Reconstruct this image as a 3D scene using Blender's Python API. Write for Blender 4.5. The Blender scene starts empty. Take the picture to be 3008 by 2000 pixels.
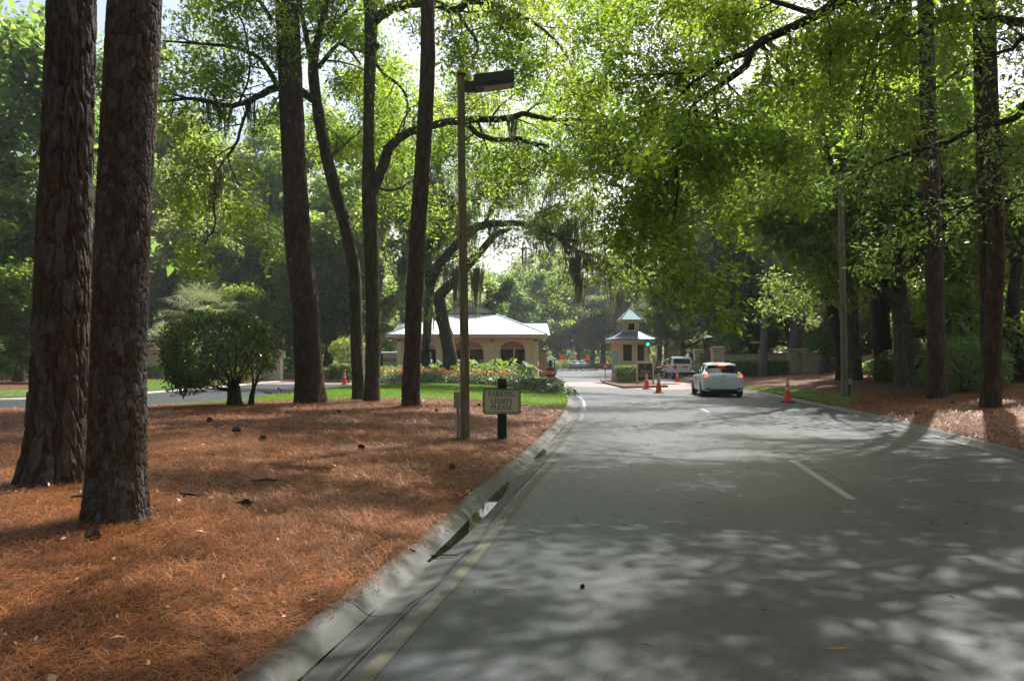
import bpy, math, random
import numpy as np
from mathutils import Vector

R = math.radians
random.seed(7)
rng = np.random.default_rng(7)
S = bpy.context.scene
COL = S.collection

# ------------------------------------------------------------------ camera, sky, sun, exposure
F = 2285.0          # focal length in photo pixels (18 mm on a 23.7 mm sensor)
EYE = 1.6
PITCH = math.atan(56 / F)
cam = bpy.data.cameras.new('camera')
cam.sensor_width = 36.0
cam.lens = 36.0 * F / 3008
cam.clip_end = 2000
cam.clip_start = 0.05
co = bpy.data.objects.new('camera', cam)
COL.objects.link(co)
co.location = (0, 0, EYE)
co.rotation_euler = (math.pi / 2 + PITCH, 0, 0)
S.camera = co

SUN_AZ, SUN_EL = 30.0, 54.0      # degrees right of straight ahead, above the horizon
sun_dir = Vector((math.sin(R(SUN_AZ)) * math.cos(R(SUN_EL)), math.cos(R(SUN_AZ)) * math.cos(R(SUN_EL)), math.sin(R(SUN_EL))))
W = bpy.data.worlds.new('World')
S.world = W
W.use_nodes = True
nt = W.node_tree
nt.nodes.clear()
sky = nt.nodes.new('ShaderNodeTexSky')
sky.sky_type = 'NISHITA'
sky.sun_disc = False
sky.sun_elevation = R(SUN_EL)
sky.sun_rotation = R(SUN_AZ)
sky.air_density = 1.2
sky.dust_density = 5.0
sky.ozone_density = 1.0
bg = nt.nodes.new('ShaderNodeBackground')
bg.inputs['Strength'].default_value = 0.115
wo = nt.nodes.new('ShaderNodeOutputWorld')
nt.links.new(sky.outputs[0], bg.inputs[0])
nt.links.new(bg.outputs[0], wo.inputs[0])
sl = bpy.data.lights.new('sun', 'SUN')
sl.energy = 5.0
sl.angle = R(0.55)
sl.color = (1.0, 0.97, 0.92)
so = bpy.data.objects.new('sun', sl)
COL.objects.link(so)
so.rotation_euler = (-sun_dir).to_track_quat('-Z', 'Y').to_euler()
so.location = (20, 30, 40)
S.view_settings.view_transform = 'Standard'
S.view_settings.look = 'None'
S.view_settings.exposure = 0.95
S.view_settings.gamma = 1.0
S.view_settings.use_curve_mapping = False
S.cycles.use_denoising = True
S.cycles.max_bounces = 8
S.cycles.diffuse_bounces = 4
S.cycles.glossy_bounces = 3
S.cycles.transmission_bounces = 6
S.cycles.transparent_max_bounces = 6
S.cycles.sample_clamp_indirect = 6.0
S.cycles.caustics_reflective = False
S.cycles.caustics_refractive = False


# ------------------------------------------------------------------ measured points: photo pixel -> place
def AT(px, py, D):
    """the point at depth D (metres ahead) seen at photo pixel px, py"""
    dx = (px - 1504) / F
    dz = (1000 - py) / F
    y = math.cos(PITCH) - dz * math.sin(PITCH)
    z = math.sin(PITCH) + dz * math.cos(PITCH)
    s = D / y
    return Vector((dx * s, D, EYE + z * s))


def G(px, py, z=0.0):
    """the point of the ground (height z or terrain) seen at a photo pixel"""
    D = 10.0
    dz = (1000 - py) / F
    k = (math.sin(PITCH) + dz * math.cos(PITCH)) / (math.cos(PITCH) - dz * math.sin(PITCH))
    zz = z if z is not None else 0.1
    for _ in range(1 if z is not None else 14):
        D = (zz - EYE) / k
        p = AT(px, py, D)
        if z is None:
            zz = 0.5 * zz + 0.5 * float(terrain(np.array([p.x]), np.array([p.y]))[0])
    return Vector((p.x, p.y, zz))


# ------------------------------------------------------------------ the paved areas (metres)
LEFT_EDGE = [(-3.1, -10), (-1.75, -1.5), (-0.86, 3.87), (-0.41, 6.33), (0.05, 9.4), (0.63, 12.9), (1.2, 16.8), (1.74, 20.8),
             (2.15, 24.9), (2.45, 28), (2.68, 31.5), (2.78, 35), (2.97, 43.5), (3.1, 50), (3.7, 58), (4.0, 75)]
RIGHT_EDGE = [(3.6, -10), (5.2, -1.5), (6.4, 4), (7.2, 8.2), (7.95, 12), (8.77, 16.5), (9.75, 21.6), (10.6, 28.6), (11.2, 34), (11.7, 40),
              (12.0, 46), (12.1, 52), (12.6, 56), (14.4, 59), (16.6, 62), (19.5, 70), (20, 90), (20, 138)]
MAIN = LEFT_EDGE + [(-8, 80), (-8, 138)] + RIGHT_EDGE[::-1]
EXIT_NEAR = [(-70, 12), (-40, 19.5), (-25, 22.6), (-18, 24.0), (-13.5, 25.4), (-11.4, 27.8), (-10.7, 32), (-9.9, 43.5), (-9.7, 55), (-9.9, 78)]
EXIT_FAR = [(-70, 19.5), (-40, 26.5), (-25, 29.2), (-20.5, 30.6), (-18.2, 33), (-17.2, 37), (-16.7, 45), (-16.6, 58), (-17, 78), (-17, 138)]
EXIT = EXIT_NEAR + [(-7, 80), (-7, 138)] + EXIT_FAR[::-1]


def smooth_poly(pts, n=6):
    out = []
    P = [np.array(p, float) for p in pts]
    for i in range(len(P) - 1):
        p0 = P[max(i - 1, 0)]; p1 = P[i]; p2 = P[i + 1]; p3 = P[min(i + 2, len(P) - 1)]
        for k in range(n):
            t = k / n
            out.append(0.5 * ((2 * p1) + (-p0 + p2) * t + (2 * p0 - 5 * p1 + 4 * p2 - p3) * t * t + (-p0 + 3 * p1 - 3 * p2 + p3) * t ** 3))
    out.append(P[-1])
    return np.array(out)


L_S = smooth_poly(LEFT_EDGE)
R_S = smooth_poly(RIGHT_EDGE)
EN_S = smooth_poly(EXIT_NEAR)
EF_S = smooth_poly(EXIT_FAR)
MAIN_P = np.vstack([L_S, [(-8, 80), (-8, 138)], R_S[::-1]])
EXIT_P = np.vstack([EN_S, [(-7, 80), (-7, 138)], EF_S[::-1]])


def poly_sd(x, y, P):
    """signed distance to polygon, negative inside"""
    x = np.asarray(x, float); y = np.asarray(y, float)
    d = np.full(x.shape, 1e9); inside = np.zeros(x.shape, bool)
    n = len(P)
    for i in range(n):
        ax, ay = P[i]; bx, by = P[(i + 1) % n]
        ex, ey = bx - ax, by - ay
        L2 = ex * ex + ey * ey + 1e-12
        t = np.clip(((x - ax) * ex + (y - ay) * ey) / L2, 0, 1)
        d = np.minimum(d, (x - ax - t * ex) ** 2 + (y - ay - t * ey) ** 2)
        c = ((ay > y) != (by > y)) & (x < (bx - ax) * (y - ay) / (by - ay + 1e-12) + ax)
        inside ^= c
    d = np.sqrt(d)
    return np.where(inside, -d, d)


def sstep(a, b, x):
    t = np.clip((x - a) / (b - a), 0, 1)
    return t * t * (3 - 2 * t)


def vnoise(x, y, s=1.0, seed=0):
    """smooth value noise"""
    x = np.asarray(x) / s; y = np.asarray(y) / s
    xi = np.floor(x).astype(int); yi = np.floor(y).astype(int)
    fx = x - xi; fy = y - yi
    fx = fx * fx * (3 - 2 * fx); fy = fy * fy * (3 - 2 * fy)

    def h(a, b):
        v = np.sin(a * 127.1 + b * 311.7 + seed * 74.7) * 43758.5453
        return v - np.floor(v)
    return (h(xi, yi) * (1 - fx) + h(xi + 1, yi) * fx) * (1 - fy) + (h(xi, yi + 1) * (1 - fx) + h(xi + 1, yi + 1) * fx) * fy


KERB_W = 0.46


def terrain(x, y):
    sd = np.minimum(poly_sd(x, y, MAIN_P), poly_sd(x, y, EXIT_P))
    e = sd - KERB_W
    right = sstep(5, 8, x)
    h = 0.070 + 0.15 * sstep(0, 4.5, e) * (1 - right) + right * (0.16 * sstep(0, 1.2, e) + 0.42 * sstep(1, 9, e))
    h = h + 0.07 * (vnoise(x, y, 2.3, 3) - 0.5) * sstep(0.3, 2.5, e) + 0.03 * (vnoise(x, y, 0.7, 5) - 0.5) * sstep(0.1, 1.0, e)
    return np.where(e < -0.02, -0.25 + 0 * h, h)


# ------------------------------------------------------------------ air
HAZE = 0.0004


# ------------------------------------------------------------------ object helpers
def tag(o, label=None, cat=None, group=None, kind=None):
    if label: o['label'] = label
    if cat: o['category'] = cat
    if group: o['group'] = group
    if kind: o['kind'] = kind
    return o


def thing(name, label, cat, loc=(0, 0, 0), rz=0.0, group=None):
    o = bpy.data.objects.new(name, None)
    COL.objects.link(o)
    o.empty_display_size = 0.2
    o.location = loc
    o.rotation_euler = (0, 0, rz)
    return tag(o, label, cat, group)


class MB:
    """collects faces; every call may carry its own material slot"""
    def __init__(s):
        s.v = []; s.f = []; s.m = []; s.n = 0

    def add(s, V, Fc, m=0):
        V = np.asarray(V, float).reshape(-1, 3)
        s.v.append(V)
        for f in Fc:
            s.f.append([i + s.n for i in f]); s.m.append(m)
        s.n += len(V)
        return s

    def box(s, c, d, rz=0.0, m=0, rx=0.0, ry=0.0):
        c = np.array(c, float); hx, hy, hz = d[0] / 2, d[1] / 2, d[2] / 2
        V = np.array([(-hx, -hy, -hz), (hx, -hy, -hz), (hx, hy, -hz), (-hx, hy, -hz), (-hx, -hy, hz), (hx, -hy, hz), (hx, hy, hz), (-hx, hy, hz)])
        if rx or ry or rz:
            from mathutils import Euler
            M = np.array(Euler((rx, ry, rz)).to_matrix())
            V = V @ M.T
        return s.add(V + c, [(0, 3, 2, 1), (4, 5, 6, 7), (0, 1, 5, 4), (1, 2, 6, 5), (2, 3, 7, 6), (3, 0, 4, 7)], m)

    def prism(s, pts, z0, z1, m=0):
        """pts ccw in plan"""
        n = len(pts)
        V = [(p[0], p[1], z0) for p in pts] + [(p[0], p[1], z1) for p in pts]
        Fc = [tuple(range(n))[::-1], tuple(range(n, 2 * n))] + [(i, (i + 1) % n, (i + 1) % n + n, i + n) for i in range(n)]
        return s.add(V, Fc, m)

    def slab(s, pts, off, m=0):
        """a polygon of 3-D points thickened by the vector off"""
        n = len(pts); A = np.array(pts, float); B = A + np.array(off, float)
        Fc = [tuple(range(n))[::-1], tuple(range(n, 2 * n))] + [(i, (i + 1) % n, (i + 1) % n + n, i + n) for i in range(n)]
        return s.add(np.vstack([A, B]), Fc, m)

    def lathe(s, prof, c=(0, 0, 0), n=16, m=0, axis='z'):
        V = []
        for r, z in prof:
            for k in range(n):
                a = 2 * math.pi * k / n
                p = (r * math.cos(a), r * math.sin(a), z)
                if axis == 'x': p = (z, p[0], p[1])
                if axis == 'y': p = (p[0], z, p[1])
                V.append((p[0] + c[0], p[1] + c[1], p[2] + c[2]))
        Fc = []
        for i in range(len(prof) - 1):
            for k in range(n):
                k2 = (k + 1) % n
                Fc.append((i * n + k, i * n + k2, (i + 1) * n + k2, (i + 1) * n + k))
        Fc.append(tuple(range(n))[::-1]); Fc.append(tuple(range((len(prof) - 1) * n, len(prof) * n)))
        return s.add(V, Fc, m)

    def build(s, name, mat, parent=None, smooth=False, bevel=0):
        V = np.vstack(s.v) if s.v else np.zeros((0, 3))
        me = bpy.data.meshes.new(name)
        me.from_pydata(V.tolist(), [], s.f)
        mats = mat if isinstance(mat, (list, tuple)) else [mat]
        for mm in mats: me.materials.append(mm)
        if len(mats) > 1: me.polygons.foreach_set('material_index', s.m)
        if smooth: me.polygons.foreach_set('use_smooth', [True] * len(me.polygons))
        me.update()
        o = bpy.data.objects.new(name, me)
        COL.objects.link(o)
        if parent: o.parent = parent
        if bevel:
            b = o.modifiers.new('bevel', 'BEVEL'); b.width = bevel; b.segments = 2; b.limit_method = 'ANGLE'
        return o


def fastmesh(name, V, Q, mat, parent=None, smooth=False, loc=None, T=None):
    """V (n,3), Q (m,4) quads and T (k,3) triangles as numpy arrays"""
    me = bpy.data.meshes.new(name)
    V = np.ascontiguousarray(V, np.float32)
    parts = []
    starts = []
    tot = []
    n = 0
    if Q is not None and len(Q):
        parts.append(np.asarray(Q, np.int32).ravel()); starts.append(np.arange(len(Q)) * 4); tot.append(np.full(len(Q), 4)); n = len(Q) * 4
    if T is not None and len(T):
        parts.append(np.asarray(T, np.int32).ravel()); starts.append(n + np.arange(len(T)) * 3); tot.append(np.full(len(T), 3))
    loops = np.concatenate(parts); st = np.concatenate(starts)
    me.vertices.add(len(V)); me.vertices.foreach_set('co', V.ravel())
    me.loops.add(len(loops)); me.loops.foreach_set('vertex_index', loops)
    me.polygons.add(len(st)); me.polygons.foreach_set('loop_start', st.astype(np.int32))
    if smooth: me.polygons.foreach_set('use_smooth', np.ones(len(st), bool))
    me.materials.append(mat)
    me.update(calc_edges=True)
    me.validate()
    o = bpy.data.objects.new(name, me)
    COL.objects.link(o)
    if parent: o.parent = parent
    if loc is not None: o.location = loc
    return o


def copy_tree(o, parent=None):
    c = o.copy(); COL.objects.link(c)
    if parent: c.parent = parent
    for ch in list(o.children): copy_tree(ch, c)
    return c


# ------------------------------------------------------------------ materials
def mat(name):
    m = bpy.data.materials.new(name); m.use_nodes = True
    N = m.node_tree.nodes; b = N['Principled BSDF']
    return m, N, m.node_tree.links, b


def noise(N, L, scale, detail=4, rough=0.55, src=None, stretch=None, coord='Object'):
    tc = N.new('ShaderNodeTexCoord'); n = N.new('ShaderNodeTexNoise')
    n.inputs['Scale'].default_value = scale; n.inputs['Detail'].default_value = detail; n.inputs['Roughness'].default_value = rough
    if stretch:
        mp = N.new('ShaderNodeMapping'); mp.inputs['Scale'].default_value = stretch
        L.new(tc.outputs[coord], mp.inputs[0]); L.new(mp.outputs[0], n.inputs[0])
    else:
        L.new(tc.outputs[coord], n.inputs[0])
    return n


def ramp(N, L, src, stops):
    r = N.new('ShaderNodeValToRGB')
    e = r.color_ramp.elements
    while len(e) > 1: e.remove(e[-1])
    for i, (p, c) in enumerate(stops):
        x = e[0] if i == 0 else e.new(p)
        x.position = p; x.color = (*c, 1)
    L.new(src, r.inputs[0])
    return r


def mixc(N, L, a, b, fac, mode='MIX'):
    m = N.new('ShaderNodeMix'); m.data_type = 'RGBA'; m.blend_type = mode
    for v, i in ((fac, 0), (a, 6), (b, 7)):
        if hasattr(v, 'links'): L.new(v, m.inputs[i])
        else: m.inputs[i].default_value = v if i == 0 else (*v, 1)
    return m.outputs[2]


def bump(N, L, b, h, strength=0.5, dist=0.02, prev=None):
    n = N.new('ShaderNodeBump'); n.inputs['Strength'].default_value = strength; n.inputs['Distance'].default_value = dist
    L.new(h, n.inputs['Height'])
    if prev: L.new(prev, n.inputs['Normal'])
    L.new(n.outputs[0], b.inputs['Normal'])
    return n.outputs[0]


def plain(name, c, rough=0.6, metal=0.0, var=0.12, scale=6, bs=0.0, spec=0.5, dirt=None):
    m, N, L, b = mat(name)
    n = noise(N, L, scale, 5)
    r = ramp(N, L, n.outputs[0], [(0.25, [v * (1 - var) for v in c]), (0.75, [min(1, v * (1 + var)) for v in c])])
    col = r.outputs[0]
    if dirt:
        n3 = noise(N, L, 1.7, 6, 0.7)
        k = ramp(N, L, n3.outputs[0], [(0.52, (0, 0, 0)), (0.72, (0.6, 0.6, 0.6))])
        col = mixc(N, L, col, dirt, k.outputs[0])
    L.new(col, b.inputs['Base Color'])
    b.inputs['Roughness'].default_value = rough; b.inputs['Metallic'].default_value = metal
    b.inputs['Specular IOR Level'].default_value = spec
    if bs:
        n2 = noise(N, L, scale * 8, 4)
        bump(N, L, b, n2.outputs[0], bs, 0.01)
    return m


def leaf_mat(name, c, t, var=0.35, rough=0.42, tmix=0.5, yellow=0.0):
    """leaf blade: reflects c, lets t through; every leaf its own tone"""
    m, N, L, b = mat(name)
    geo = N.new('ShaderNodeNewGeometry'); oi = N.new('ShaderNodeObjectInfo')
    add = N.new('ShaderNodeMath'); add.operation = 'FRACT'
    ad = N.new('ShaderNodeMath'); ad.operation = 'ADD'
    L.new(geo.outputs['Random Per Island'], ad.inputs[0]); L.new(oi.outputs['Random'], ad.inputs[1]); L.new(ad.outputs[0], add.inputs[0])
    big = noise(N, L, 0.55, 2)
    mx = N.new('ShaderNodeMath'); mx.operation = 'MULTIPLY_ADD'; mx.inputs[1].default_value = 0.55
    sb = N.new('ShaderNodeMath'); sb.operation = 'MULTIPLY'; sb.inputs[1].default_value = 0.45
    L.new(big.outputs[0], sb.inputs[0]); L.new(add.outputs[0], mx.inputs[0]); L.new(sb.outputs[0], mx.inputs[2])

    def two(cc):
        lo = [v * (1 - var) for v in cc]; hi = [v * (1 + var) for v in cc]
        hi[0] *= 1 + yellow + 0.25
        return ramp(N, L, mx.outputs[0], [(0.15, lo), (0.55, cc), (0.92, hi)]).outputs[0]
    L.new(two(c), b.inputs['Base Color'])
    b.inputs['Roughness'].default_value = rough
    b.inputs['Specular IOR Level'].default_value = 0.5
    tr = N.new('ShaderNodeBsdfTranslucent'); L.new(two(t), tr.inputs[0])
    ms = N.new('ShaderNodeMixShader'); ms.inputs[0].default_value = tmix
    L.new(b.outputs[0], ms.inputs[1]); L.new(tr.outputs[0], ms.inputs[2])
    L.new(ms.outputs[0], N['Material Output'].inputs[0])
    return m


def bark_mat(name, c1, c2, c3, scale=9, strength=0.8, moss=0.0):
    m, N, L, b = mat(name)
    n1 = noise(N, L, scale, 6, 0.65, stretch=(1, 1, 0.28))
    n2 = noise(N, L, scale * 0.35, 3, 0.5, stretch=(1, 1, 0.4))
    tc = N.new('ShaderNodeTexCoord'); mp = N.new('ShaderNodeMapping'); mp.inputs['Scale'].default_value = (1, 1, 0.3)
    vo = N.new('ShaderNodeTexVoronoi'); vo.feature = 'DISTANCE_TO_EDGE'; vo.inputs['Scale'].default_value = scale * 1.1
    wob = N.new('ShaderNodeMixRGB'); wob.inputs[0].default_value = 0.06
    L.new(tc.outputs['Object'], mp.inputs[0]); L.new(mp.outputs[0], wob.inputs[1]); L.new(n1.outputs[1], wob.inputs[2]); L.new(wob.outputs[0], vo.inputs['Vector'])
    r = ramp(N, L, n1.outputs[0], [(0.3, c1), (0.52, c2), (0.72, c3)])
    col = r.outputs[0]
    if moss:
        k = ramp(N, L, n2.outputs[0], [(0.5, (0, 0, 0)), (0.7, (moss, moss, moss))])
        col = mixc(N, L, col, (0.055, 0.075, 0.028), k.outputs[0])
    L.new(col, b.inputs['Base Color'])
    b.inputs['Roughness'].default_value = 0.9; b.inputs['Specular IOR Level'].default_value = 0.2
    cr = ramp(N, L, vo.outputs['Distance'], [(0.0, (0, 0, 0)), (0.16, (1, 1, 1))])
    p = bump(N, L, b, cr.outputs[0], strength, 0.02)
    bump(N, L, b, n1.outputs[0], strength * 0.8, 0.02, p)
    return m


M = {}
M['leaf_bright'] = leaf_mat('bright oak leaf', (0.068, 0.115, 0.024), (0.40, 0.60, 0.055), yellow=0.2, tmix=0.6)
M['leaf_mid'] = leaf_mat('oak leaf', (0.068, 0.110, 0.034), (0.33, 0.50, 0.08), yellow=0.2, tmix=0.55)
M['leaf_dark'] = leaf_mat('evergreen leaf', (0.060, 0.105, 0.038), (0.28, 0.46, 0.08), yellow=0.15)
M['leaf_grey'] = leaf_mat('grey green leaf', (0.15, 0.19, 0.085), (0.45, 0.56, 0.17), yellow=0.1, rough=0.35)
M['leaf_pine'] = leaf_mat('pine needle', (0.075, 0.12, 0.045), (0.25, 0.38, 0.09), yellow=0.1, tmix=0.35)
M['leaf_camellia'] = leaf_mat('camellia leaf', (0.052, 0.10, 0.028), (0.20, 0.34, 0.035), rough=0.3, tmix=0.35)
M['leaf_hedge'] = leaf_mat('hedge leaf', (0.055, 0.09, 0.025), (0.18, 0.28, 0.04), rough=0.4)
M['leaf_lime'] = leaf_mat('lime leaf', (0.10, 0.15, 0.03), (0.34, 0.46, 0.06), yellow=0.3)
M['leaf_palm'] = leaf_mat('palmetto leaf', (0.17, 0.21, 0.12), (0.36, 0.42, 0.16), rough=0.35, var=0.35, tmix=0.3)
M['leaf_ear'] = leaf_mat('elephant ear leaf', (0.06, 0.115, 0.04), (0.26, 0.42, 0.05), rough=0.6, tmix=0.5)
M['leaf_cool'] = leaf_mat('cool green bedding leaf', (0.09, 0.14, 0.085), (0.13, 0.2, 0.08), rough=0.35, var=0.5)
M['petal'] = leaf_mat('orange petal', (0.34, 0.13, 0.025), (0.42, 0.18, 0.03), var=0.6)
M['moss'] = leaf_mat('spanish moss', (0.17, 0.175, 0.115), (0.22, 0.22, 0.12), rough=0.9, tmix=0.4, var=0.25)
M['bark_pine'] = bark_mat('pine bark', (0.032, 0.022, 0.017), (0.078, 0.051, 0.038), (0.15, 0.11, 0.088), 11)
M['bark_oak'] = bark_mat('oak bark', (0.035, 0.030, 0.022), (0.085, 0.075, 0.055), (0.17, 0.155, 0.12), 12, 0.6, moss=0.55)
M['bark_grey'] = bark_mat('grey bark', (0.07, 0.058, 0.05), (0.15, 0.13, 0.115), (0.26, 0.23, 0.21), 10, 0.6)
M['bark_dark'] = bark_mat('dark limb bark', (0.018, 0.014, 0.011), (0.045, 0.034, 0.027), (0.09, 0.075, 0.06), 14, 0.6, moss=0.25)


# bark of the two nearest pines: plates are geometry, each with its own tone
def plate_bark():
    m, N, L, b = mat('plated pine bark')
    at = N.new('ShaderNodeAttribute'); at.attribute_name = 'plate'
    n1 = noise(N, L, 26, 7, 0.7, stretch=(1, 1, 0.45))
    n2 = noise(N, L, 3.0, 4, 0.6)
    r = ramp(N, L, at.outputs['Fac'], [(0.15, (0.055, 0.031, 0.022)), (0.4, (0.085, 0.050, 0.036)), (0.6, (0.085, 0.070, 0.062)), (0.85, (0.125, 0.118, 0.118))])
    r2 = ramp(N, L, n1.outputs[0], [(0.28, (0.40, 0.36, 0.34)), (0.5, (0.95, 0.92, 0.9)), (0.72, (1.75, 1.7, 1.65))])
    c = mixc(N, L, r.outputs[0], r2.outputs[0], 1.0, 'MULTIPLY')
    k = ramp(N, L, n2.outputs[0], [(0.55, (0, 0, 0)), (0.75, (0.55, 0.55, 0.55))])
    c = mixc(N, L, c, (0.075, 0.085, 0.055), k.outputs[0])
    L.new(c, b.inputs['Base Color']); b.inputs['Roughness'].default_value = 0.85; b.inputs['Specular IOR Level'].default_value = 0.3
    bump(N, L, b, n1.outputs[0], 0.9, 0.012)
    return m


M['bark_plate'] = plate_bark()


def asphalt():
    m, N, L, b = mat('asphalt')
    big = noise(N, L, 0.35, 5, 0.6)
    fine = noise(N, L, 75, 4, 0.7)
    mid = noise(N, L, 7, 6, 0.7)
    r = ramp(N, L, big.outputs[0], [(0.3, (0.025, 0.032, 0.038)), (0.7, (0.039, 0.048, 0.055))])
    r2 = ramp(N, L, fine.outputs[0], [(0.3, (0.5, 0.5, 0.5)), (0.55, (1, 1, 1)), (0.75, (1.9, 1.9, 1.9))])
    c = mixc(N, L, r.outputs[0], r2.outputs[0], 1.0, 'MULTIPLY')
    r3 = ramp(N, L, mid.outputs[0], [(0.35, (0.86, 0.86, 0.86)), (0.65, (1.06, 1.06, 1.06))])
    c = mixc(N, L, c, r3.outputs[0], 1.0, 'MULTIPLY')
    # lane wear: the tyre tracks are a little smoother and paler; long dark oil and patch stains
    st = noise(N, L, 1.0, 5, 0.65, stretch=(1.2, 0.16, 1))
    r4 = ramp(N, L, st.outputs[0], [(0.36, (0.7, 0.7, 0.7)), (0.5, (1, 1, 1)), (0.7, (1.18, 1.18, 1.16))])
    c = mixc(N, L, c, r4.outputs[0], 0.8, 'MULTIPLY')
    L.new(c, b.inputs['Base Color'])
    rr = ramp(N, L, mid.outputs[0], [(0.3, (0.36, 0.36, 0.36)), (0.7, (0.50, 0.50, 0.50))])
    L.new(rr.outputs[0], b.inputs['Roughness'])
    b.inputs['Specular IOR Level'].default_value = 0.5
    bump(N, L, b, fine.outputs[0], 0.7, 0.006)
    return m


M['asphalt'] = asphalt()
M['paver'] = plain('brick pavers', (0.22, 0.135, 0.115), 0.6, var=0.25, scale=9, bs=0.3)
M['yellow_paint'] = plain('worn yellow paint', (0.060, 0.055, 0.032), 0.6, var=0.3, scale=22, bs=0.3, dirt=(0.10, 0.10, 0.09))
M['white_paint'] = plain('worn white paint', (0.26, 0.27, 0.26), 0.6, var=0.2, scale=25, bs=0.3, dirt=(0.16, 0.16, 0.16))
M['tar'] = plain('tar seam', (0.018, 0.018, 0.018), 0.55)
M['seam'] = plain('joint line', (0.055, 0.056, 0.057), 0.6)


def concrete(name, c=(0.22, 0.215, 0.19)):
    m, N, L, b = mat(name)
    n = noise(N, L, 2.2, 7, 0.7); f = noise(N, L, 90, 3)
    r = ramp(N, L, n.outputs[0], [(0.3, [v * 0.55 for v in c]), (0.5, c), (0.75, [v * 1.15 for v in c])])
    r2 = ramp(N, L, f.outputs[0], [(0.3, (0.75, 0.75, 0.75)), (0.6, (1.05, 1.05, 1.05))])
    L.new(mixc(N, L, r.outputs[0], r2.outputs[0], 1.0, 'MULTIPLY'), b.inputs['Base Color'])
    b.inputs['Roughness'].default_value = 0.62
    bump(N, L, b, f.outputs[0], 0.35, 0.006)
    return m


M['kerb'] = concrete('kerb concrete')
M['kerb_old'] = concrete('stained kerb concrete', (0.052, 0.054, 0.048))


def water():
    m, N, L, b = mat('puddle water')
    b.inputs['Base Color'].default_value = (0.010, 0.010, 0.006, 1)
    b.inputs['Roughness'].default_value = 0.03
    b.inputs['IOR'].default_value = 1.33; b.inputs['Specular IOR Level'].default_value = 0.7
    n = noise(N, L, 9, 2)
    bump(N, L, b, n.outputs[0], 0.02, 0.01)
    return m


M['water'] = water()


def straw_ground():
    m, N, L, b = mat('pine straw ground')
    n1 = noise(N, L, 55, 8, 0.75, stretch=(1, 1, 1)); n2 = noise(N, L, 1.1, 5, 0.6); n3 = noise(N, L, 14, 6, 0.7)
    n4 = noise(N, L, 40, 5, 0.7, stretch=(0.25, 1, 1))
    r = ramp(N, L, n1.outputs[0], [(0.28, (0.022, 0.010, 0.004)), (0.48, (0.098, 0.036, 0.008)), (0.62, (0.20, 0.078, 0.021)), (0.78, (0.32, 0.19, 0.095))])
    r4 = ramp(N, L, n4.outputs[0], [(0.3, (0.5, 0.45, 0.4)), (0.65, (1.25, 1.2, 1.2))])
    c = mixc(N, L, r.outputs[0], r4.outputs[0], 0.8, 'MULTIPLY')
    r2 = ramp(N, L, n2.outputs[0], [(0.3, (0.72, 0.66, 0.62)), (0.7, (1.12, 1.08, 1.05))])
    c = mixc(N, L, c, r2.outputs[0], 1.0, 'MULTIPLY')
    L.new(c, b.inputs['Base Color']); b.inputs['Roughness'].default_value = 0.8
    b.inputs['Specular IOR Level'].default_value = 0.3
    p = bump(N, L, b, n3.outputs[0], 0.9, 0.05)
    bump(N, L, b, n1.outputs[0], 1.0, 0.02, p)
    return m


M['straw_ground'] = straw_ground()
M['straw'] = leaf_mat('pine straw needle', (0.285, 0.104, 0.023), (0.29, 0.115, 0.022), var=0.75, rough=0.5, tmix=0.15)
M['litter'] = leaf_mat('dry leaf litter', (0.42, 0.27, 0.15), (0.3, 0.16, 0.05), var=0.55, rough=0.5, tmix=0.15)


def grass_m():
    m, N, L, b = mat('lawn turf')
    n1 = noise(N, L, 90, 5, 0.7); n2 = noise(N, L, 0.9, 4)
    r = ramp(N, L, n1.outputs[0], [(0.3, (0.030, 0.065, 0.008)), (0.7, (0.085, 0.165, 0.018))])
    r2 = ramp(N, L, n2.outputs[0], [(0.3, (0.8, 0.85, 0.8)), (0.7, (1.1, 1.05, 1.0))])
    L.new(mixc(N, L, r.outputs[0], r2.outputs[0], 1.0, 'MULTIPLY'), b.inputs['Base Color'])
    b.inputs['Roughness'].default_value = 0.75
    bump(N, L, b, n1.outputs[0], 0.8, 0.02)
    return m


M['turf'] = grass_m()
M['blade'] = leaf_mat('grass blade', (0.075, 0.150, 0.014), (0.24, 0.42, 0.03), var=0.3, tmix=0.5, rough=0.5)
M['stucco'] = plain('tan stucco', (0.62, 0.50, 0.36), 0.85, var=0.06, scale=3, bs=0.15)
M['stucco_pale'] = plain('pale yellow stucco', (0.72, 0.67, 0.43), 0.85, var=0.05, scale=3, bs=0.12)
M['stucco_pink'] = plain('pink tan stucco', (0.55, 0.37, 0.25), 0.85, var=0.06, scale=3)
M['trim'] = plain('cream trim', (0.66, 0.61, 0.48), 0.6, var=0.05)
M['cap'] = plain('brick coping', (0.20, 0.10, 0.065), 0.8, var=0.3, scale=12, bs=0.3)
M['cap_tan'] = plain('tan brick coping', (0.36, 0.22, 0.14), 0.8, var=0.2, scale=12)
M['roof'] = plain('pale metal roof', (0.62, 0.66, 0.68), 0.35, metal=0.3, var=0.05, scale=2)
M['roof_blue'] = plain('grey blue metal roof', (0.12, 0.21, 0.22), 0.4, metal=0.4, var=0.08)
M['dark_metal'] = plain('dark metal', (0.025, 0.03, 0.03), 0.45, metal=0.3)
M['green_metal'] = plain('dark green metal', (0.012, 0.04, 0.038), 0.45, metal=0.2)
M['bronze'] = plain('bronze lamp housing', (0.045, 0.040, 0.036), 0.55)
M['lens'] = plain('frosted lamp lens', (0.32, 0.28, 0.20), 0.35)
M['galv'] = plain('grey galvanised steel', (0.30, 0.31, 0.32), 0.5, metal=0.4)
M['conduit'] = plain('grey plastic box', (0.34, 0.34, 0.34), 0.5)
M['white_gloss'] = plain('white car paint', (0.82, 0.83, 0.84), 0.22, var=0.02)
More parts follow.
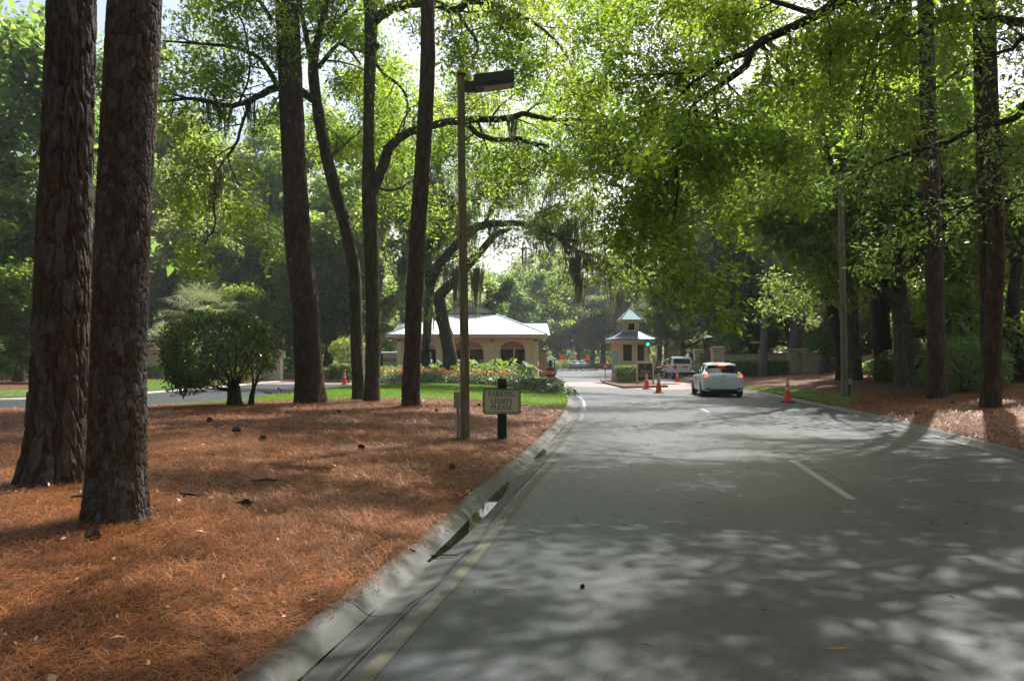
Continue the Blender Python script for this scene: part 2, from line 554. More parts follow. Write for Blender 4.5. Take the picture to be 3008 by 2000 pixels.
M['silver'] = plain('silver blue car paint', (0.42, 0.48, 0.52), 0.25, metal=0.4, var=0.02)
M['rubber'] = plain('tyre rubber', (0.02, 0.02, 0.022), 0.75)
M['rim'] = plain('alloy rim', (0.45, 0.46, 0.48), 0.3, metal=0.9)
M['black_plastic'] = plain('black plastic', (0.018, 0.018, 0.02), 0.5)
M['cone_orange'] = plain('orange cone', (0.92, 0.085, 0.018), 0.4, var=0.08)
M['reflective'] = plain('reflective collar', (0.62, 0.60, 0.55), 0.35, var=0.1)
M['flag'] = leaf_mat('orange flag', (0.75, 0.09, 0.015), (0.8, 0.12, 0.02), var=0.05, rough=0.6)
M['sign_red'] = plain('sign red', (0.42, 0.008, 0.008), 0.4, var=0.05)
M['sign_white'] = plain('sign white', (0.75, 0.74, 0.70), 0.4, var=0.04)
M['sign_cream'] = plain('sign cream', (0.78, 0.72, 0.56), 0.5, var=0.06, scale=4)
M['sign_green'] = plain('sign dark green', (0.012, 0.035, 0.022), 0.45)
M['post_green'] = plain('green post paint', (0.012, 0.028, 0.018), 0.6, var=0.3, scale=8)
M['post_brown'] = plain('brown post paint', (0.09, 0.040, 0.028), 0.65, var=0.25, scale=8)
M['board_green'] = plain('mint board', (0.20, 0.48, 0.33), 0.5)
M['shingle'] = plain('weathered shingle', (0.14, 0.115, 0.09), 0.85, var=0.3, scale=20)
M['brick'] = plain('orange brick', (0.34, 0.15, 0.09), 0.85, var=0.25, scale=14, bs=0.3)
M['cone_brown'] = plain('pine cone scales', (0.055, 0.032, 0.022), 0.8, var=0.4, scale=30)
M['twig'] = plain('dead stick', (0.05, 0.03, 0.022), 0.85, var=0.3, scale=20)


def glass(name, c=(0.015, 0.018, 0.018)):
    m, N, L, b = mat(name)
    b.inputs['Base Color'].default_value = (*c, 1); b.inputs['Roughness'].default_value = 0.06
    b.inputs['Specular IOR Level'].default_value = 0.6
    return m


M['glass'] = glass('window glass')
M['glass_pale'] = glass('pale window glass', (0.35, 0.50, 0.55))


def emit(name, c, s):
    m, N, L, b = mat(name)
    b.inputs['Base Color'].default_value = (*c, 1)
    b.inputs['Emission Color'].default_value = (*c, 1); b.inputs['Emission Strength'].default_value = s
    return m


M['brake'] = emit('lit brake lamp', (1.0, 0.02, 0.008), 1.0)
M['brake_hot'] = emit('lit brake bulb', (1.0, 0.07, 0.01), 2.2)
M['red_lens'] = plain('red lamp lens', (0.30, 0.008, 0.008), 0.2)
M['green_lamp'] = emit('lit green signal', (0.02, 1.0, 0.35), 2.5)


def post_wood():
    m, N, L, b = mat('stained lamp post wood')
    n = noise(N, L, 14, 6, 0.65, stretch=(1, 1, 0.10)); k = noise(N, L, 2.3, 4, 0.7, stretch=(1, 1, 0.9))
    r = ramp(N, L, n.outputs[0], [(0.3, (0.11, 0.085, 0.055)), (0.55, (0.25, 0.19, 0.12)), (0.75, (0.38, 0.31, 0.20))])
    kn = ramp(N, L, k.outputs[0], [(0.60, (0, 0, 0)), (0.68, (1, 1, 1))])
    c = mixc(N, L, r.outputs[0], (0.075, 0.018, 0.010), kn.outputs[0])
    g = noise(N, L, 3.0, 5, 0.7)
    kg = ramp(N, L, g.outputs[0], [(0.52, (0, 0, 0)), (0.72, (0.7, 0.7, 0.7))])
    c = mixc(N, L, c, (0.10, 0.115, 0.035), kg.outputs[0])
    L.new(c, b.inputs['Base Color']); b.inputs['Roughness'].default_value = 0.8
    bump(N, L, b, n.outputs[0], 0.5, 0.01)
    return m


M['post_wood'] = post_wood()
M['post_pale'] = bark_mat('weathered pale pole', (0.13, 0.12, 0.08), (0.20, 0.19, 0.13), (0.28, 0.27, 0.19), 14, 0.2)

# ------------------------------------------------------------------ ground, roads
def grid(name, x0, x1, y0, y1, nx, ny, m, ypow=1.0, clip=None, dz=0.0, label=None, maxsd=None):
    xs = np.linspace(x0, x1, nx)
    t = np.linspace(0, 1, ny) ** ypow
    ys = y0 + (y1 - y0) * t
    X, Y = np.meshgrid(xs, ys)
    Z = terrain(X.ravel(), Y.ravel()) + dz
    V = np.stack([X.ravel(), Y.ravel(), Z], 1)
    i = np.arange(nx - 1)[None, :] + np.arange(ny - 1)[:, None] * nx
    i = i.ravel()
    Q = np.stack([i, i + 1, i + nx + 1, i + nx], 1)
    if clip is not None:
        c = V[Q].mean(1)
        Q = Q[clip(c[:, 0], c[:, 1])]
    o = fastmesh(name, V, Q, m, smooth=True)
    return tag(o, kind='structure')


grid('ground', -60, 60, -12, 60, 301, 301, M['straw_ground'], 1.0)
far = grid('far_ground', -300, 300, 60, 420, 121, 90, M['straw_ground'], 1.6)
side = MB()
side.add([(-300, -60, 0.0), (300, -60, 0.0), (300, 420, 0.0), (-300, 420, 0.0)], [(0, 1, 2, 3)])
o = side.build('lower_ground', M['straw_ground']); o.location.z = -0.6; tag(o, kind='structure')


def sheet(name, P, z, m, kind='structure'):
    """a flat sheet from a polygon, ear-cut by Blender's tessellator"""
    from mathutils.geometry import tessellate_polygon
    vv = [Vector((p[0], p[1], 0)) for p in P]
    T = np.array(tessellate_polygon([vv]))
    V = np.array([(p[0], p[1], z) for p in P], float)
    a, b_, c_ = V[T[:, 0]], V[T[:, 1]], V[T[:, 2]]
    cr = (b_[:, 0] - a[:, 0]) * (c_[:, 1] - a[:, 1]) - (b_[:, 1] - a[:, 1]) * (c_[:, 0] - a[:, 0])
    T[cr < 0] = T[cr < 0][:, ::-1]
    o = fastmesh(name, V, None, m, T=T)
    return tag(o, kind=kind)


sheet('road', MAIN_P, 0.0, M['asphalt'])
sheet('exit_road', EXIT_P, 0.004, M['asphalt'])


def offset_line(P, d):
    """polyline moved sideways: positive d = to the left of travel"""
    P = np.asarray(P, float)
    T = np.gradient(P, axis=0); T /= np.linalg.norm(T, axis=1)[:, None]
    Nn = np.stack([-T[:, 1], T[:, 0]], 1)
    return P + Nn * (d[:, None] if isinstance(d, np.ndarray) else d)


def resample(P, step):
    P = np.asarray(P, float)
    s = np.concatenate([[0], np.cumsum(np.linalg.norm(np.diff(P, axis=0), axis=1))])
    n = max(2, int(s[-1] / step))
    q = np.linspace(0, s[-1], n)
    return np.stack([np.interp(q, s, P[:, 0]), np.interp(q, s, P[:, 1])], 1)


def strip(name, P, d0, d1, z, m, wob=0.0, parent=None, kind='structure', step=0.15, seed=0):
    C = resample(P, step)
    n = len(C)
    w0 = np.full(n, d0); w1 = np.full(n, d1)
    if wob:
        q = np.arange(n) * step
        w0 = d0 + wob * (vnoise(q, q * 0, 0.35, seed) - 0.5) * 2 + wob * (vnoise(q, q * 0, 1.7, seed + 4) - 0.5) * 3
        w1 = w0 + (d1 - d0) * (0.35 + 1.3 * vnoise(q, q * 0, 0.5, seed + 9))
    A = offset_line(C, w0); B = offset_line(C, w1)
    V = np.vstack([np.c_[A, np.full(n, z)], np.c_[B, np.full(n, z)]])
    i = np.arange(n - 1)
    Q = np.stack([i, i + 1, i + 1 + n, i + n], 1) if d1 < d0 else np.stack([i, i + n, i + 1 + n, i + 1], 1)
    o = fastmesh(name, V, Q, m, parent)
    return tag(o, kind=kind)


def kerb(name, P, side_, seg=3.0, m=None, low=0.0):
    """rolled kerb and gutter along a road edge, poured in separate segments"""
    prof = [(0.0, 0.006), (0.18, -0.018), (0.225, -0.020), (0.26, -0.006), (0.33, 0.045 - low), (0.38, 0.066 - low), (0.44, 0.072 - low), (0.47, 0.066 - low), (0.475, -0.3)]
    root = bpy.data.objects.new(name, None); COL.objects.link(root); tag(root, kind='structure')
    C = resample(P, 0.25)
    per = int(seg / 0.25)
    lines = [offset_line(C, side_ * d) for d, z in prof]
    i0 = 0
    while i0 < len(C) - 1:
        i1 = min(i0 + per, len(C) - 1)
        V = []; n = i1 - i0 + 1
        rows = []
        for (d, z), ln in zip(prof, lines):
            a = ln[i0:i1 + 1].copy()
            t = a[-1] - a[-2]; a[-1] -= t / np.linalg.norm(t) * 0.012
            rows.append(np.c_[a, np.full(n, z)])
        V = np.vstack(rows)
        V[:, 2] += 0.0015 * math.sin(i0 * 3.3)
        Q = []
        for k in range(len(prof) - 1):
            for j in range(n - 1):
                q = (k * n + j, k * n + j + 1, (k + 1) * n + j + 1, (k + 1) * n + j)
                Q.append(q[::-1] if side_ > 0 else q)
        fastmesh('kerb_segment', V, np.array(Q), m or M['kerb'], root)
        i0 = i1
    return root


kerb('kerb', L_S[:75], 1, m=M['kerb_old'])
kerb('kerb', R_S[:90], -1, m=M['kerb_old'])
kerb('kerb', EN_S, 1 if False else -1, m=M['kerb'])
kerb('kerb', EF_S[:-6], 1, m=M['kerb'])

# gutter water, seams and paint along the left edge
def sub(P, ya, yb):
    P = np.asarray(P); return P[(P[:, 1] >= ya) & (P[:, 1] <= yb)]


Lf = resample(L_S, 0.1)
strip('yellow_line', sub(Lf, -6, 24), -0.06, -0.155, 0.0045, M['yellow_paint'])
strip('white_edge_line', sub(Lf, 24.2, 34), -0.10, -0.20, 0.0045, M['white_paint'])
strip('seam', sub(Lf, -6, 34), 0.035, 0.012, 0.0080, M['tar'], wob=0.018, seed=2)
for a, b_, w in ((6.2, 10.3, 0.15), (12.6, 14.1, 0.14), (3.0, 5.4, 0.035), (10.2, 12.4, 0.03), (14.2, 20, 0.05), (20.5, 30, 0.035)):
    C = sub(Lf, a, b_); n = len(C)
    if n < 3: continue
    t = np.linspace(0, 1, n)
    env = np.clip(np.sin(np.pi * np.clip(t, 0.02, 0.98)), 0, 1) ** 0.6 * (0.85 + 0.3 * vnoise(t * 5, t * 0, 1, int(a * 7)))
    A = offset_line(C, 0.262 + 0 * t); B = offset_line(C, 0.262 - (w * env + 0.004))
    z = -0.0085 if w > 0.1 else -0.0145
    V = np.vstack([np.c_[A, np.full(n, z)], np.c_[B, np.full(n, z)]])
    i = np.arange(n - 1)
    o = fastmesh('puddle', V, np.stack([i, i + n, i + 1 + n, i + 1], 1), M['water'])
    tag(o, kind='structure')


def quad_strip(name, pts, w, z, m):
    """straight painted bar between two ground points"""
    a = np.array(pts[0][:2]); b_ = np.array(pts[1][:2]); t = b_ - a; t /= np.linalg.norm(t); nn = np.array([-t[1], t[0]]) * w / 2
    n = 14
    A = [a + (b_ - a) * k / n + nn * (1 + 0.05 * math.sin(k * 5)) for k in range(n + 1)]
    B = [a + (b_ - a) * k / n - nn * (1 + 0.05 * math.cos(k * 4)) for k in range(n + 1)]
    V = np.array([(p[0], p[1], z) for p in A + B])
    i = np.arange(n)
    return tag(fastmesh(name, V, np.stack([i, i + n + 1, i + n + 2, i + 1], 1), m), kind='structure')


quad_strip('lane_dash', [G(2503, 1467), G(2325, 1351)], 0.11, 0.0045, M['white_paint'])
quad_strip('lane_dash', [G(2090, 1214), G(2056, 1199)], 0.12, 0.0045, M['white_paint'])
quad_strip('lane_dash', [(3.6, -3.2), (3.55, -0.2)], 0.12, 0.0045, M['white_paint'])
cl = [(3.72, -6), (3.86, 3), (4.1, 9), (4.55, 12.4), (5.3, 18), (6.0, 24.0)]
strip('seam', smooth_poly(cl), -0.095, -0.103, 0.0035, M['seam'], wob=0.01, seed=5)

# brick crossing in front of the booth, on both lanes
pv = [(3.05, 46), (5.2, 45), (7.1, 41.5), (9.0, 41.5), (11.2, 44.5), (11.6, 52), (11.8, 56), (9.4, 56), (6.0, 56), (3.6, 55)]
sheet('brick_crossing', pv, 0.005, M['paver'])
sheet('brick_crossing', [(-16.2, 50), (-10.0, 50), (-10.0, 56), (-16.2, 56)], 0.009, M['paver'])


# island with the booth
def island(name, pts, h=0.14, inner=0.16):
    root = bpy.data.objects.new(name, None); COL.objects.link(root); tag(root, kind='structure')
    P = np.array(pts, float)
    c = P.mean(0)
    I = c + (P - c) * (1 - inner / np.linalg.norm(P - c, axis=1))[:, None]
    n = len(P)
    for i in range(n):
        j = (i + 1) % n
        k = max(1, int(np.linalg.norm(P[j] - P[i]) / 2.0))
        for s in range(k):
            a, b_ = s / k, (s + 1) / k - 0.006
            q = [P[i] + (P[j] - P[i]) * a, P[i] + (P[j] - P[i]) * b_, I[i] + (I[j] - I[i]) * b_, I[i] + (I[j] - I[i]) * a]
            MB().prism(q, -0.05, h).build('kerb_segment', M['kerb'], root, bevel=0.015)
    MB().prism([tuple(p) for p in I], -0.05, h - 0.025).build('island_soil', M['straw_ground'], root)
    return root


island('booth_island', [(6.15, 43.2), (8.95, 44.6), (9.3, 50), (9.1, 59.5), (7.9, 61), (6.75, 59.5), (6.1, 52)][::1])
island('hedge_island', [(-13.0, 54.0), (-11.0, 53.0), (-10.4, 57), (-10.6, 70), (-13.4, 70)])

# lawns
def lawn(name, P, dens, bh=0.05, bw=0.006, seed=1, res=0.3):
    P = np.array(P, float)
    x0, y0 = P.min(0); x1, y1 = P.max(0)
    nx = int((x1 - x0) / res) + 2; ny = int((y1 - y0) / res) + 2
    X, Y = np.meshgrid(np.linspace(x0, x1, nx), np.linspace(y0, y1, ny))
    V = np.stack([X.ravel(), Y.ravel(), terrain(X.ravel(), Y.ravel()) + 0.025], 1)
    i = (np.arange(nx - 1)[None, :] + np.arange(ny - 1)[:, None] * nx).ravel()
    Q = np.stack([i, i + 1, i + nx + 1, i + nx], 1)
    c = V[Q].mean(1)
    sd_road = lambda x, y: np.minimum(poly_sd(x, y, MAIN_P), poly_sd(x, y, EXIT_P))
    keep = (poly_sd(c[:, 0], c[:, 1], P) < 0.05) & (sd_road(c[:, 0], c[:, 1]) > KERB_W + 0.05)
    o = fastmesh(name, V, Q[keep], M['turf'], smooth=True); tag(o, kind='structure')
    r = np.random.default_rng(seed)
    n = int((x1 - x0) * (y1 - y0) * dens)
    bx = r.uniform(x0, x1, n); by = r.uniform(y0, y1, n)
    k = (poly_sd(bx, by, P) < 0.12 * r.random(n)) & (sd_road(bx, by) > KERB_W)
    bx, by = bx[k], by[k]; n = len(bx)
    bz = terrain(bx, by) + 0.02
    a = r.uniform(0, 6.28, n); h = bh * r.uniform(0.6, 1.2, n); w = bw * r.uniform(0.7, 1.3, n)
    base = np.stack([bx, by, bz], 1); side_ = np.stack([np.cos(a), np.sin(a), 0 * a], 1) * w[:, None]
    lean = np.stack([np.cos(a + 1.3), np.sin(a + 1.3), 0 * a], 1) * (h * r.uniform(0, 0.6, n))[:, None]
    top = base + lean; top[:, 2] += h
    V = np.stack([base - side_, base + side_, top], 1).reshape(-1, 3)
    T = np.arange(n * 3).reshape(-1, 3)
    g = fastmesh('grass', V, None, M['blade'], T=T)
    tag(g, 'mown green grass blades', 'grass', kind='stuff')


LAWN = [(-14.5, 25.0), (-11.2, 26.4), (-8, 27.0), (-3.3, 27.4), (-1.2, 26.8), (0.3, 25.6), (1.2, 24.6), (2.6, 24.2), (3.2, 36), (2.2, 38), (0, 42), (-3, 44), (-9.0, 46), (-9.5, 52), (-10.5, 52), (-10.9, 30), (-12, 27.3)]
lawn('lawn', LAWN, 480, seed=3, bw=0.008)
lawn('lawn', [(-32, 30.0), (-20.8, 31.3), (-18.9, 33.6), (-17.9, 38), (-17.4, 48), (-19.5, 52), (-25, 50), (-22.5, 43), (-21, 36.5), (-22.8, 34)], 250, seed=4, bw=0.01)
lawn('lawn', [(10.9, 25.6), (12.2, 27.2), (12.8, 30), (12.9, 36), (12.5, 43), (12.1, 44), (11, 30)], 600, seed=5)

# ------------------------------------------------------------------ wood, leaves
class Wood:
    def __init__(s):
        s.V = []; s.Q = []; s.n = 0

    def tube(s, P, r, sides=6, rough=0.0, seed=0):
        P = np.asarray(P, float); r = np.asarray(r, float)
        n = len(P)
        T = np.gradient(P, axis=0); T /= (np.linalg.norm(T, axis=1)[:, None] + 1e-9)
        ref = np.array([0.0, 0, 1]) if abs(T[:, 2]).mean() < 0.8 else np.array([1.0, 0, 0])
        U = np.cross(T, ref); U /= (np.linalg.norm(U, axis=1)[:, None] + 1e-9)
        Wd = np.cross(T, U)
        a = np.arange(sides) * 2 * np.pi / sides
        rr = np.repeat(r[:, None], sides, 1)
        if rough:
            q = np.concatenate([[0], np.cumsum(np.linalg.norm(np.diff(P, axis=0), axis=1))])
            A, QQ = np.meshgrid(a, q)
            rr = rr * (1 + rough * (vnoise(np.cos(A) * 3 + seed, QQ * 2.0 + np.sin(A) * 3, 1, seed) - 0.5) * 2 + rough * 0.6 * (vnoise(np.cos(A) * 9 + seed, QQ * 5.0 + np.sin(A) * 9, 1, seed + 1) - 0.5) * 2)
        V = P[:, None, :] + U[:, None, :] * (np.cos(a)[None, :] * rr)[..., None] + Wd[:, None, :] * (np.sin(a)[None, :] * rr)[..., None]
        V = V.reshape(-1, 3)
        i = np.arange(n - 1)[:, None] * sides; k = np.arange(sides)[None, :]; k2 = (k + 1) % sides
        Q = np.stack([i + k, i + k2, i + sides + k2, i + sides + k], -1).reshape(-1, 4) + s.n
        s.V.append(V); s.Q.append(Q[:, ::-1]); s.n += len(V)

    def build(s, name, m, parent=None):
        return fastmesh(name, np.vstack(s.V), np.vstack(s.Q), m, parent, smooth=True)


def leaves_mesh(P, size, r, aspect=0.42, droop=0.35, fold=0.12, az=None):
    """one folded blade per point (four corners)"""
    n = len(P)
    a = r.uniform(0, 2 * np.pi, n)
    el = r.normal(-droop, 0.55, n)
    d = np.stack([np.cos(a) * np.cos(el), np.sin(a) * np.cos(el), np.sin(el)], 1)
    up = np.stack([r.normal(0, 0.55, n), r.normal(0, 0.55, n), np.ones(n)], 1)
    sd = np.cross(d, up); sd /= (np.linalg.norm(sd, axis=1)[:, None] + 1e-9)
    nn = np.cross(sd, d)
    L = (size * np.clip(r.lognormal(-0.06, 0.38, n), 0.35, 2.1))[:, None]
    w = L * aspect / 2 * r.uniform(0.8, 1.2, n)[:, None]
    mid = P + d * L * 0.45
    V = np.stack([P, mid - sd * w + nn * L * fold, P + d * L, mid + sd * w + nn * L * fold], 1)
    return V.reshape(-1, 3)


def leaf_obj(name, P, size, m, parent, r, **k):
    P = np.asarray(P)
    V = leaves_mesh(P, size, r, **k)
    Q = np.arange(len(V)).reshape(-1, 4)
    return fastmesh(name, V, Q, m, parent)


def unit(v):
    return v / (np.linalg.norm(v) + 1e-9)


def limb_curve(p, d, L, n, wob, trop, r):
    pts = [np.array(p, float)]; d = unit(np.array(d, float))
    for i in range(n):
        d = unit(d + r.normal(0, wob, 3) + np.array([0, 0, trop]))
        pts.append(pts[-1] + d * L / n)
    return np.array(pts)


def perp(d, r, ang, flat=0.0):
    """a direction turned off d by ang, leaning to the horizontal if flat"""
    v = r.normal(0, 1, 3); v[2] *= (1 - flat)
    v -= d * np.dot(v, d); v = unit(v)
    return unit(d * math.cos(ang) + v * math.sin(ang))


def spray(wood, P, rad, r, spacing, L, leafn, out, lvl=1, spread=0.28, sides=4, trop=-0.03, t0=0.15, flat=0.4, twigs=True, sub=3.0):
    """side branches along a limb; the last ones carry leaves"""
    P = np.asarray(P, float)
    s = np.concatenate([[0], np.cumsum(np.linalg.norm(np.diff(P, axis=0), axis=1))])
    tot = s[-1]
    q = tot * t0
    while q < tot:
        p = np.array([np.interp(q, s, P[:, k]) for k in range(3)])
        p2 = np.array([np.interp(min(q + 0.05 * tot, tot), s, P[:, k]) for k in range(3)])
        d0 = unit(p2 - p) if np.linalg.norm(p2 - p) > 1e-6 else unit(P[-1] - P[-2])
        rr = np.interp(q, s, rad)
        d = perp(d0, r, r.uniform(0.55, 1.15), flat)
        LL = L * r.uniform(0.55, 1.25) * (1 - 0.35 * q / tot)
        C = limb_curve(p, d, LL, 5, 0.22, trop, r)
        r0 = max(min(rr * 0.55, LL * 0.016 + 0.003), 0.003)
        rc = np.linspace(r0, r0 * 0.3, len(C))
        if twigs or lvl > 0: wood.tube(C, rc, sides)
        if lvl > 0:
            spray(wood, C, rc, r, spacing / (sub * 0.6), L / sub, leafn, out, lvl - 1, spread, 3, trop, 0.15, flat, twigs, sub)
        else:
            k = max(3, int(leafn * LL / (L + 1e-9)))
            t = r.uniform(0.15, 1.05, k)
            X = np.stack([np.interp(t * LL, np.linspace(0, LL, len(C)), C[:, j]) for j in range(3)], 1)
            out.append(X + r.normal(0, spread, (k, 3)) * np.array([1, 1, 0.7]))
        q += spacing * r.uniform(0.6, 1.4)


def to_world(px_pts, D, ground=False):
    """[(px, py, width_px, extra_depth)] -> points and radii"""
    P = []; rad = []
    for q in px_pts:
        dd = D + (q[3] if len(q) > 3 else 0)
        p = AT(q[0], q[1], dd); P.append(p); rad.append(q[2] / 2 * dd / F / math.hypot(1, (q[0] - 1504) / F))
    return np.array(P), np.array(rad)


def dense(P, rad, step=0.25):
    s = np.concatenate([[0], np.cumsum(np.linalg.norm(np.diff(P, axis=0), axis=1))])
    # Catmull-Rom, then even steps
    Pn = smooth_poly([tuple(np.r_[p, q]) for p, q in zip(P, rad)], 6)
    s = np.concatenate([[0], np.cumsum(np.linalg.norm(np.diff(Pn[:, :3], axis=0), axis=1))])
    n = max(3, int(s[-1] / step)); q = np.linspace(0, s[-1], n)
    return np.stack([np.interp(q, s, Pn[:, k]) for k in range(3)], 1), np.maximum(np.interp(q, s, Pn[:, 3]), 0.004)


def extend_up(P, rad, z, r, taper=0.4):
    """carry a trunk on above the frame to height z"""
    d = unit(P[-1] - P[-2]); d = unit(d * np.array([0.5, 0.5, 1])); L = (z - P[-1][2]) / max(d[2], 0.3)
    if L < 0.5: return P, rad
    C = limb_curve(P[-1], d, L, 8, 0.04, 0.02, r)[1:]
    return np.vstack([P, C]), np.concatenate([rad, np.linspace(rad[-1] * 0.95, rad[-1] * taper, len(C))])


# ---- plated bark trunk for the two nearest pines
def worley(u, v, nu, seed):
    """cell noise wrapped in u; returns edge distance (F2-F1), cell id value, centre offset"""
    ui = np.floor(u).astype(int); vi = np.floor(v).astype(int)
    f1 = np.full(u.shape, 9.0); f2 = np.full(u.shape, 9.0); idv = np.zeros(u.shape)
    for a in (-1, 0, 1):
        for b_ in (-1, 0, 1):
            cu = ui + a; cv = vi + b_
            h1 = np.sin((cu % nu) * 127.1 + cv * 311.7 + seed) * 43758.5453; h1 -= np.floor(h1)
            h2 = np.sin((cu % nu) * 269.5 + cv * 183.3 + seed) * 43758.5453; h2 -= np.floor(h2)
            h3 = np.sin((cu % nu) * 71.3 + cv * 91.7 + seed) * 24634.634; h3 -= np.floor(h3)
            d = np.hypot(cu + 0.1 + 0.8 * h1 - u, cv + 0.1 + 0.8 * h2 - v)
            better = d < f1
            f2 = np.where(better, f1, np.minimum(f2, d)); idv = np.where(better, h3, idv); f1 = np.where(better, d, f1)
    return f2 - f1, idv, f1


def plated_trunk(parent, P, rad, seed, cells_u, cell_h, depth, nth=250, dz=0.011, flare=0.25, crack=0.12):
    Pn, rn = dense(P, rad, 0.1)
    s = np.concatenate([[0], np.cumsum(np.linalg.norm(np.diff(Pn, axis=0), axis=1))])
    nz = int(s[-1] / dz)
    q = np.linspace(0, s[-1], nz)
    C = np.stack([np.interp(q, s, Pn[:, k]) for k in range(3)], 1); rr = np.interp(q, s, rn)
    th = np.arange(nth) * 2 * np.pi / nth
    TH, QQ = np.meshgrid(th, q)
    cx_, sx_ = np.cos(TH), np.sin(TH)
    def n3(k, kz, sd_): return vnoise(cx_ * k + 7.3, QQ * kz + sx_ * k * 1.7, 1, sd_) - 0.5
    u = TH / (2 * np.pi) * cells_u + 0.9 * n3(2.0, 0.9, seed) + 0.35 * n3(6, 7, seed + 5) + 0.22 * n3(19, 17, seed + 6)
    v = QQ / cell_h + 0.9 * n3(2.5, 0.9, seed + 2) + 0.5 * n3(6, 6, seed + 3) + 0.2 * n3(22, 21, seed + 7)
    e1, id1, c1 = worley(u, v, cells_u, seed)
    e2, id2, c2 = worley(u * 2 + 0.5, v * 2.3, cells_u * 2, seed + 11)
    ridge = sstep(0.0, crack, e1)
    fl = sstep(0.0, 0.10, e2)
    h = depth * (ridge * (0.75 + 0.25 * id1) + 0.30 * fl * (0.2 + id2) * (0.3 + 0.7 * ridge))
    h += 0.006 * (n3(26, 34, 4) + 0.7 * n3(60, 70, 9)) + 0.05 * rr[:, None] * (vnoise(np.cos(TH) * 1.5, QQ * 0.8 + np.sin(TH) * 1.5, 1, 8) - 0.5)
    base_fl = np.exp(-QQ / 0.35) * flare * (0.6 + 0.5 * np.cos(TH * 5 + seed) ** 2)
    RR = rr[:, None] * (1 + base_fl) - depth * 0.9 + h
    X = C[:, 0][:, None] + RR * np.cos(TH); Y = C[:, 1][:, None] + RR * np.sin(TH); Z = C[:, 2][:, None] + 0 * TH - 0.08
    V = np.stack([X, Y, Z], -1).reshape(-1, 3)
    i = (np.arange(nz - 1)[:, None] * nth); k = np.arange(nth)[None, :]; k2 = (k + 1) % nth
    Q = np.stack([i + k, i + k2, i + nth + k2, i + nth + k], -1).reshape(-1, 4)
    o = fastmesh('trunk', V, Q, M['bark_plate'], parent, smooth=False)
    at = o.data.attributes.new('plate', 'FLOAT', 'POINT')
    at.data.foreach_set('value', (0.6 * id1 + 0.4 * id2).ravel().astype(np.float32))
    return o


def pine_crown(parent, top, H, Rr, r, m='leaf_pine', n_br=24, wood_m='bark_pine', needle=0.26, per=44):
    """high open crown of a loblolly pine: whorls of limbs with needle tufts"""
    w = Wood(); out = []
    for i in range(n_br):
        t = (i + r.random()) / n_br
        z = t * H
        a = r.uniform(0, 2 * np.pi)
        L = Rr * (0.55 + 0.6 * math.sin(math.pi * min(1, 0.25 + t * 0.8))) * r.uniform(0.6, 1.1)
        d = np.array([math.cos(a), math.sin(a), r.uniform(-0.05, 0.45)])
        C = limb_curve(top + np.array([0, 0, z]), d, L, 6, 0.18, 0.05, r)
        rc = np.linspace(0.05 + 0.02 * Rr * (1 - t), 0.012, len(C))
        w.tube(C, rc, 5)
        for k in range(9):
            q = r.uniform(0.3, 1.05); idx = min(int(q * 6), 5)
            c = C[idx] + (C[idx + 1] - C[idx]) * (q * 6 - idx) + r.normal(0, 0.45, 3) * np.array([1, 1, 0.6])
            w.tube(np.array([C[idx], (C[idx] + c) / 2 + r.normal(0, 0.05, 3), c]), [0.014, 0.010, 0.006], 3)
            out.append(c + r.normal(0, 0.20, (per, 3)))
    w.build('limbs', M[wood_m], parent)
    P = np.vstack(out)
    leaf_obj('crown', P, needle, M[m], parent, r, aspect=0.10, droop=-0.1, fold=0.0)


def moss(parent, pts, r, n_strand=14, L=1.0, w=0.02, spread=0.12, name='moss'):
    """hanging beards of Spanish moss below the given points"""
    V = []; Q = []; n = 0
    for p in pts:
        LL = L * r.uniform(0.4, 1.3)
        for k in range(n_strand):
            a = np.array(p) + r.normal(0, spread, 3) * np.array([1, 1, 0.4])
            l = LL * r.uniform(0.3, 1.0); m_ = 6
            th = r.uniform(0, 3.14); sd = np.array([math.cos(th), math.sin(th), 0])
            off = np.zeros(3); drift = (np.array(p) - a) * np.array([0.6, 0.6, 0])
            for j in range(m_ + 1):
                t = j / m_
                c = a + drift * t + np.array([0, 0, -l * t]) + off
                off = off + r.normal(0, 0.012, 3) * np.array([1, 1, 0])
                ww = w * (0.5 + 0.9 * math.sin(math.pi * min(1, t + 0.15))) * (1 - t * 0.75)
                V.append(c - sd * ww); V.append(c + sd * ww)
                if j < m_: Q.append((n, n + 1, n + 3, n + 2))
                n += 2
    if V: return tag(fastmesh(name, np.array(V), np.array(Q), M['moss'], parent), kind='stuff')


# ------------------------------------------------------------------ the two big pines at left
def near_pine(name, label, base_px, pts, base_y, cells_u, cell_h, depth, seed, top, crack=0.12):
    g = G(base_px, base_y, None)
    D = g.y
    t = thing(name, label, 'tree', (0, 0, 0), group='tall pine trunks')
    P, rad = to_world(pts, D)
    k = (D + rad[0]) / D
    P = np.array([0, 0, EYE]) + (P - np.array([0, 0, EYE])) * k
    P[0][2] = g.z
    plated_trunk(t, P, rad, seed, cells_u, cell_h, depth, crack=crack)
    r = np.random.default_rng(seed)
    e, er = extend_up(P[-2:], rad[-2:], top, r, 0.55)
    w = Wood(); w.tube(e[1:], er[1:], 14, 0.05); w.build('upper_trunk', M['bark_pine'], t)
    pine_crown(t, e[-1] - np.array([0, 0, 4.5]), 5.5, 3.2, r, n_br=18)
    return t


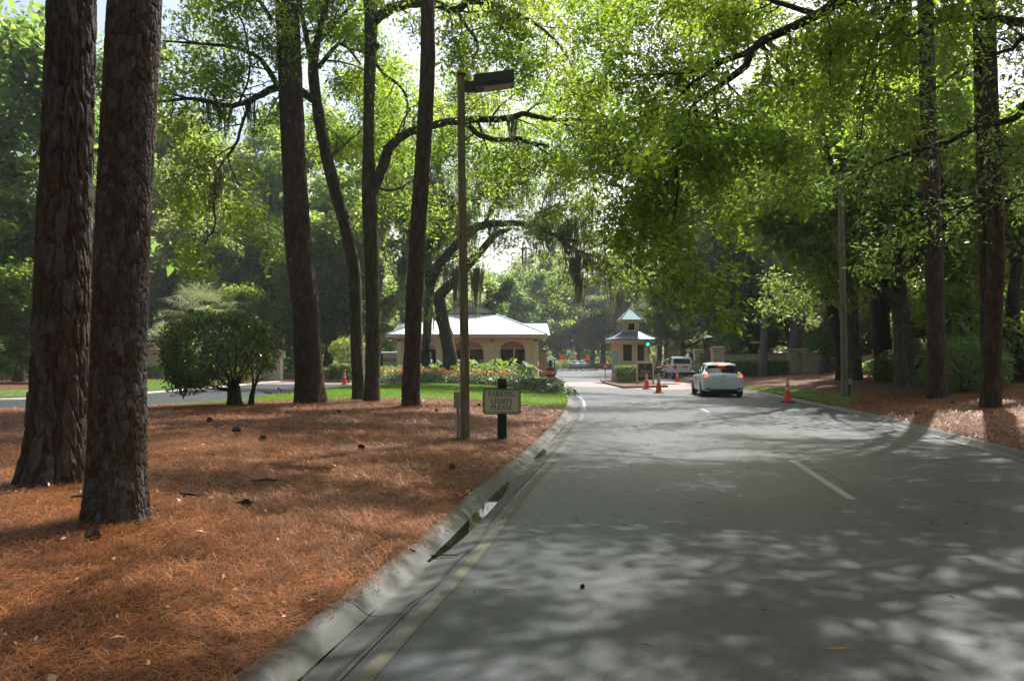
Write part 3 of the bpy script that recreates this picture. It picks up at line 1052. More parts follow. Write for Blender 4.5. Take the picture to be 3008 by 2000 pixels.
near_pine('pine_tree', 'nearest thick pine trunk at left standing in front of another pine', 336,
          [(338, 1548, 190), (343, 1400, 182), (350, 1000, 174), (360, 700, 172), (377, 350, 170), (396, 0, 166), (408, -200, 164)], 1548, 24, 0.12, 0.015, 5, 19, 0.15)
near_pine('pine_tree', 'thick deeply furrowed pine trunk at far left just behind the nearest pine', 150,
          [(152, 1430, 200), (168, 1250, 186), (178, 1000, 178), (188, 700, 172), (200, 350, 158), (212, 0, 152), (216, -200, 150)], 1430, 17, 0.40, 0.038, 9, 20, 0.30)


# ------------------------------------------------------------------ trunks further in
def base_depth(px, py):
    return G(px, py, None)


def trunk_tree(name, label, cat, pts, bark, seed, sides=18, rough=0.05, top=None, D=None, group=None, flare=1.18, taper=0.4):
    g = G(pts[0][0], pts[0][1], None) if D is None else None
    DD = D or g.y
    t = thing(name, label, cat, group=group)
    P, rad = to_world(pts, DD)
    P[0][2] = (g.z if g is not None else float(terrain(P[:1, 0], P[:1, 1])[0])) - 0.12
    r = np.random.default_rng(seed)
    Pd, rd = dense(P, rad, 0.2)
    s = np.linspace(0, 1, len(Pd)) * (Pd[-1][2] - Pd[0][2])
    rd = rd * (1 + (flare - 1) * np.exp(-s / 0.4))
    if top: Pd, rd = extend_up(Pd, rd, top, r, taper)
    w = Wood(); w.tube(Pd, rd, sides, rough, seed)
    return t, w, Pd, rd, DD, r


t, w, P, rad, D, r = trunk_tree('pine_tree', 'dark leaning pine right behind the round bush at left', 'tree',
    [(915, 1183, 92), (908, 1100, 84), (893, 850, 80), (880, 765, 80), (865, 500, 74), (855, 300, 72), (843, 0, 70), (838, -150, 68)], 'bark_pine', 21, 26, 0.06, top=22, group='tall pine trunks')
w.build('trunk', M['bark_pine'], t)
pine_crown(t, P[-1] - np.array([0, 0, 7]), 8, 4.2, r)
t, w, P, rad, D, r = trunk_tree('pine_tree', 'slim pine trunk just left of the wooden lamp post', 'tree',
    [(1207, 1192, 54), (1209, 1100, 50), (1222, 765, 48), (1243, 450, 46), (1256, 200, 44), (1256, 0, 40), (1256, -150, 40)], 'bark_pine', 22, 24, 0.06, top=20, group='tall pine trunks')
w.build('trunk', M['bark_pine'], t)
pine_crown(t, P[-1] - np.array([0, 0, 6]), 7, 3.8, r)
t, w, P, rad, D, r = trunk_tree('pine_tree', 'straight pine on the right verge in front of the azalea bush', 'tree',
    [(2753, 1170, 60), (2750, 1000, 56), (2742, 700, 56), (2728, 350, 52), (2718, 0, 48), (2712, -150, 46)], 'bark_pine', 23, 24, 0.05, top=21, group='tall pine trunks')
RIGHT_TRUNKS = [(P, rad * 1.0)]
w.build('trunk', M['bark_pine'], t)
pine_crown(t, P[-1] - np.array([0, 0, 6]), 7, 4.4, r)
t, w, P, rad, D, r = trunk_tree('pine_tree', 'twin trunk pine nearest the right edge', 'tree',
    [(2908, 1196, 64), (2916, 1000, 58), (2924, 700, 56), (2912, 350, 50), (2902, 0, 46), (2898, -150, 46)], 'bark_pine', 24, 24, 0.05, top=21, group='tall pine trunks')
P2, r2 = to_world([(2904, 1150, 40), (2896, 1000, 34), (2888, 700, 34), (2878, 350, 32), (2870, 0, 30), (2866, -150, 28)], D + 0.25)
P2, r2 = dense(P2, r2, 0.2); w.tube(P2, r2, 18, 0.05, 4)
RIGHT_TRUNKS += [(P, rad), (P2, r2)]
w.build('trunk', M['bark_pine'], t)
pine_crown(t, P[-1] - np.array([0, 0, 6]), 7, 4.4, r)

# ------------------------------------------------------------------ big broadleaf trees with limbs measured in the photo
SMALL = dict(spacing=0.42, L=1.25, leafn=30, lvl=1, spread=0.16, sub=2.4)


def fill_to(P, n, spread, r):
    """thin or thicken the leaf points to n, new leaves growing next to old ones"""
    if not n: return P
    if len(P) >= n: return P[r.permutation(len(P))[:n]]
    k = r.integers(0, len(P), n - len(P))
    return np.vstack([P, P[k] + r.normal(0, spread * 0.9, (len(k), 3)) * np.array([1, 1, 0.75])])


def px_of(P):
    d = P - np.array([0, 0, EYE]); c, s_ = math.cos(PITCH), math.sin(PITCH)
    dep = d[:, 1] * c + d[:, 2] * s_; up = -d[:, 1] * s_ + d[:, 2] * c
    return 1504 + d[:, 0] / dep * F, 1000 - up / dep * F, dep


def open_up(P, limbs, r, prob=0.75, margin=16, minr=0.03):
    """thin the leaves hanging in front of the thick limbs, which the photo shows bare"""
    keep = np.ones(len(P), bool)
    f = P[:, 1] > 2
    x, y, dep = px_of(P); lucky = r.random(len(P)) < prob
    for L_, rd in limbs:
        if len(L_) < 3: continue
        lx, ly, ld = px_of(L_)
        for i in range(0, len(L_)):
            if rd[i] < minr or ld[i] < 1 or abs(ly[i]) > 2500: continue
            m = margin + rd[i] / ld[i] * F
            keep &= ~(lucky & f & (dep < ld[i] + 0.3) & (np.abs(x - lx[i]) < m) & (np.abs(y - ly[i]) < m))
    return P[keep]


def leafy(t, w, limbs, D, r, wood_m, leaf_m, size, cfg, leafname='crown', sides=9, aspect=0.42, cap=None, front=(), prob=0.75):
    out = []
    ends = []; rads = []
    for pts in limbs:
        P, rad = to_world(pts, D) if len(pts[0]) >= 3 and not isinstance(pts, tuple) else pts
        Pd, rd = dense(P, rad, 0.22)
        Pd[1:-1] += r.normal(0, 0.012, (len(Pd) - 2, 3))
        w.tube(Pd, rd, sides, 0.08, int(r.integers(99)))
        spray(w, Pd, rd, r, out=out, **cfg)
        ends.append(Pd); rads.append((Pd, rd))
    w.build('trunk', M[wood_m], t)
    P = open_up(fill_to(np.vstack(out), cap, cfg['spread'], r), rads + list(front), r, prob)
    leaf_obj(leafname, P, size, M[leaf_m], t, r, aspect=aspect)
    return ends, P


# gum with the forked top, left one of the pair
t, w, P, rad, D, r = trunk_tree('gum_tree', 'left leaning trunk of the pair behind the mulch crest', 'tree',
    [(1053, 1184, 36), (1047, 1000, 36), (1040, 800, 38), (1010, 650, 36), (985, 560, 38), (958, 450, 36), (935, 330, 34), (920, 200, 32), (935, 110, 20), (960, 0, 16), (975, -120, 12)],
    'bark_oak', 31, 16, 0.08, D=26.5)
limbs = [
    [(925, 240, 22), (905, 130, 18), (890, 60, 16), (870, -60, 12)],
    [(935, 200, 16), (975, 150, 13), (1010, 130, 10), (1060, 190, 6)],
    [(930, 300, 22), (870, 262, 26, -0.5), (815, 255, 24, -1.0), (740, 292, 18, -1.6), (680, 312, 16, -2), (560, 290, 12, -2.5), (450, 302, 9, -3)],
    [(815, 255, 18, -1.0), (800, 225, 18, -1), (760, 170, 15, -1.2), (690, 140, 12, -1.5), (600, 130, 9, -2), (480, 120, 6, -2)],
    [(740, 292, 12, -1.6), (712, 360, 10, -1.6), (690, 430, 9, -1.6), (640, 500, 8, -1.7), (628, 600, 7, -1.8), (632, 660, 6, -2), (600, 720, 5, -2), (575, 770, 3, -2)],
    [(700, 310, 8, -2), (735, 200, 6, -2), (710, 60, 6, -2), (660, 0, 5, -2)],
    [(800, 60, 14, -0.5), (760, 0, 12, -1), (690, -80, 9, -2)],
    [(960, 470, 12), (1010, 430, 9, 1), (1060, 380, 7, 2), (1120, 300, 5, 3)],
    [(940, 120, 12, 0), (1010, 40, 10, 1), (1080, -40, 6, 2)],
    [(950, -20, 14, 0), (900, -150, 10, 1), (820, -280, 6, 1)],
    [(965, -60, 14, 0), (1060, -200, 10, 1), (1160, -300, 6, 1)],
]
CF = dict(spacing=0.6, L=2.7, leafn=30, lvl=1, spread=0.24, sub=2.0)
ends, LP = leafy(t, w, limbs, D, r, 'bark_oak', 'leaf_bright', 0.14, CF, cap=56000, front=[(P, rad)])
moss(t, [ends[2][int(len(ends[2]) * q)] for q in (0.45, 0.62, 0.7)] + [ends[4][int(len(ends[4]) * q)] for q in (0.45, 0.5, 0.52, 0.55)], r, 26, 1.5, 0.020, 0.14)

# gum, right one of the pair, with the big limb across the top
t, w, P, rad, D, r = trunk_tree('gum_tree', 'upright forked trunk with a knob high up, right one of the pair', 'tree',
    [(1092, 1186, 48), (1095, 1000, 44), (1092, 760, 44), (1085, 600, 46), (1083, 450, 36), (1085, 250, 34), (1090, 60, 38), (1078, 0, 24), (1066, -120, 22), (1060, -260, 18)],
    'bark_oak', 32, 16, 0.06, D=25.5)
w.tube(np.array([AT(1098, 140, 25.3), AT(1106, 132, 25.1), AT(1110, 125, 25.0)]), [0.14, 0.13, 0.03], 10)
limbs = [
    [(1095, 65, 34), (1120, 40, 30, -0.3), (1170, 18, 28, -0.6), (1235, 10, 26, -1), (1290, 15, 24, -1.2), (1325, 30, 22, -1.5), (1350, 25, 22, -1.6), (1385, 3, 22, -1.8), (1440, 12, 16, -2), (1480, 22, 12, -2.2), (1560, 60, 8, -2.5)],
    [(1340, 30, 12, -1.5), (1365, 70, 11, -1.6), (1395, 115, 10, -1.8), (1404, 145, 8, -1.8), (1390, 175, 5, -1.8)],
    [(1440, 12, 10, -2), (1470, 70, 7, -2), (1500, 120, 6, -2), (1505, 180, 4, -2)],
    [(1085, 600, 26), (1120, 500, 32), (1148, 430, 30, 0.2), (1190, 395, 26, 0.3), (1260, 370, 24, 0.2), (1360, 352, 22, 0), (1440, 352, 20, -0.5), (1500, 345, 18, -0.7), (1540, 335, 17, -1), (1610, 350, 13, -1.2), (1690, 352, 9, -1.4), (1780, 358, 5, -1.6)],
    [(1480, 22, 12, -2), (1560, 60, 9, -2.5), (1640, 130, 7, -3), (1690, 220, 5, -3.5), (1720, 330, 4, -4)],
    [(1385, 3, 12, -1.8), (1480, -60, 12, -2), (1600, -80, 9, -3), (1700, -40, 6, -4)],
    [(1370, 362, 16, 0), (1400, 390, 18, -0.2), (1450, 412, 17, -0.4), (1520, 408, 15, -0.6), (1560, 420, 12, -0.8), (1610, 430, 9, -1)],
    [(1640, 352, 9, -1.2), (1670, 372, 8, -1.3), (1690, 410, 6, -1.4)],
    [(1100, 180, 10), (1130, 220, 10, 0.5), (1180, 260, 8, 1), (1205, 330, 6, 1)],
    [(1078, 0, 16), (1000, -120, 12, 1), (930, -200, 8, 2)],
    [(1100, 60, 16), (1108, -40, 16, 0.5), (1180, -200, 12, 1), (1250, -300, 8, 1)],
    [(1064, -200, 16), (1100, -400, 10, 1), (1180, -520, 6, 1)],
    [(1075, 530, 9), (1150, 560, 8, 1), (1230, 520, 6, 2)],
]
ends, LP = leafy(t, w, limbs, D, r, 'bark_oak', 'leaf_bright', 0.13, CF, cap=60000, front=[(P, rad)])
moss(t, [ends[0][int(len(ends[0]) * q)] for q in (0.75, 0.8, 0.86, 0.9)] + [ends[3][int(len(ends[3]) * q)] for q in (0.52, 0.63, 0.66, 0.68)] +
     [AT(1360, 200, 25), AT(1430, 290, 26), AT(1460, 300, 26)], r, 22, 1.1, 0.018, 0.15)
moss(t, [AT(1357, 125, 24.6)] * 4, r, 18, 1.7, 0.03, 0.04)

# live oak among the flower bed with arching moss hung limbs
t, w, P, rad, D, r = trunk_tree('live_oak_tree', 'leaning live oak hung with moss in front of the gatehouse', 'tree',
    [(1326, 1100, 44), (1318, 1020, 40), (1305, 960, 38), (1296, 915, 36), (1290, 874, 34), (1310, 847, 30), (1344, 816, 28), (1381, 772, 27), (1422, 728, 22), (1456, 690, 18), (1500, 672, 12)],
    'bark_oak', 33, 16, 0.10, D=47)
limbs = [
    [(1252, 1090, 28, 1), (1254, 979, 27, 1), (1263, 857, 26, 1), (1283, 789, 28, 0.5), (1303, 762, 27), (1371, 687, 26, -1), (1422, 662, 24, -2), (1473, 657, 20, -3), (1541, 659, 18, -4), (1592, 674, 15, -5), (1632, 691, 13, -6), (1693, 708, 8, -7)],
    [(1262, 840, 24, 1), (1256, 738, 24, 1), (1290, 670, 20, 1), (1320, 620, 18, 1), (1337, 595, 14, 1), (1300, 560, 10, 1), (1240, 520, 7, 2)],
    [(1258, 760, 22, 1), (1212, 694, 20, 1), (1195, 640, 18, 1), (1170, 615, 15, 1), (1130, 600, 10, 0), (1060, 610, 6, 0)],
    [(1632, 691, 9, -6), (1660, 665, 7, -6), (1690, 640, 5, -6)],
    [(1337, 600, 12, 1), (1400, 570, 12, 0), (1480, 550, 10, -1), (1560, 530, 7, -2)],
    [(1560, 662, 10, -4), (1600, 620, 8, -4), (1640, 600, 6, -5)],
    [(1632, 691, 9, -6), (1690, 735, 8, -6), (1750, 755, 6, -6), (1800, 780, 4, -6)],
    [(1422, 662, 12, -2), (1450, 600, 12, -2), (1500, 520, 10, -1), (1530, 430, 8, 0), (1600, 330, 6, 0)],
    [(1290, 670, 12, 1), (1300, 560, 14, 2), (1280, 440, 12, 3), (1330, 330, 9, 4), (1400, 250, 6, 5)],
    [(1300, 560, 10, 2), (1180, 440, 9, 3), (1120, 330, 7, 4)],
]
CFO = dict(spacing=0.8, L=3.0, leafn=28, lvl=1, spread=0.34, sub=2.0)
ends, LP = leafy(t, w, limbs, D, r, 'bark_oak', 'leaf_mid', 0.20, CFO, cap=44000, prob=0.3)
mp = []
for e in ends:
    for q in r.uniform(0.25, 1.0, 15): mp.append(e[min(int(len(e) * q), len(e) - 1)] + r.normal(0, 0.15, 3))
for q in r.permutation(len(LP))[:150]: mp.append(LP[q])
moss(t, mp, r, 16, 1.9, 0.022, 0.2)
moss(t, [AT(1690 + 10 * k, 780 + 20 * k, 41) for k in range(3)] + [AT(1690, 760, 41)] * 2, r, 26, 2.6, 0.03, 0.2)
moss(t, [AT(1400, 790, 44)] * 3 + [AT(1338, 790, 46)] * 2 + [AT(1180, 760, 47)] * 3, r, 26, 3.4, 0.03, 0.2)

# off-frame oak on the right whose limbs reach over the road
t = thing('oak_tree', 'overhanging oak at right whose long bare limb crosses above the road', 'tree')
r = np.random.default_rng(41)
w = Wood()
bx, by = 13.2, 15.0
bz = float(terrain(np.array([bx]), np.array([by]))[0])
Pt = np.array([(bx, by, bz - 0.1), (bx - 0.1, by, 2), (bx - 0.5, by - 0.1, 5), (bx - 1.5, by - 0.4, 8), (bx - 1.2, by, 11), (bx - 1, by, 15)])
Pt, rt = dense(Pt, np.array([0.42, 0.34, 0.30, 0.26, 0.2, 0.1]), 0.3)
w.tube(Pt, rt, 18, 0.08, 3)
J0 = AT(2486, 0, 13.0)
limbs = [
    (np.array([Pt[int(len(Pt) * 0.55)], AT(2900, -190, 13.6), AT(2680, -90, 13.2), J0, AT(2400, 41, 12.9), AT(2329, 81, 12.8), AT(2261, 108, 12.8), AT(2220, 136, 12.7), AT(2190, 190, 12.6), AT(2142, 234, 12.5), AT(2109, 261, 12.5), AT(2068, 281, 12.4), AT(2034, 308, 12.4), AT(2024, 339, 12.3), AT(2015, 380, 12.3), AT(2000, 440, 12.2), AT(1980, 520, 12.2), AT(1950, 600, 12.2)]),
     np.array([0.16, 0.12, 0.105, 0.095, 0.085, 0.08, 0.072, 0.066, 0.060, 0.056, 0.05, 0.045, 0.035, 0.028, 0.024, 0.02, 0.014, 0.008])),
    (np.array([AT(2220, 136, 12.7), AT(2176, 166, 12.9), AT(2149, 176, 13), AT(2122, 178, 13.1), AT(2075, 217, 13.2), AT(2034, 248, 13.3), AT(2003, 281, 13.4), AT(1986, 298, 13.5), AT(1939, 319, 13.6), AT(1888, 342, 13.7), AT(1837, 353, 13.8), AT(1760, 380, 14), AT(1680, 430, 14)]),
     np.array([0.05, 0.045, 0.042, 0.04, 0.034, 0.03, 0.026, 0.024, 0.02, 0.018, 0.015, 0.010, 0.006])),
    (np.array([AT(2122, 178, 13.1), AT(2080, 150, 13.5), AT(2000, 152, 14), AT(1920, 160, 14.3)]), np.array([0.02, 0.016, 0.012, 0.006])),
    (np.array([AT(2040, 305, 12.4), AT(2060, 400, 12.8), AT(2100, 480, 13.2), AT(2160, 560, 13.6), AT(2200, 640, 14)]), np.array([0.03, 0.026, 0.02, 0.015, 0.007])),
    (np.array([AT(2100, 265, 12.5), AT(2105, 340, 12.0), AT(2130, 420, 11.8), AT(2180, 470, 11.6)]), np.array([0.026, 0.02, 0.015, 0.006])),
    (np.array([AT(1986, 298, 13.5), AT(1960, 380, 13.2), AT(1900, 480, 13), AT(1850, 580, 13), AT(1830, 680, 13)]), np.array([0.022, 0.018, 0.015, 0.011, 0.005])),
    (np.array([AT(2024, 339, 12.3), AT(1990, 450, 11.6), AT(1990, 560, 11.3), AT(1975, 680, 11.1), AT(1990, 760, 11)]), np.array([0.024, 0.02, 0.016, 0.010, 0.005])),
    (np.array([AT(2400, 41, 12.9), AT(2250, 0, 14), AT(2100, -40, 15), AT(1950, -30, 16), AT(1800, 20, 17), AT(1700, 90, 17.5)]), np.array([0.05, 0.045, 0.035, 0.03, 0.02, 0.008])),
    (np.array([AT(2680, -90, 13.2), AT(2600, 40, 13.8), AT(2560, 160, 14.4), AT(2520, 300, 15)]), np.array([0.04, 0.035, 0.025, 0.01])),
    (np.array([Pt[int(len(Pt) * 0.7)], AT(2700, -500, 15), AT(2300, -450, 15), AT(1900, -350, 15.5), AT(1500, -260, 16)]), np.array([0.1, 0.08, 0.06, 0.04, 0.01])),
    (np.array([Pt[int(len(Pt) * 0.8)], AT(2700, -800, 13), AT(2300, -900, 12), AT(1800, -1000, 12)]), np.array([0.1, 0.08, 0.05, 0.02])),
    (np.array([Pt[int(len(Pt) * 0.6)], AT(3000, -400, 18), AT(2700, -400, 19), AT(2300, -300, 20), AT(1950, -150, 21)]), np.array([0.1, 0.08, 0.06, 0.04, 0.01])),
]
CFJ = dict(spacing=0.34, L=1.9, leafn=26, lvl=1, spread=0.13, sub=2.3, flat=0.2, trop=-0.06)
ends, LP = leafy(t, w, limbs, D, r, 'bark_dark', 'leaf_bright', 0.094, CFJ, cap=120000, front=RIGHT_TRUNKS)
moss(t, [AT(2465, 70, 13), AT(2466, 60, 13)], r, 16, 1.3, 0.010, 0.05)

# unseen taller oak behind it, added above the frame to shade the near road
t = thing('oak_tree', 'tall oak just outside the right edge whose crown roofs the near road', 'tree')
r = np.random.default_rng(43)
w = Wood()
bx, by = 15.5, 21.5
bz = float(terrain(np.array([bx]), np.array([by]))[0])
Pt = np.array([(bx, by, bz - 0.1), (bx + 0.6, by, 3), (bx + 0.8, by, 7), (bx - 0.5, by - 0.4, 11), (bx - 3, by, 14), (bx - 5, by, 16)])
Pt, rt = dense(Pt, np.array([0.40, 0.32, 0.28, 0.24, 0.18, 0.1]), 0.3)
w.tube(Pt, rt, 14, 0.08, 3)
q = lambda f: Pt[int((len(Pt) - 1) * f)]
rr4 = np.array([0.09, 0.06, 0.045, 0.03, 0.010])
limbs = [
    (np.array([q(0.7), (9, 18, 13), (4, 15, 13.5), (-1, 13, 13), (-6, 12, 12.5)]), rr4),
    (np.array([q(0.85), (7, 21, 15), (2, 21, 15.5), (-4, 19, 15), (-9, 18, 14)]), rr4),
    (np.array([q(0.75), (9, 16, 14), (6, 11, 14), (2, 8, 13), (-2, 5, 12)]), rr4),
    (np.array([q(1.0), (7, 24, 17), (3, 25, 18), (-1, 25, 18), (-6, 24, 17)]), rr4),
    (np.array([q(0.65), (12, 15, 12), (10, 10, 12), (8, 6, 11.5), (6, 2, 11)]), rr4),
    (np.array([q(0.6), (10, 15, 11), (6, 12.5, 11), (3, 10.5, 10.5), (-1, 9, 10.5)]), rr4),
    (np.array([(6, 12.5, 11), (6, 10, 11), (5, 7, 10.5), (4, 4, 10), (3, 2, 10)]), rr4 * 0.6),
    (np.array([(4, 15, 13.5), (1, 17, 14), (-3, 16, 14.5), (-7, 15, 14), (-11, 15, 13)]), rr4 * 0.6),
]
leafy(t, w, limbs, 0, r, 'bark_dark', 'leaf_mid', 0.13, dict(spacing=0.9, L=3.4, leafn=24, lvl=1, spread=0.34, sub=2.0, flat=0.6), cap=62000)

# dark oak limbs in the upper right corner
t = thing('oak_tree', 'dark leafed oak at the right edge with limbs crossing the pines', 'tree')
r = np.random.default_rng(42)
w = Wood()
bx, by = 17.2, 19.5
bz = float(terrain(np.array([bx]), np.array([by]))[0])
Pt = np.array([(bx, by, bz - 0.1), (bx - 0.1, by, 2), (bx - 0.3, by - 0.1, 4), (bx - 0.6, by - 0.4, 8), (bx - 0.6, by, 12), (bx, by, 16)])
Pt, rt = dense(Pt, np.array([0.42, 0.34, 0.30, 0.26, 0.2, 0.1]), 0.3)
w.tube(Pt, rt, 18, 0.08, 3)
q = lambda f: Pt[int(len(Pt) * f)]
limbs = [
    (np.array([q(0.5), AT(3100, 75, 18), AT(2990, 65, 17.5), AT(2880, 50, 17), AT(2760, 60, 16.6), AT(2680, 105, 16.3), AT(2600, 155, 16), AT(2500, 190, 15.8)]), np.array([0.14, 0.11, 0.095, 0.08, 0.06, 0.045, 0.03, 0.012])),
    (np.array([q(0.42), AT(3080, 290, 18), AT(2980, 350, 17.6), AT(2870, 375, 17.2), AT(2800, 410, 17), AT(2740, 430, 16.8), AT(2650, 455, 16.5), AT(2560, 490, 16.2), AT(2480, 560, 16)]), np.array([0.12, 0.09, 0.075, 0.065, 0.055, 0.05, 0.035, 0.022, 0.01])),
    (np.array([q(0.45), AT(3060, 130, 17), AT(2960, 150, 16.8), AT(2860, 180, 16.4), AT(2780, 240, 16), AT(2700, 280, 15.8), AT(2600, 320, 15.5)]), np.array([0.08, 0.06, 0.045, 0.038, 0.028, 0.018, 0.008])),
    (np.array([q(0.35), AT(3060, 560, 18), AT(2960, 590, 17.8), AT(2880, 585, 17.6), AT(2800, 640, 17.4), AT(2730, 690, 17.2), AT(2640, 730, 17)]), np.array([0.07, 0.05, 0.04, 0.03, 0.024, 0.016, 0.007])),
    (np.array([q(0.55), AT(3000, -150, 17), AT(2800, -160, 16), AT(2620, -120, 15.5), AT(2480, -40, 15), AT(2420, 60, 15)]), np.array([0.1, 0.08, 0.06, 0.045, 0.03, 0.01])),
    (np.array([q(0.6), AT(2950, -350, 18), AT(2700, -400, 17), AT(2500, -300, 16)]), np.array([0.1, 0.08, 0.05, 0.02])),
    (np.array([q(0.7), AT(3000, -600, 22), AT(2800, -700, 23), AT(2500, -600, 24)]), np.array([0.1, 0.08, 0.05, 0.02])),
    (np.array([q(0.4), AT(3150, 350, 17), AT(3040, 420, 15), AT(2900, 430, 14.5)]), np.array([0.06, 0.05, 0.03, 0.01])),
    (np.array([AT(2600, 155, 16), AT(2560, 230, 16), AT(2540, 320, 16.2), AT(2530, 400, 16.4)]), np.array([0.03, 0.025, 0.02, 0.01])),
    (np.array([AT(2760, 60, 16.6), AT(2690, 30, 16), AT(2600, 20, 15.6), AT(2520, 50, 15.2)]), np.array([0.04, 0.03, 0.02, 0.01])),
]
CFK = dict(spacing=0.42, L=1.6, leafn=20, lvl=1, spread=0.2, sub=2.3, flat=0.3, trop=-0.05)
leafy(t, w, limbs, D, r, 'bark_dark', 'leaf_dark', 0.10, CFK, cap=52000, front=RIGHT_TRUNKS)

# oak with the low fork behind the right lamp pole
t, w, P, rad, D, r = trunk_tree('oak_tree', 'dark forked oak leaning left behind the tall grey pole at right', 'tree',
    [(2474, 1108, 40), (2470, 1040, 34), (2456, 979, 34), (2440, 880, 34), (2425, 815, 36), (2418, 770, 34), (2424, 735, 30), (2408, 690, 26), (2412, 640, 20), (2440, 560, 16), (2450, 420, 12)],
    'bark_dark', 34, 16, 0.10, D=42)
limbs = [
    [(2420, 790, 30), (2400, 760, 26), (2375, 731, 22), (2350, 700, 18), (2334, 675, 14), (2300, 620, 8)],
    [(2410, 655, 16), (2380, 645, 13), (2340, 650, 12), (2300, 630, 9), (2260, 600, 6)],
    [(2410, 655, 14), (2440, 600, 12), (2500, 520, 9), (2560, 480, 6)],
    [(2450, 500, 12), (2380, 400, 9), (2300, 330, 6)],
    [(2445, 540, 12), (2520, 400, 9), (2600, 330, 6)],
    [(2440, 880, 9), (2520, 840, 8), (2600, 820, 6), (2650, 850, 4)],
    [(2430, 840, 9), (2360, 840, 8), (2300, 860, 5)],
]
leafy(t, w, limbs, D, r, 'bark_dark', 'leaf_mid', 0.18, CFO, cap=26000, front=[(P, rad)])


# big oak beside it reaching over the middle of the road
t, w, P, rad, D, r = trunk_tree('oak_tree', 'thick oak trunk close beside the forked oak at right', 'tree',
    [(2515, 1105, 40), (2508, 1000, 36), (2500, 850, 36), (2495, 700, 34), (2490, 560, 30), (2480, 420, 24)], 'bark_oak', 35, 16, 0.10, D=41)
rr5 = np.array([0.20, 0.15, 0.11, 0.07, 0.02])
limbs = [
    (np.array([P[int(len(P) * 0.6)], (14.5, 38, 9.5), (11, 36, 11), (7.5, 34, 12), (4, 33, 12)]), rr5),
    (np.array([P[int(len(P) * 0.7)], (14.5, 35, 10.5), (12, 31, 12), (9, 28, 13), (6, 26, 13)]), rr5),
    (np.array([P[int(len(P) * 0.8)], (14, 41, 13), (10, 42, 15), (6, 43, 15.5), (2, 42, 15)]), rr5),
    (np.array([P[int(len(P) * 0.55)], (16, 37, 8), (15, 33, 9.5), (13, 29, 10.5), (12, 25, 11)]), rr5),
    (np.array([P[int(len(P) * 0.9)], (15, 38, 15), (11, 36, 17), (7, 35, 18), (2, 34, 18)]), rr5),
    (np.array([P[int(len(P) * 0.6)], (20, 40, 10), (22, 38, 12), (24, 37, 13), (26, 36, 13)]), rr5),
]
leafy(t, w, limbs, D, r, 'bark_oak', 'leaf_bright', 0.17, dict(spacing=0.9, L=3.2, leafn=28, lvl=1, spread=0.38, sub=2.0, flat=0.5), cap=46000, front=[(P, rad)])


# ------------------------------------------------------------------ repeatable trees (shared meshes)
def oak_type(seed, H, Rc, nm, leaf, size, wood_m, per=60, nlimb=8, low=0.22, NL=27000):
    r = np.random.default_rng(seed)
    root = thing('tree_type', 'x', 'tree')
    w = Wood(); out = []
    fork = H * r.uniform(0.28, 0.38)
    T = limb_curve((0, 0, -0.2), (r.normal(0, 0.06), r.normal(0, 0.06), 1), H * 0.9, 12, 0.05, 0.03, r)
    rt = np.linspace(H * 0.026, 0.04, len(T)); rt[0] *= 1.3
    w.tube(T, rt, 10, 0.1, seed)
    for i in range(nlimb):
        f = low + (0.95 - low) * (i + 0.3) / nlimb
        k = f * 12; p = T[int(k)] + (T[min(int(k) + 1, 12)] - T[int(k)]) * (k % 1)
        a = i * 2.4 + r.uniform(-0.4, 0.4)
        Lm = Rc * (1.05 - 0.55 * f) * r.uniform(0.8, 1.15)
        d = (math.cos(a), math.sin(a), 0.25 + 0.7 * f)
        C = limb_curve(p, d, Lm, 7, 0.16, 0.02, r)
        rc = np.linspace(0.018 * H * (1 - 0.5 * f), 0.03, len(C))
        w.tube(C, rc, 7)
        spray(w, C, rc, r, Rc * 0.15, Rc * 0.42, per, out, 1, 0.32, 4, 0.0, 0.25, 0.35, False, 2.0)
    w.build('trunk', M[wood_m], root)
    P = fill_to(np.vstack(out), NL, 0.36, r)
    leaf_obj('crown', P, size, M[leaf], root, r, aspect=0.55)
    return root


def pine_type(seed, H, leaf='leaf_pine'):
    r = np.random.default_rng(seed)
    root = thing('tree_type', 'x', 'tree')
    w = Wood()
    T = limb_curve((0, 0, -0.2), (r.normal(0, 0.03), r.normal(0, 0.03), 1), H, 14, 0.025, 0.03, r)
    rt = np.linspace(H * 0.0145, 0.05, len(T)); rt[0] *= 1.15
    w.tube(T, rt, 10, 0.05, seed); w.build('trunk', M['bark_grey'], root)
    k = int(14 * 0.6)
    pine_crown(root, T[k], H * 0.40, H * 0.15, r, leaf, n_br=24, wood_m='bark_grey', needle=0.40, per=50)
    return root


TY = {
    'oak_a': oak_type(101, 15, 6.2, 'oak_a', 'leaf_mid', 0.27, 'bark_oak', per=70, nlimb=9),
    'oak_b': oak_type(102, 13, 5.5, 'oak_b', 'leaf_dark', 0.27, 'bark_oak', per=70, nlimb=9),
    'oak_c': oak_type(103, 17, 5.8, 'oak_c', 'leaf_grey', 0.27, 'bark_grey', per=60, nlimb=10),
    'oak_l': oak_type(105, 11, 5.0, 'oak_l', 'leaf_bright', 0.27, 'bark_oak', per=60, nlimb=9, low=0.15),
    'slim': oak_type(104, 17, 3.6, 'slim', 'leaf_mid', 0.27, 'bark_dark', per=46, nlimb=9, low=0.42, NL=14000),
    'pine': pine_type(111, 24),
    'pine_b': pine_type(112, 21, 'leaf_pine'),
}
TYNAME = {'oak_a': 'oak_tree', 'oak_b': 'oak_tree', 'oak_c': 'live_oak_tree', 'oak_l': 'young_oak_tree', 'slim': 'hardwood_tree', 'pine': 'pine_tree', 'pine_b': 'pine_tree'}
used = set()


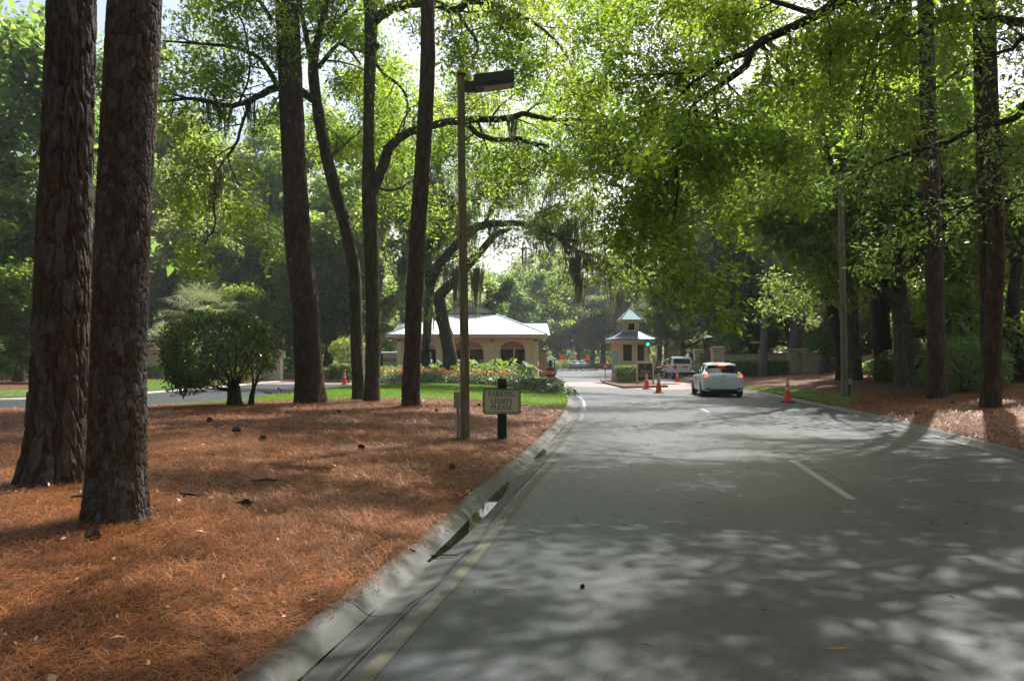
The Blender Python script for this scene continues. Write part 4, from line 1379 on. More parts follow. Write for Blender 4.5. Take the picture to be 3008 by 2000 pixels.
def place(ty, px, D, label, group=None, sc=1.0, rz=None, lean=(0, 0)):
    src = TY[ty]
    if ty in used: o = copy_tree(src)
    else: o = src; used.add(ty)
    o.name = TYNAME[ty]
    x = (px - 1504) / F * D
    z = float(terrain(np.array([x]), np.array([float(D)]))[0])
    if z < 0: z = 0.0
    o.location = (x, D, z)
    o.rotation_euler = (lean[0], lean[1], random.uniform(0, 6.28) if rz is None else rz)
    o.scale = (sc, sc, sc * random.uniform(0.94, 1.06))
    o['label'] = label; o['category'] = 'tree'
    if group: o['group'] = group
    elif 'group' in o: del o['group']
    return o


place('pine', 2240, 58, 'pale straight pine trunk rising in front of the low wall at right', sc=0.95, rz=1)
place('pine', 752, 84, 'tall slender pine rising above the palmetto at left', sc=1.2, rz=2)
place('slim', 2600, 39, 'slim dark trunk right of the forked oak', sc=1.1)
place('slim', 2595, 47, 'thin dark trunk in front of the wall pillar at right', sc=0.9)
place('oak_l', 2660, 33, 'spreading oak on the right bank with crown over the road', sc=1.5)
place('oak_b', -90, 50, 'tall leafy oak at the upper left corner', sc=2.1)
place('pine_b', -330, 26, 'pine outside the left edge with needle boughs in the upper corner', sc=0.8)
place('slim', 2849, 40, 'pale grey trunk seen between the two right hand pines', sc=1.15)
place('pine_b', 2828, 52, 'thin pine close behind the pale grey trunk', sc=0.9)
place('slim', 2988, 34, 'thin branching tree at the right edge behind the twin pine', sc=0.75)
place('oak_c', 590, 74, 'broad pale green live oak behind the palmetto', sc=1.0)
place('oak_l', 690, 68, 'pale bushy young oak right of the palmetto', sc=0.8)
place('oak_a', 60, 48, 'leafy oak at the left edge behind the wall', sc=0.95)
place('oak_l', -60, 44, 'low bright oak at the left edge', sc=0.95)
place('oak_a', 850, 92, 'oak filling the gap behind the hedge at left', sc=1.0)
place('oak_b', 1080, 96, 'dark oak behind the parked white van', sc=1.0)
place('oak_b', 1440, 86, 'dark blue green oak behind the gatehouse roof', sc=0.9)
place('oak_c', 1600, 150, 'pale oak far behind the gatehouse', sc=1.0)
place('oak_a', 2010, 86, 'oak with dark trunk behind the pickup truck', sc=0.95)
place('oak_c', 1930, 96, 'grey green oak between booth and pickup truck', sc=0.9)
place('oak_b', 2150, 74, 'dense oak behind the gate pillars', sc=0.95)
place('oak_b', 2330, 72, 'low dark oak behind the wall at right', sc=0.9)
place('oak_a', 2640, 58, 'leafy oak behind the wall at far right', sc=1.0)
place('oak_l', 2900, 50, 'bright leafed young oak in the right hand woods', sc=1.0)
place('oak_a', 3020, 42, 'green oak at the right edge of the woods', sc=0.95)
place('oak_c', 2420, 60, 'tall grey green oak rising over the forked oak', sc=1.1)
place('oak_a', 1190, 80, 'oak standing left of the gatehouse with its crown over the roof', sc=0.95)
G_W = 'dense trees of the wood behind the walls'
rr = random.Random(5)
spots = []
for i in range(90):
    D = rr.uniform(78, 165)
    px = rr.uniform(-350, 3350)
    x = (px - 1504) / F * D
    if poly_sd(np.array([x]), np.array([D]), MAIN_P)[0] < 2 or poly_sd(np.array([x]), np.array([D]), EXIT_P)[0] < 2: continue
    if any(abs(px - a) * D / F < 4.5 and abs(D - b_) < 8 for a, b_ in spots): continue
    if 1500 < px < 1950 and D < 140: continue
    spots.append((px, D))
for px, D in spots[:60]:
    ty = rr.choice(['oak_a', 'oak_b', 'oak_c', 'oak_a', 'slim', 'pine_b', 'pine'])
    place(ty, px, D, 'tree of the dense green wood behind the walls', G_W, sc=rr.uniform(0.85, 1.15))
# woods beside the road at right and left
RL = ['grey green tree behind the wall right of the forked oak', 'slender trunk seen left of the straight right hand pine', 'oak deep in the wood between the two right hand pines', 'dark oak at the right edge behind the twin pine',
      'oak beyond the right edge of the picture', 'oak rising behind the wall pillars at right', 'tall grey green tree behind the long dark hedge', 'dark oak just outside the right edge']
for px, D, ty, sc in ((2700, 72, 'oak_c', 1.0), (2780, 64, 'slim', 0.9), (2950, 66, 'oak_a', 1.1), (3080, 58, 'oak_b', 1.1), (3200, 46, 'oak_a', 1.1), (2560, 84, 'oak_a', 1.1), (2250, 90, 'oak_c', 1.0), (3350, 36, 'oak_b', 1.0)):
    place(ty, px, D, RL.pop(0), 'trees of the right hand wood', sc=sc)
for px, D, ty, sc in ((1480, 128, 'oak_b', 1.3), (1560, 146, 'oak_a', 1.4), (1640, 160, 'oak_c', 1.4), (1700, 150, 'oak_b', 1.3), (1770, 158, 'oak_a', 1.4), (1830, 147, 'oak_c', 1.3), (1900, 150, 'oak_b', 1.4), (1960, 130, 'oak_a', 1.2), (1600, 172, 'oak_a', 1.6), (1740, 175, 'oak_b', 1.6), (1870, 170, 'oak_c', 1.6)):
    place(ty, px, D, 'tree of the far wood closing the view beyond the gate', 'trees beyond the gate', sc=sc)
LL = ['tall grey green oak between the smaller palmetto and the nearest pine', 'very tall oak behind the slender pine at left', 'tall oak between the leaning pine and the forked gum', 'tall pale oak seen between the nearest pine and the palmetto', 'tall pale green oak left of the leaning pine', 'tall dark oak left of the forked gum trunk', 'very tall oak behind the pickup truck', 'tallest grey green oak right of the booth',
      'tall grey green oak behind the pale straight pine', 'tall oak behind the tall grey pole', 'big pale oak far beyond the pickup truck', 'tall oak behind the gatehouse left end', 'slim pine in the wood just right of the nearest pine trunk', 'second slim pine in the wood behind the palmetto',
      'oak deep in the wood above the smaller palmetto', 'dark oak at the left edge beyond the wall', 'pine at the left edge beyond the wall', 'oak outside the left edge of the picture', 'dark oak above the low brick capped wall', 'pine far behind the clipped square hedge', 'slim dark tree right of the leaning pine']
for px, D, ty, sc in ((430, 70, 'oak_c', 1.55), (640, 104, 'oak_a', 2.0), (860, 84, 'oak_a', 1.9), (300, 84, 'oak_c', 1.7), (700, 88, 'oak_c', 1.75), (960, 74, 'oak_b', 1.5), (2210, 76, 'oak_a', 1.75), (2120, 86, 'oak_c', 1.8), (2330, 70, 'oak_c', 1.6), (2440, 82, 'oak_a', 1.7), (1990, 142, 'oak_c', 1.8), (1100, 72, 'oak_a', 1.5), (180, 74, 'pine', 0.95), (330, 82, 'pine_b', 1.0), (450, 92, 'oak_a', 1.1), (-100, 66, 'oak_b', 1.2), (-60, 84, 'pine', 1.0), (-350, 56, 'oak_a', 1.2), (700, 100, 'oak_b', 1.2), (960, 112, 'pine', 1.0), (820, 76, 'slim', 1.0)):
    place(ty, px, D, LL.pop(0), 'tall trees behind the walls', sc=sc)


# the canopy goes on beside and behind the photographer
for x, y, ty, sc in ((-13, 2, 'oak_a', 1.35), (-19, 12, 'oak_b', 1.4), (-8, -9, 'oak_a', 1.4), (9.5, -7, 'oak_b', 1.4), (14, 4, 'oak_a', 1.3), (1, -19, 'oak_a', 1.5), (-17, -12, 'oak_b', 1.4), (17, -14, 'oak_a', 1.5), (-27, 8, 'oak_a', 1.4)):
    place(ty, 1504 + x / y * F, y, 'large oak arching over the near end of the road', 'oaks around the near end of the road', sc=sc)


# undergrowth and the far wood that reads as one mass
def mass(name, label, cat, pts, size, m, r, kind='stuff', **k):
    o = leaf_obj(name, pts, size, M[m], None, r, **k)
    return tag(o, label, cat, kind=kind)


r = np.random.default_rng(77)
pts = []
for i in range(300):
    D = r.uniform(66, 150); px = r.uniform(-300, 3300); x = (px - 1504) / F * D
    if poly_sd(np.array([x]), np.array([D]), MAIN_P)[0] < 1.5 or poly_sd(np.array([x]), np.array([D]), EXIT_P)[0] < 1.5: continue
    n = 190
    v = r.normal(0, 1, (n, 3)); v /= np.linalg.norm(v, axis=1)[:, None]
    rad = r.uniform(0.7, 1.1, (n, 1)); c = np.array([x, D, r.uniform(0.4, 1.4)])
    pts.append(c + v * rad * np.array([r.uniform(1.5, 3), 1.8, r.uniform(1.0, 2.4)]))
P = np.vstack(pts); P = P[P[:, 2] > 0]
mass('undergrowth', 'dense green undergrowth below the trees of the wood', 'undergrowth', P, 0.34, 'leaf_mid', r, aspect=0.55)
pts = []
for i in range(420):
    a = r.uniform(-0.85, 0.85); Rd = r.uniform(168, 215)
    x = math.sin(a) * Rd; y = math.cos(a) * Rd
    n = 80
    v = r.normal(0, 1, (n, 3)); v /= np.linalg.norm(v, axis=1)[:, None]
    pts.append(np.array([x, y, r.uniform(1, 20)]) + v * r.uniform(0.6, 1.05, (n, 1)) * np.array([5, 4, 3.4]))
P = np.vstack(pts); P = P[P[:, 2] > 0]
mass('far_wood', 'distant wood closing the view behind the trees', 'wood', P, 1.5, 'leaf_mid', r, aspect=0.7)


# ------------------------------------------------------------------ shrubs
def blob_points(r, c, R3, n, fill=0.35, bottom=None):
    v = r.normal(0, 1, (n, 3)); v /= np.linalg.norm(v, axis=1)[:, None]
    nz = 1 + 0.16 * (vnoise(v[:, 0] * 3 + 9, v[:, 1] * 3 + v[:, 2] * 3, 1, int(r.integers(50))) - 0.5) * 2
    rad = (1 - fill * r.random(n) ** 2) * nz
    P = np.array(c) + v * rad[:, None] * np.array(R3)
    if bottom is not None: P = P[P[:, 2] > bottom]
    return P


def shrub(name, label, loc, R3, n, leaf, size, r, stems=7, cz=None, group=None, cat='bush', extra=None, bark='bark_oak', lowcut=0.1, aspect=0.5):
    loc = np.array(loc, float)
    t = thing(name, label, cat, tuple(loc), group=group)
    c = np.array([0, 0, cz if cz is not None else R3[2] * 0.9])
    w = Wood()
    for i in range(stems):
        a = i * 2.4; e = c + np.array([math.cos(a) * R3[0] * 0.75, math.sin(a) * R3[1] * 0.75, R3[2] * r.uniform(-0.2, 0.7)])
        C = np.array([(0.06 * math.cos(a), 0.06 * math.sin(a), -0.05), e * np.array([0.25, 0.25, 0.35]) + r.normal(0, 0.04, 3), e * np.array([0.6, 0.6, 0.7]) + r.normal(0, 0.06, 3), e])
        w.tube(*dense(C, np.array([0.05, 0.035, 0.022, 0.008]) * max(1, R3[0]), 0.15), 6)
    w.build('stems', M[bark], t)
    P = blob_points(r, c, R3, n, bottom=lowcut)
    if extra is not None: P = np.vstack([P, extra])
    leaf_obj('foliage', P, size, M[leaf], t, r, aspect=aspect)
    return t


r = np.random.default_rng(91)
g = G(690, 1190, None)
# the dark round camellia: dome with a low skirt on its left, clear stems below on the right
t = thing('camellia_bush', 'large dark round camellia bush with bare stems beside the leaning pine', 'bush', tuple(g))
kx = g.y / F
c = np.array([(650 - 690) * kx, 0, (1190 - 1040) * kx])
q = r.uniform(-1, 1, (90000, 3)); dd = (np.abs(q) ** 2.5).sum(1)
q = q[(dd < 1 + 0.55 * (vnoise(q[:, 0] * 3, q[:, 2] * 3 + q[:, 1] * 2, 1, 3) - 0.5) + 0.25 * r.random(len(q)) ** 6) & (dd > 0.45)][:21000]
P = np.array([-0.44, 0, 1.60]) + q * np.array([1.66, 1.45, 1.24])
nrm = P[:, 0] + 0.12 * np.abs(P[:, 1])
zb = np.interp(P[:, 0], [-1.9, -1.55, -1.2, -0.6, -0.1, 0.5, 1.0, 1.4], [0.50, 0.28, 0.40, 0.64, 0.92, 0.95, 1.15, 1.35])
P = P[P[:, 2] > zb + 0.10 * r.normal(0, 1, len(P))]
sk = np.stack([r.uniform(-1.9, -1.0, 1500), r.uniform(-0.9, 0.9, 1500), r.uniform(0.30, 1.1, 1500)], 1)
sk = sk[np.hypot((sk[:, 0] + 1.42) / 0.42, (sk[:, 2] - 0.72) / 0.42) < 1]
ex = np.stack([r.uniform(0.75, 1.5, 260), r.uniform(-0.5, 0.5, 260), r.uniform(0.35, 0.5, 260)], 1)
leaf_obj('foliage', np.vstack([P, sk, ex[:60]]), 0.085, M['leaf_camellia'], t, r, aspect=0.5)
w = Wood()
w.tube(np.array([(0, 0, -0.15), (0, 0, 0.2), (-0.03, 0, 0.5), (0.0, 0, 0.62)]), [0.30, 0.22, 0.19, 0.14], 14, 0.15, 3)
w.tube(np.array([(0.48, 0, -0.1), (0.50, 0, 0.25), (0.56, 0, 0.5)]), [0.10, 0.08, 0.06], 8, 0.15)
for i, (ex_, ez) in enumerate(((-1.5, 0.75), (-1.2, 1.3), (-0.7, 1.8), (-0.3, 2.1), (0.1, 2.2), (0.5, 1.9), (0.8, 1.6), (1.1, 1.3), (-1.0, 0.55), (0.95, 0.9), (0.3, 1.7), (-0.5, 1.2))):
    b0 = (0.05 * math.cos(i), 0.08 * math.sin(i), 0.42) if ex_ < 0.75 else (0.53, 0.02, 0.4)
    C = np.array([b0, (ex_ * 0.35 + b0[0] * 0.5, r.uniform(-0.2, 0.2), 0.42 + (ez - 0.42) * 0.3), (ex_ * 0.7, r.uniform(-0.4, 0.4), 0.42 + (ez - 0.42) * 0.65), (ex_, r.uniform(-0.6, 0.6), ez)])
    w.tube(*dense(C, np.array([0.045, 0.032, 0.022, 0.008]), 0.12), 6)
w.build('stems', M['bark_dark'], t)

for px, py, rx, rz_, leaf, n, sz, lab in (
        (2660, 1120, 1.7, 0.85, 'leaf_hedge', 5200, 0.11, 'pale leafed azalea bush left of the straight right hand pine'),
        (2840, 1150, 1.55, 1.05, 'leaf_dark', 7000, 0.10, 'dark azalea bush between the two right hand pines'),
        (2580, 1100, 1.2, 0.5, 'leaf_dark', 2600, 0.11, 'low dark bush at the foot of the right hand wall'),
        (2995, 1110, 1.2, 0.7, 'leaf_hedge', 2600, 0.11, 'green bush behind the twin pine at the right edge')):
    g = G(px, py, None)
    shrub('azalea_bush', lab, g, (rx, 1.2, rz_), n, leaf, sz, r, cz=rz_ * 0.85)
g = G(2395, 1094, None)
shrub('crape_myrtle', 'wide multi stemmed shrub with dark leaves in front of the iron fence', (g.x, 57, 0.45), (2.9, 1.6, 1.25), 9000, 'leaf_dark', 0.15, r, stems=9, cz=2.6, bark='bark_grey', lowcut=1.3)
shrub('small_tree', 'sunlit lime green small tree above the clipped hedge at left', (-11.9, 56.5, 0.13), (1.35, 1.1, 0.85), 3600, 'leaf_lime', 0.14, r, stems=6, cz=2.15, cat='tree', lowcut=1.2)
shrub('shrub', 'feathery green shrub at the foot of the left gate pillar', (-17.6, 50.5, 0.1), (0.85, 0.7, 0.55), 1500, 'leaf_lime', 0.20, r, cz=0.55, aspect=0.2)
shrub('shrub', 'small leafy shrub in front of the tan wall pillar at far left', (-24.4, 55.0, 0.25), (0.55, 0.4, 0.6), 500, 'leaf_mid', 0.12, r, cz=0.8)
for px, D, rx, leaf, lab in ((1655, 132, 1.6, 'leaf_lime', 'bright shrub left of the distant parked car'), (1730, 141, 2.0, 'leaf_mid', 'low shrub right of the distant parked car'), (1620, 128, 1.4, 'leaf_mid', 'dark shrub beside the notice kiosk'), (1905, 74, 2.4, 'leaf_lime', 'sunlit shrub between the booth and the pickup truck'), (2060, 58.5, 0.7, 'leaf_hedge', 'spiky shrub on the small mulch mound by the gate')):
    shrub('shrub', lab, ((px - 1504) / F * D, D, 0.0 if D > 70 else 0.3), (rx, 0.9, 0.9), 1300, leaf, 0.22 if D > 70 else 0.12, r, cz=0.7, aspect=0.45)


def hedge(label, p0, p1, w_, h, z, leaf, r, dens=420, size=0.075, group=None):
    p0 = np.array(p0, float); p1 = np.array(p1, float); d = p1 - p0; L = np.linalg.norm(d); d /= L; nn = np.array([-d[1], d[0]])
    t = thing('hedge', label, 'hedge', (p0[0], p0[1], z), group=group)
    n = int(dens * (2 * L * h + L * w_ + 2 * w_ * h))
    u = r.uniform(0, L, n); v = r.uniform(-w_ / 2, w_ / 2, n); s = r.uniform(0.05, h, n)
    f = r.random(n); A = np.array([L * h, L * h, L * w_, w_ * h, w_ * h]); A = np.cumsum(A / A.sum())
    k = np.searchsorted(A, f)
    v = np.where(k == 0, -w_ / 2, np.where(k == 1, w_ / 2, v)); s = np.where(k == 2, h, s); u = np.where(k == 3, 0, np.where(k == 4, L, u))
    j = r.normal(0, 0.035, (n, 3))
    P = np.stack([d[0] * u + nn[0] * v, d[1] * u + nn[1] * v, s + 0.05 * (vnoise(u, v, 0.6, 2) - 0.5)], 1) + j
    inn = np.stack([d[0] * u + nn[0] * v * 0.8, d[1] * u + nn[1] * v * 0.8, s * 0.92], 1) + j * 2
    leaf_obj('foliage', np.vstack([P, inn]), size, M[leaf], t, r, aspect=0.55)
    w = Wood()
    for i in range(max(3, int(L / 0.5))):
        q = (i + 0.5) / max(3, int(L / 0.5)) * L
        w.tube(np.array([(d[0] * q, d[1] * q, -0.05), (d[0] * q + 0.03, d[1] * q, h * 0.5), (d[0] * q, d[1] * q + 0.04, h * 0.85)]), [0.025, 0.018, 0.008], 5)
    w.build('stems', M['bark_oak'], t)
    return t


hedge('clipped square hedge below the lime green small tree', (-13.2 + 0.7, 54.9), (-11.25, 54.4), 1.3, 1.15, 0.12, 'leaf_hedge', r, 500, 0.08)
hedge('low dark hedge in front of the brick capped low wall', (-17.0, 61.2), (-13.6, 61.2), 0.9, 0.9, 0.02, 'leaf_dark', r, 300, 0.11)
hedge('clipped hedge at the foot of the left wall beside the pillar', (-30.5, 55.6), (-25.2, 55.8), 0.9, 0.95, 0.22, 'leaf_hedge', r, 260, 0.10)
hedge('long dark hedge in front of the right hand wall', (15.4, 59.6), (21.2, 60.4), 1.1, 1.15, 0.35, 'leaf_dark', r, 300, 0.11)
hedge('small square hedge in front of the booth', (6.95, 49.6), (8.15, 50.2), 1.3, 1.05, 0.12, 'leaf_hedge', r, 520, 0.075)
hedge('low hedge at the left edge in front of the wall', (-36, 50.0), (-31.8, 50.8), 0.9, 0.75, 0.22, 'leaf_hedge', r, 200, 0.11)


# flower bed
def band(P0, P1, w_, n, z, h, size, m, name, label, cat, r, **k):
    C = resample(smooth_poly(P0), 0.1)
    idx = r.integers(0, len(C), n)
    off = offset_line(C, 0)
    T = np.gradient(C, axis=0); T /= np.linalg.norm(T, axis=1)[:, None]; Nn = np.stack([-T[:, 1], T[:, 0]], 1)
    s = r.uniform(-1, 1, n)
    xy = C[idx] + Nn[idx] * (s * w_ / 2)[:, None] + r.normal(0, 0.05, (n, 2))
    lump = 0.65 + 0.55 * vnoise(xy[:, 0], xy[:, 1], 0.45, 6)
    zz = z + terrain(xy[:, 0], xy[:, 1]) + h * (1 - s ** 4) * lump * r.random(n) ** 0.45
    P = np.c_[xy, zz]
    return mass(name, label, cat, P, size, m, r, **k)


EDGE = [(-9.2, 48.5), (-7, 46.5), (-4.5, 44.6), (-2, 43.0), (0.2, 40.3), (1.6, 37.0), (2.25, 34.2)]
band(EDGE, None, 1.7, 15000, 0.02, 0.62, 0.11, 'leaf_cool', 'bedding_plants', 'cool green and white edging plants round the flower bed', 'plants', r, aspect=0.5)
EDGE2 = [(p[0] - 0.3, p[1] + 1.4) for p in EDGE]
band(EDGE2[:-2], None, 1.4, 5200, 0.2, 0.68, 0.09, 'petal', 'orange_flowers', 'band of orange flowers behind the green edging', 'flowers', r, aspect=0.7)
EDGE3 = [(p[0] - 0.4, p[1] + 3.4) for p in EDGE]
band(EDGE3[:-2], None, 2.6, 13000, 0.1, 0.95, 0.15, 'leaf_ear', 'bed_greenery', 'lush green plants massed in the middle of the flower bed', 'plants', r, aspect=0.45)
EDGE4 = [(2.1, 38.0), (1.7, 40), (1.2, 43), (1.2, 50)]
band(EDGE4, None, 1.1, 4000, 0.05, 0.5, 0.12, 'leaf_lime', 'bedding_plants', 'pale leafy plants along the road side of the flower bed', 'plants', r, aspect=0.5)


def ear_plant(loc, r, label, n=9, s=1.0):
    t = thing('elephant_ear_plant', label, 'plant', loc, group='elephant ear plants in the flower bed')
    w = Wood()
    for i in range(n):
        a = i * 2.4 + r.uniform(-0.3, 0.3); h = s * r.uniform(0.7, 1.5); d = s * r.uniform(0.15, 0.75)
        tip = np.array([math.cos(a) * d, math.sin(a) * d, h])
        w.tube(np.array([(0, 0, 0), tip * np.array([0.4, 0.4, 0.7]), tip]), [0.02, 0.015, 0.01], 5)
        L = s * r.uniform(0.35, 0.6)
        dr = unit(np.array([math.cos(a), math.sin(a), -r.uniform(0.5, 1.2)])); sd = unit(np.cross(dr, (0, 0, 1))); nn = np.cross(sd, dr)
        prof = [(-0.25, 0.0), (-0.32, 0.22), (-0.1, 0.40), (0.25, 0.36), (0.6, 0.2), (1.0, 0.0)]
        V = [tip + dr * L * u + nn * 0.0 for u, v in prof] + [tip + dr * L * u + sd * L * v - nn * L * v * 0.25 for u, v in prof[1:-1]] + [tip + dr * L * u - sd * L * v - nn * L * v * 0.25 for u, v in prof[1:-1]]
        V[1] = tip; 
        Fc = []
        m_ = len(prof)
        for k in range(1, m_ - 2):
            Fc.append((k, k + 1, m_ + k, m_ + k - 1)); Fc.append((k, 2 * m_ - 2 + k - 1, 2 * m_ - 2 + k, k + 1))
        Fc.append((m_ - 2, m_ - 1, 2 * m_ - 3)); Fc.append((m_ - 2, 3 * m_ - 5, m_ - 1))
        MB().add(V, Fc).build('leaf', M['leaf_ear'], t)
    w.build('stems', M['leaf_ear'], t)
    return t


EARS = [(1225, 48.2, 'first elephant ear plant left of the live oak trunk'), (1262, 49.5, 'elephant ear plant between the two live oak stems'), (1300, 47.5, 'elephant ear plant in front of the live oak trunk'),
        (1340, 48.2, 'elephant ear plant just left of the lamp post'), (1390, 47.0, 'tall elephant ear plant just right of the lamp post'), (1420, 48.4, 'yellow green elephant ear plant below the middle window'),
        (1455, 46.8, 'large elephant ear plant left of the right hand window'), (1490, 47.6, 'elephant ear plant below the right hand window'), (1530, 46.0, 'elephant ear plant at the right end of the bed'), (1560, 44.8, 'last small elephant ear plant beside the orange flowers')]
for px, D, lab in EARS:
    x = (px - 1504) / F * D
    ear_plant((x, D, 0.2), r, lab, n=11, s=0.95 if px < 1540 else 0.7)


# palmettos
def palmetto(label, loc, H, Rf, r, n=26):
    t = thing('palmetto', label, 'palm tree', loc)
    w = Wood(); w.tube(*dense(np.array([(0, 0, -0.1), (0.05, 0, H * 0.5), (0, 0.05, H)]), np.array([0.22, 0.18, 0.2]), 0.15), 10, 0.15)
    w.build('trunk', M['bark_pine'], t)
    for i in range(n):
        a = i * 2.39996; el = 1.35 - 2.0 * ((i + 0.5) / n) ** 0.8
        d = np.array([math.cos(a) * math.cos(el), math.sin(a) * math.cos(el), math.sin(el)])
        pet = Rf * r.uniform(0.45, 0.65)
        hub = np.array([0, 0, H]) + d * pet + np.array([0, 0, -0.10 * pet])
        V = []; Q = []; T = []
        sd = unit(np.cross(d, (0, 0, 1.001))); nn = np.cross(sd, d)
        b0 = np.array([0, 0, H])
        V += [b0 - sd * 0.02, b0 + sd * 0.02, hub + sd * 0.012, hub - sd * 0.012]; Q.append((0, 1, 2, 3))
        nb = 20; L = Rf * r.uniform(0.5, 0.62)
        for k in range(nb):
            ph = (k / (nb - 1) - 0.5) * 3.6
            dd = unit(d * math.cos(ph) + sd * math.sin(ph) + nn * 0.12 * abs(math.sin(ph)))
            l = L * (0.75 + 0.3 * math.cos(ph)) * r.uniform(0.85, 1.1)
            e = unit(np.cross(dd, nn)) * 0.045
            mid = hub + dd * l * 0.55; tip = hub + dd * l + np.array([0, 0, -l * 0.30]) + r.normal(0, 0.03, 3)
            j = len(V); V += [hub, mid - e, tip, mid + e]; Q.append((j, j + 1, j + 2, j + 3))
        fastmesh('frond', np.array(V), np.array(Q), M['leaf_palm'], t)
    return t


r = np.random.default_rng(55)
palmetto('large sunlit palmetto above the dark round bush', ((600 - 1504) / F * 60, 60, 0.2), 4.9, 3.3, r, 34)
palmetto('smaller shaded palmetto left of the large one', ((492 - 1504) / F * 64, 64, 0.2), 2.7, 2.4, r, 22)

# ------------------------------------------------------------------ walls
def capped_pillar(parent, x, y, z, h, w_=0.75, rz=0.0, stucco='stucco', name='pillar'):
    MB().box((x, y, z + h * 0.42), (w_, w_, h * 0.84 + 0.6), rz).build(name, M[stucco], parent, bevel=0.01)
    MB().box((x, y, z + h * 0.84 + 0.305), (w_ + 0.12, w_ + 0.12, 0.22), rz).build('pillar_collar', M[stucco], parent)
    b = MB()
    s = (w_ + 0.24) / 2; zt = z + h * 0.84 + 0.418
    c, sn = math.cos(rz), math.sin(rz)
    rot = lambda px, py: (x + px * c - py * sn, y + px * sn + py * c)
    V = [(*rot(-s, -s), zt), (*rot(s, -s), zt), (*rot(s, s), zt), (*rot(-s, s), zt)]
    V += [(v[0], v[1], zt + 0.07) for v in V]
    k = 0.45
    V += [(*rot(-s * k, -s * k), zt + 0.16), (*rot(s * k, -s * k), zt + 0.16), (*rot(s * k, s * k), zt + 0.16), (*rot(-s * k, s * k), zt + 0.16)]
    b.add(V, [(3, 2, 1, 0)] + [(i, (i + 1) % 4, (i + 1) % 4 + 4, i + 4) for i in range(4)] + [(i + 4, (i + 1) % 4 + 4, (i + 1) % 4 + 8, i + 8) for i in range(4)] + [(8, 9, 10, 11)])
    b.build('pillar_cap', M['cap_tan'], parent)


def wall_run(label, p0, p1, h, z0, z1, pillars=(), arches=(), stucco='stucco'):
    """stucco wall with brick coping; arches = (start, end) in metres filled with iron railings; p0->p1 seen from the left"""
    p0 = np.array(p0, float); p1 = np.array(p1, float); d = p1 - p0; L = np.linalg.norm(d); rz = math.atan2(d[1], d[0]); d /= L; nn = np.array([-d[1], d[0]])
    t = thing('wall', label, 'wall')
    th = 0.3

    def zb(u): return z0 + (z1 - z0) * u / L

    def P(u, z, off=0.0): return (p0[0] + d[0] * u + nn[0] * off, p0[1] + d[1] * u + nn[1] * off, z)
    top = lambda u: zb(0) + h
    cuts = sorted(arches); u = 0.0
    b = MB()
    def panel(ua, ub):
        b.slab([P(ua, zb(ua) - 0.5, -th / 2), P(ub, zb(ub) - 0.5, -th / 2), P(ub, top(ub), -th / 2), P(ua, top(ua), -th / 2)], (nn[0] * th, nn[1] * th, 0))
    for (a, c) in cuts:
        panel(u, a)
        n = 10; hs = h * 0.42; ha = h * 0.72
        for k in range(n):
            ua = a + (c - a) * k / n; ub = a + (c - a) * (k + 1) / n
            fz = lambda q: hs + (ha - hs) * math.sin(math.pi * q) ** 0.8
            za = zb(ua) + fz(k / n); zc = zb(ub) + fz((k + 1) / n)
            b.slab([P(ua, za, -th / 2), P(ub, zc, -th / 2), P(ub, top(ub), -th / 2), P(ua, top(ua), -th / 2)], (nn[0] * th, nn[1] * th, 0))
        ar = MB()
        for k in range(n):
            ua = a + (c - a) * k / n; ub = a + (c - a) * (k + 1) / n
            za = zb(ua) + fz(k / n); zc = zb(ub) + fz((k + 1) / n)
            ar.slab([P(ua, za - 0.02, -th / 2 - 0.04), P(ub, zc - 0.02, -th / 2 - 0.04), P(ub, zc + 0.12, -th / 2 - 0.04), P(ua, za + 0.12, -th / 2 - 0.04)], (nn[0] * 0.07, nn[1] * 0.07, 0))
        ar.build('brick_arch', M['cap'], t)
        ra = MB(); k = 0; q = a + 0.08
        while q < c - 0.05:
            zt = zb(q) + hs + (ha - hs) * math.sin(math.pi * (q - a) / (c - a)) ** 0.8
            x, y, _ = P(q, 0); ra.box((x, y, (zb(q) - 0.1 + zt) / 2), (0.022, 0.022, zt - zb(q) + 0.1), rz); q += 0.13
        for zz in (0.18, 0.75):
            x, y, _ = P((a + c) / 2, 0); ra.box((x, y, zb((a + c) / 2) + zz), (c - a, 0.03, 0.035), rz)
        ra.build('railing', M['green_metal'], t)
        u = c
    panel(u, L)
    b.build('wall_panel', M[stucco], t)
    x, y, _ = P(L / 2, 0)
    MB().box((x, y, top(0) + 0.045), (L, th + 0.14, 0.09), rz).build('coping', M['cap'], t)
    for q in pillars:
        x, y, _ = P(q, 0, 0)
        capped_pillar(t, x, y, zb(q), h + 0.12 + top(0) - zb(q) - h, 0.78, rz, stucco)
    return t


wall_run('long tan stucco wall with brick coping and capped pillars at right', (16.3, 61.5), (44, 66), 1.42, 0.62, 0.62, pillars=(6.2, 7.4, 14.0), arches=((8.5, 13.0), (18, 22.5)))
# gate pillars by the pickup, with a dark metal gate leaf between them
t = thing('gate_pillars', 'pair of tall tan pillars with dark metal gate beside the pickup truck', 'gate')
capped_pillar(t, 14.9, 62.3, 0.05, 2.15, 0.62)
capped_pillar(t, 15.75, 59.6, 0.1, 2.3, 0.85)
b = MB(); b.box((15.3, 61.0, 1.1), (0.05, 1.9, 2.0), 0.35); b.build('gate_leaf', M['dark_metal'], t)

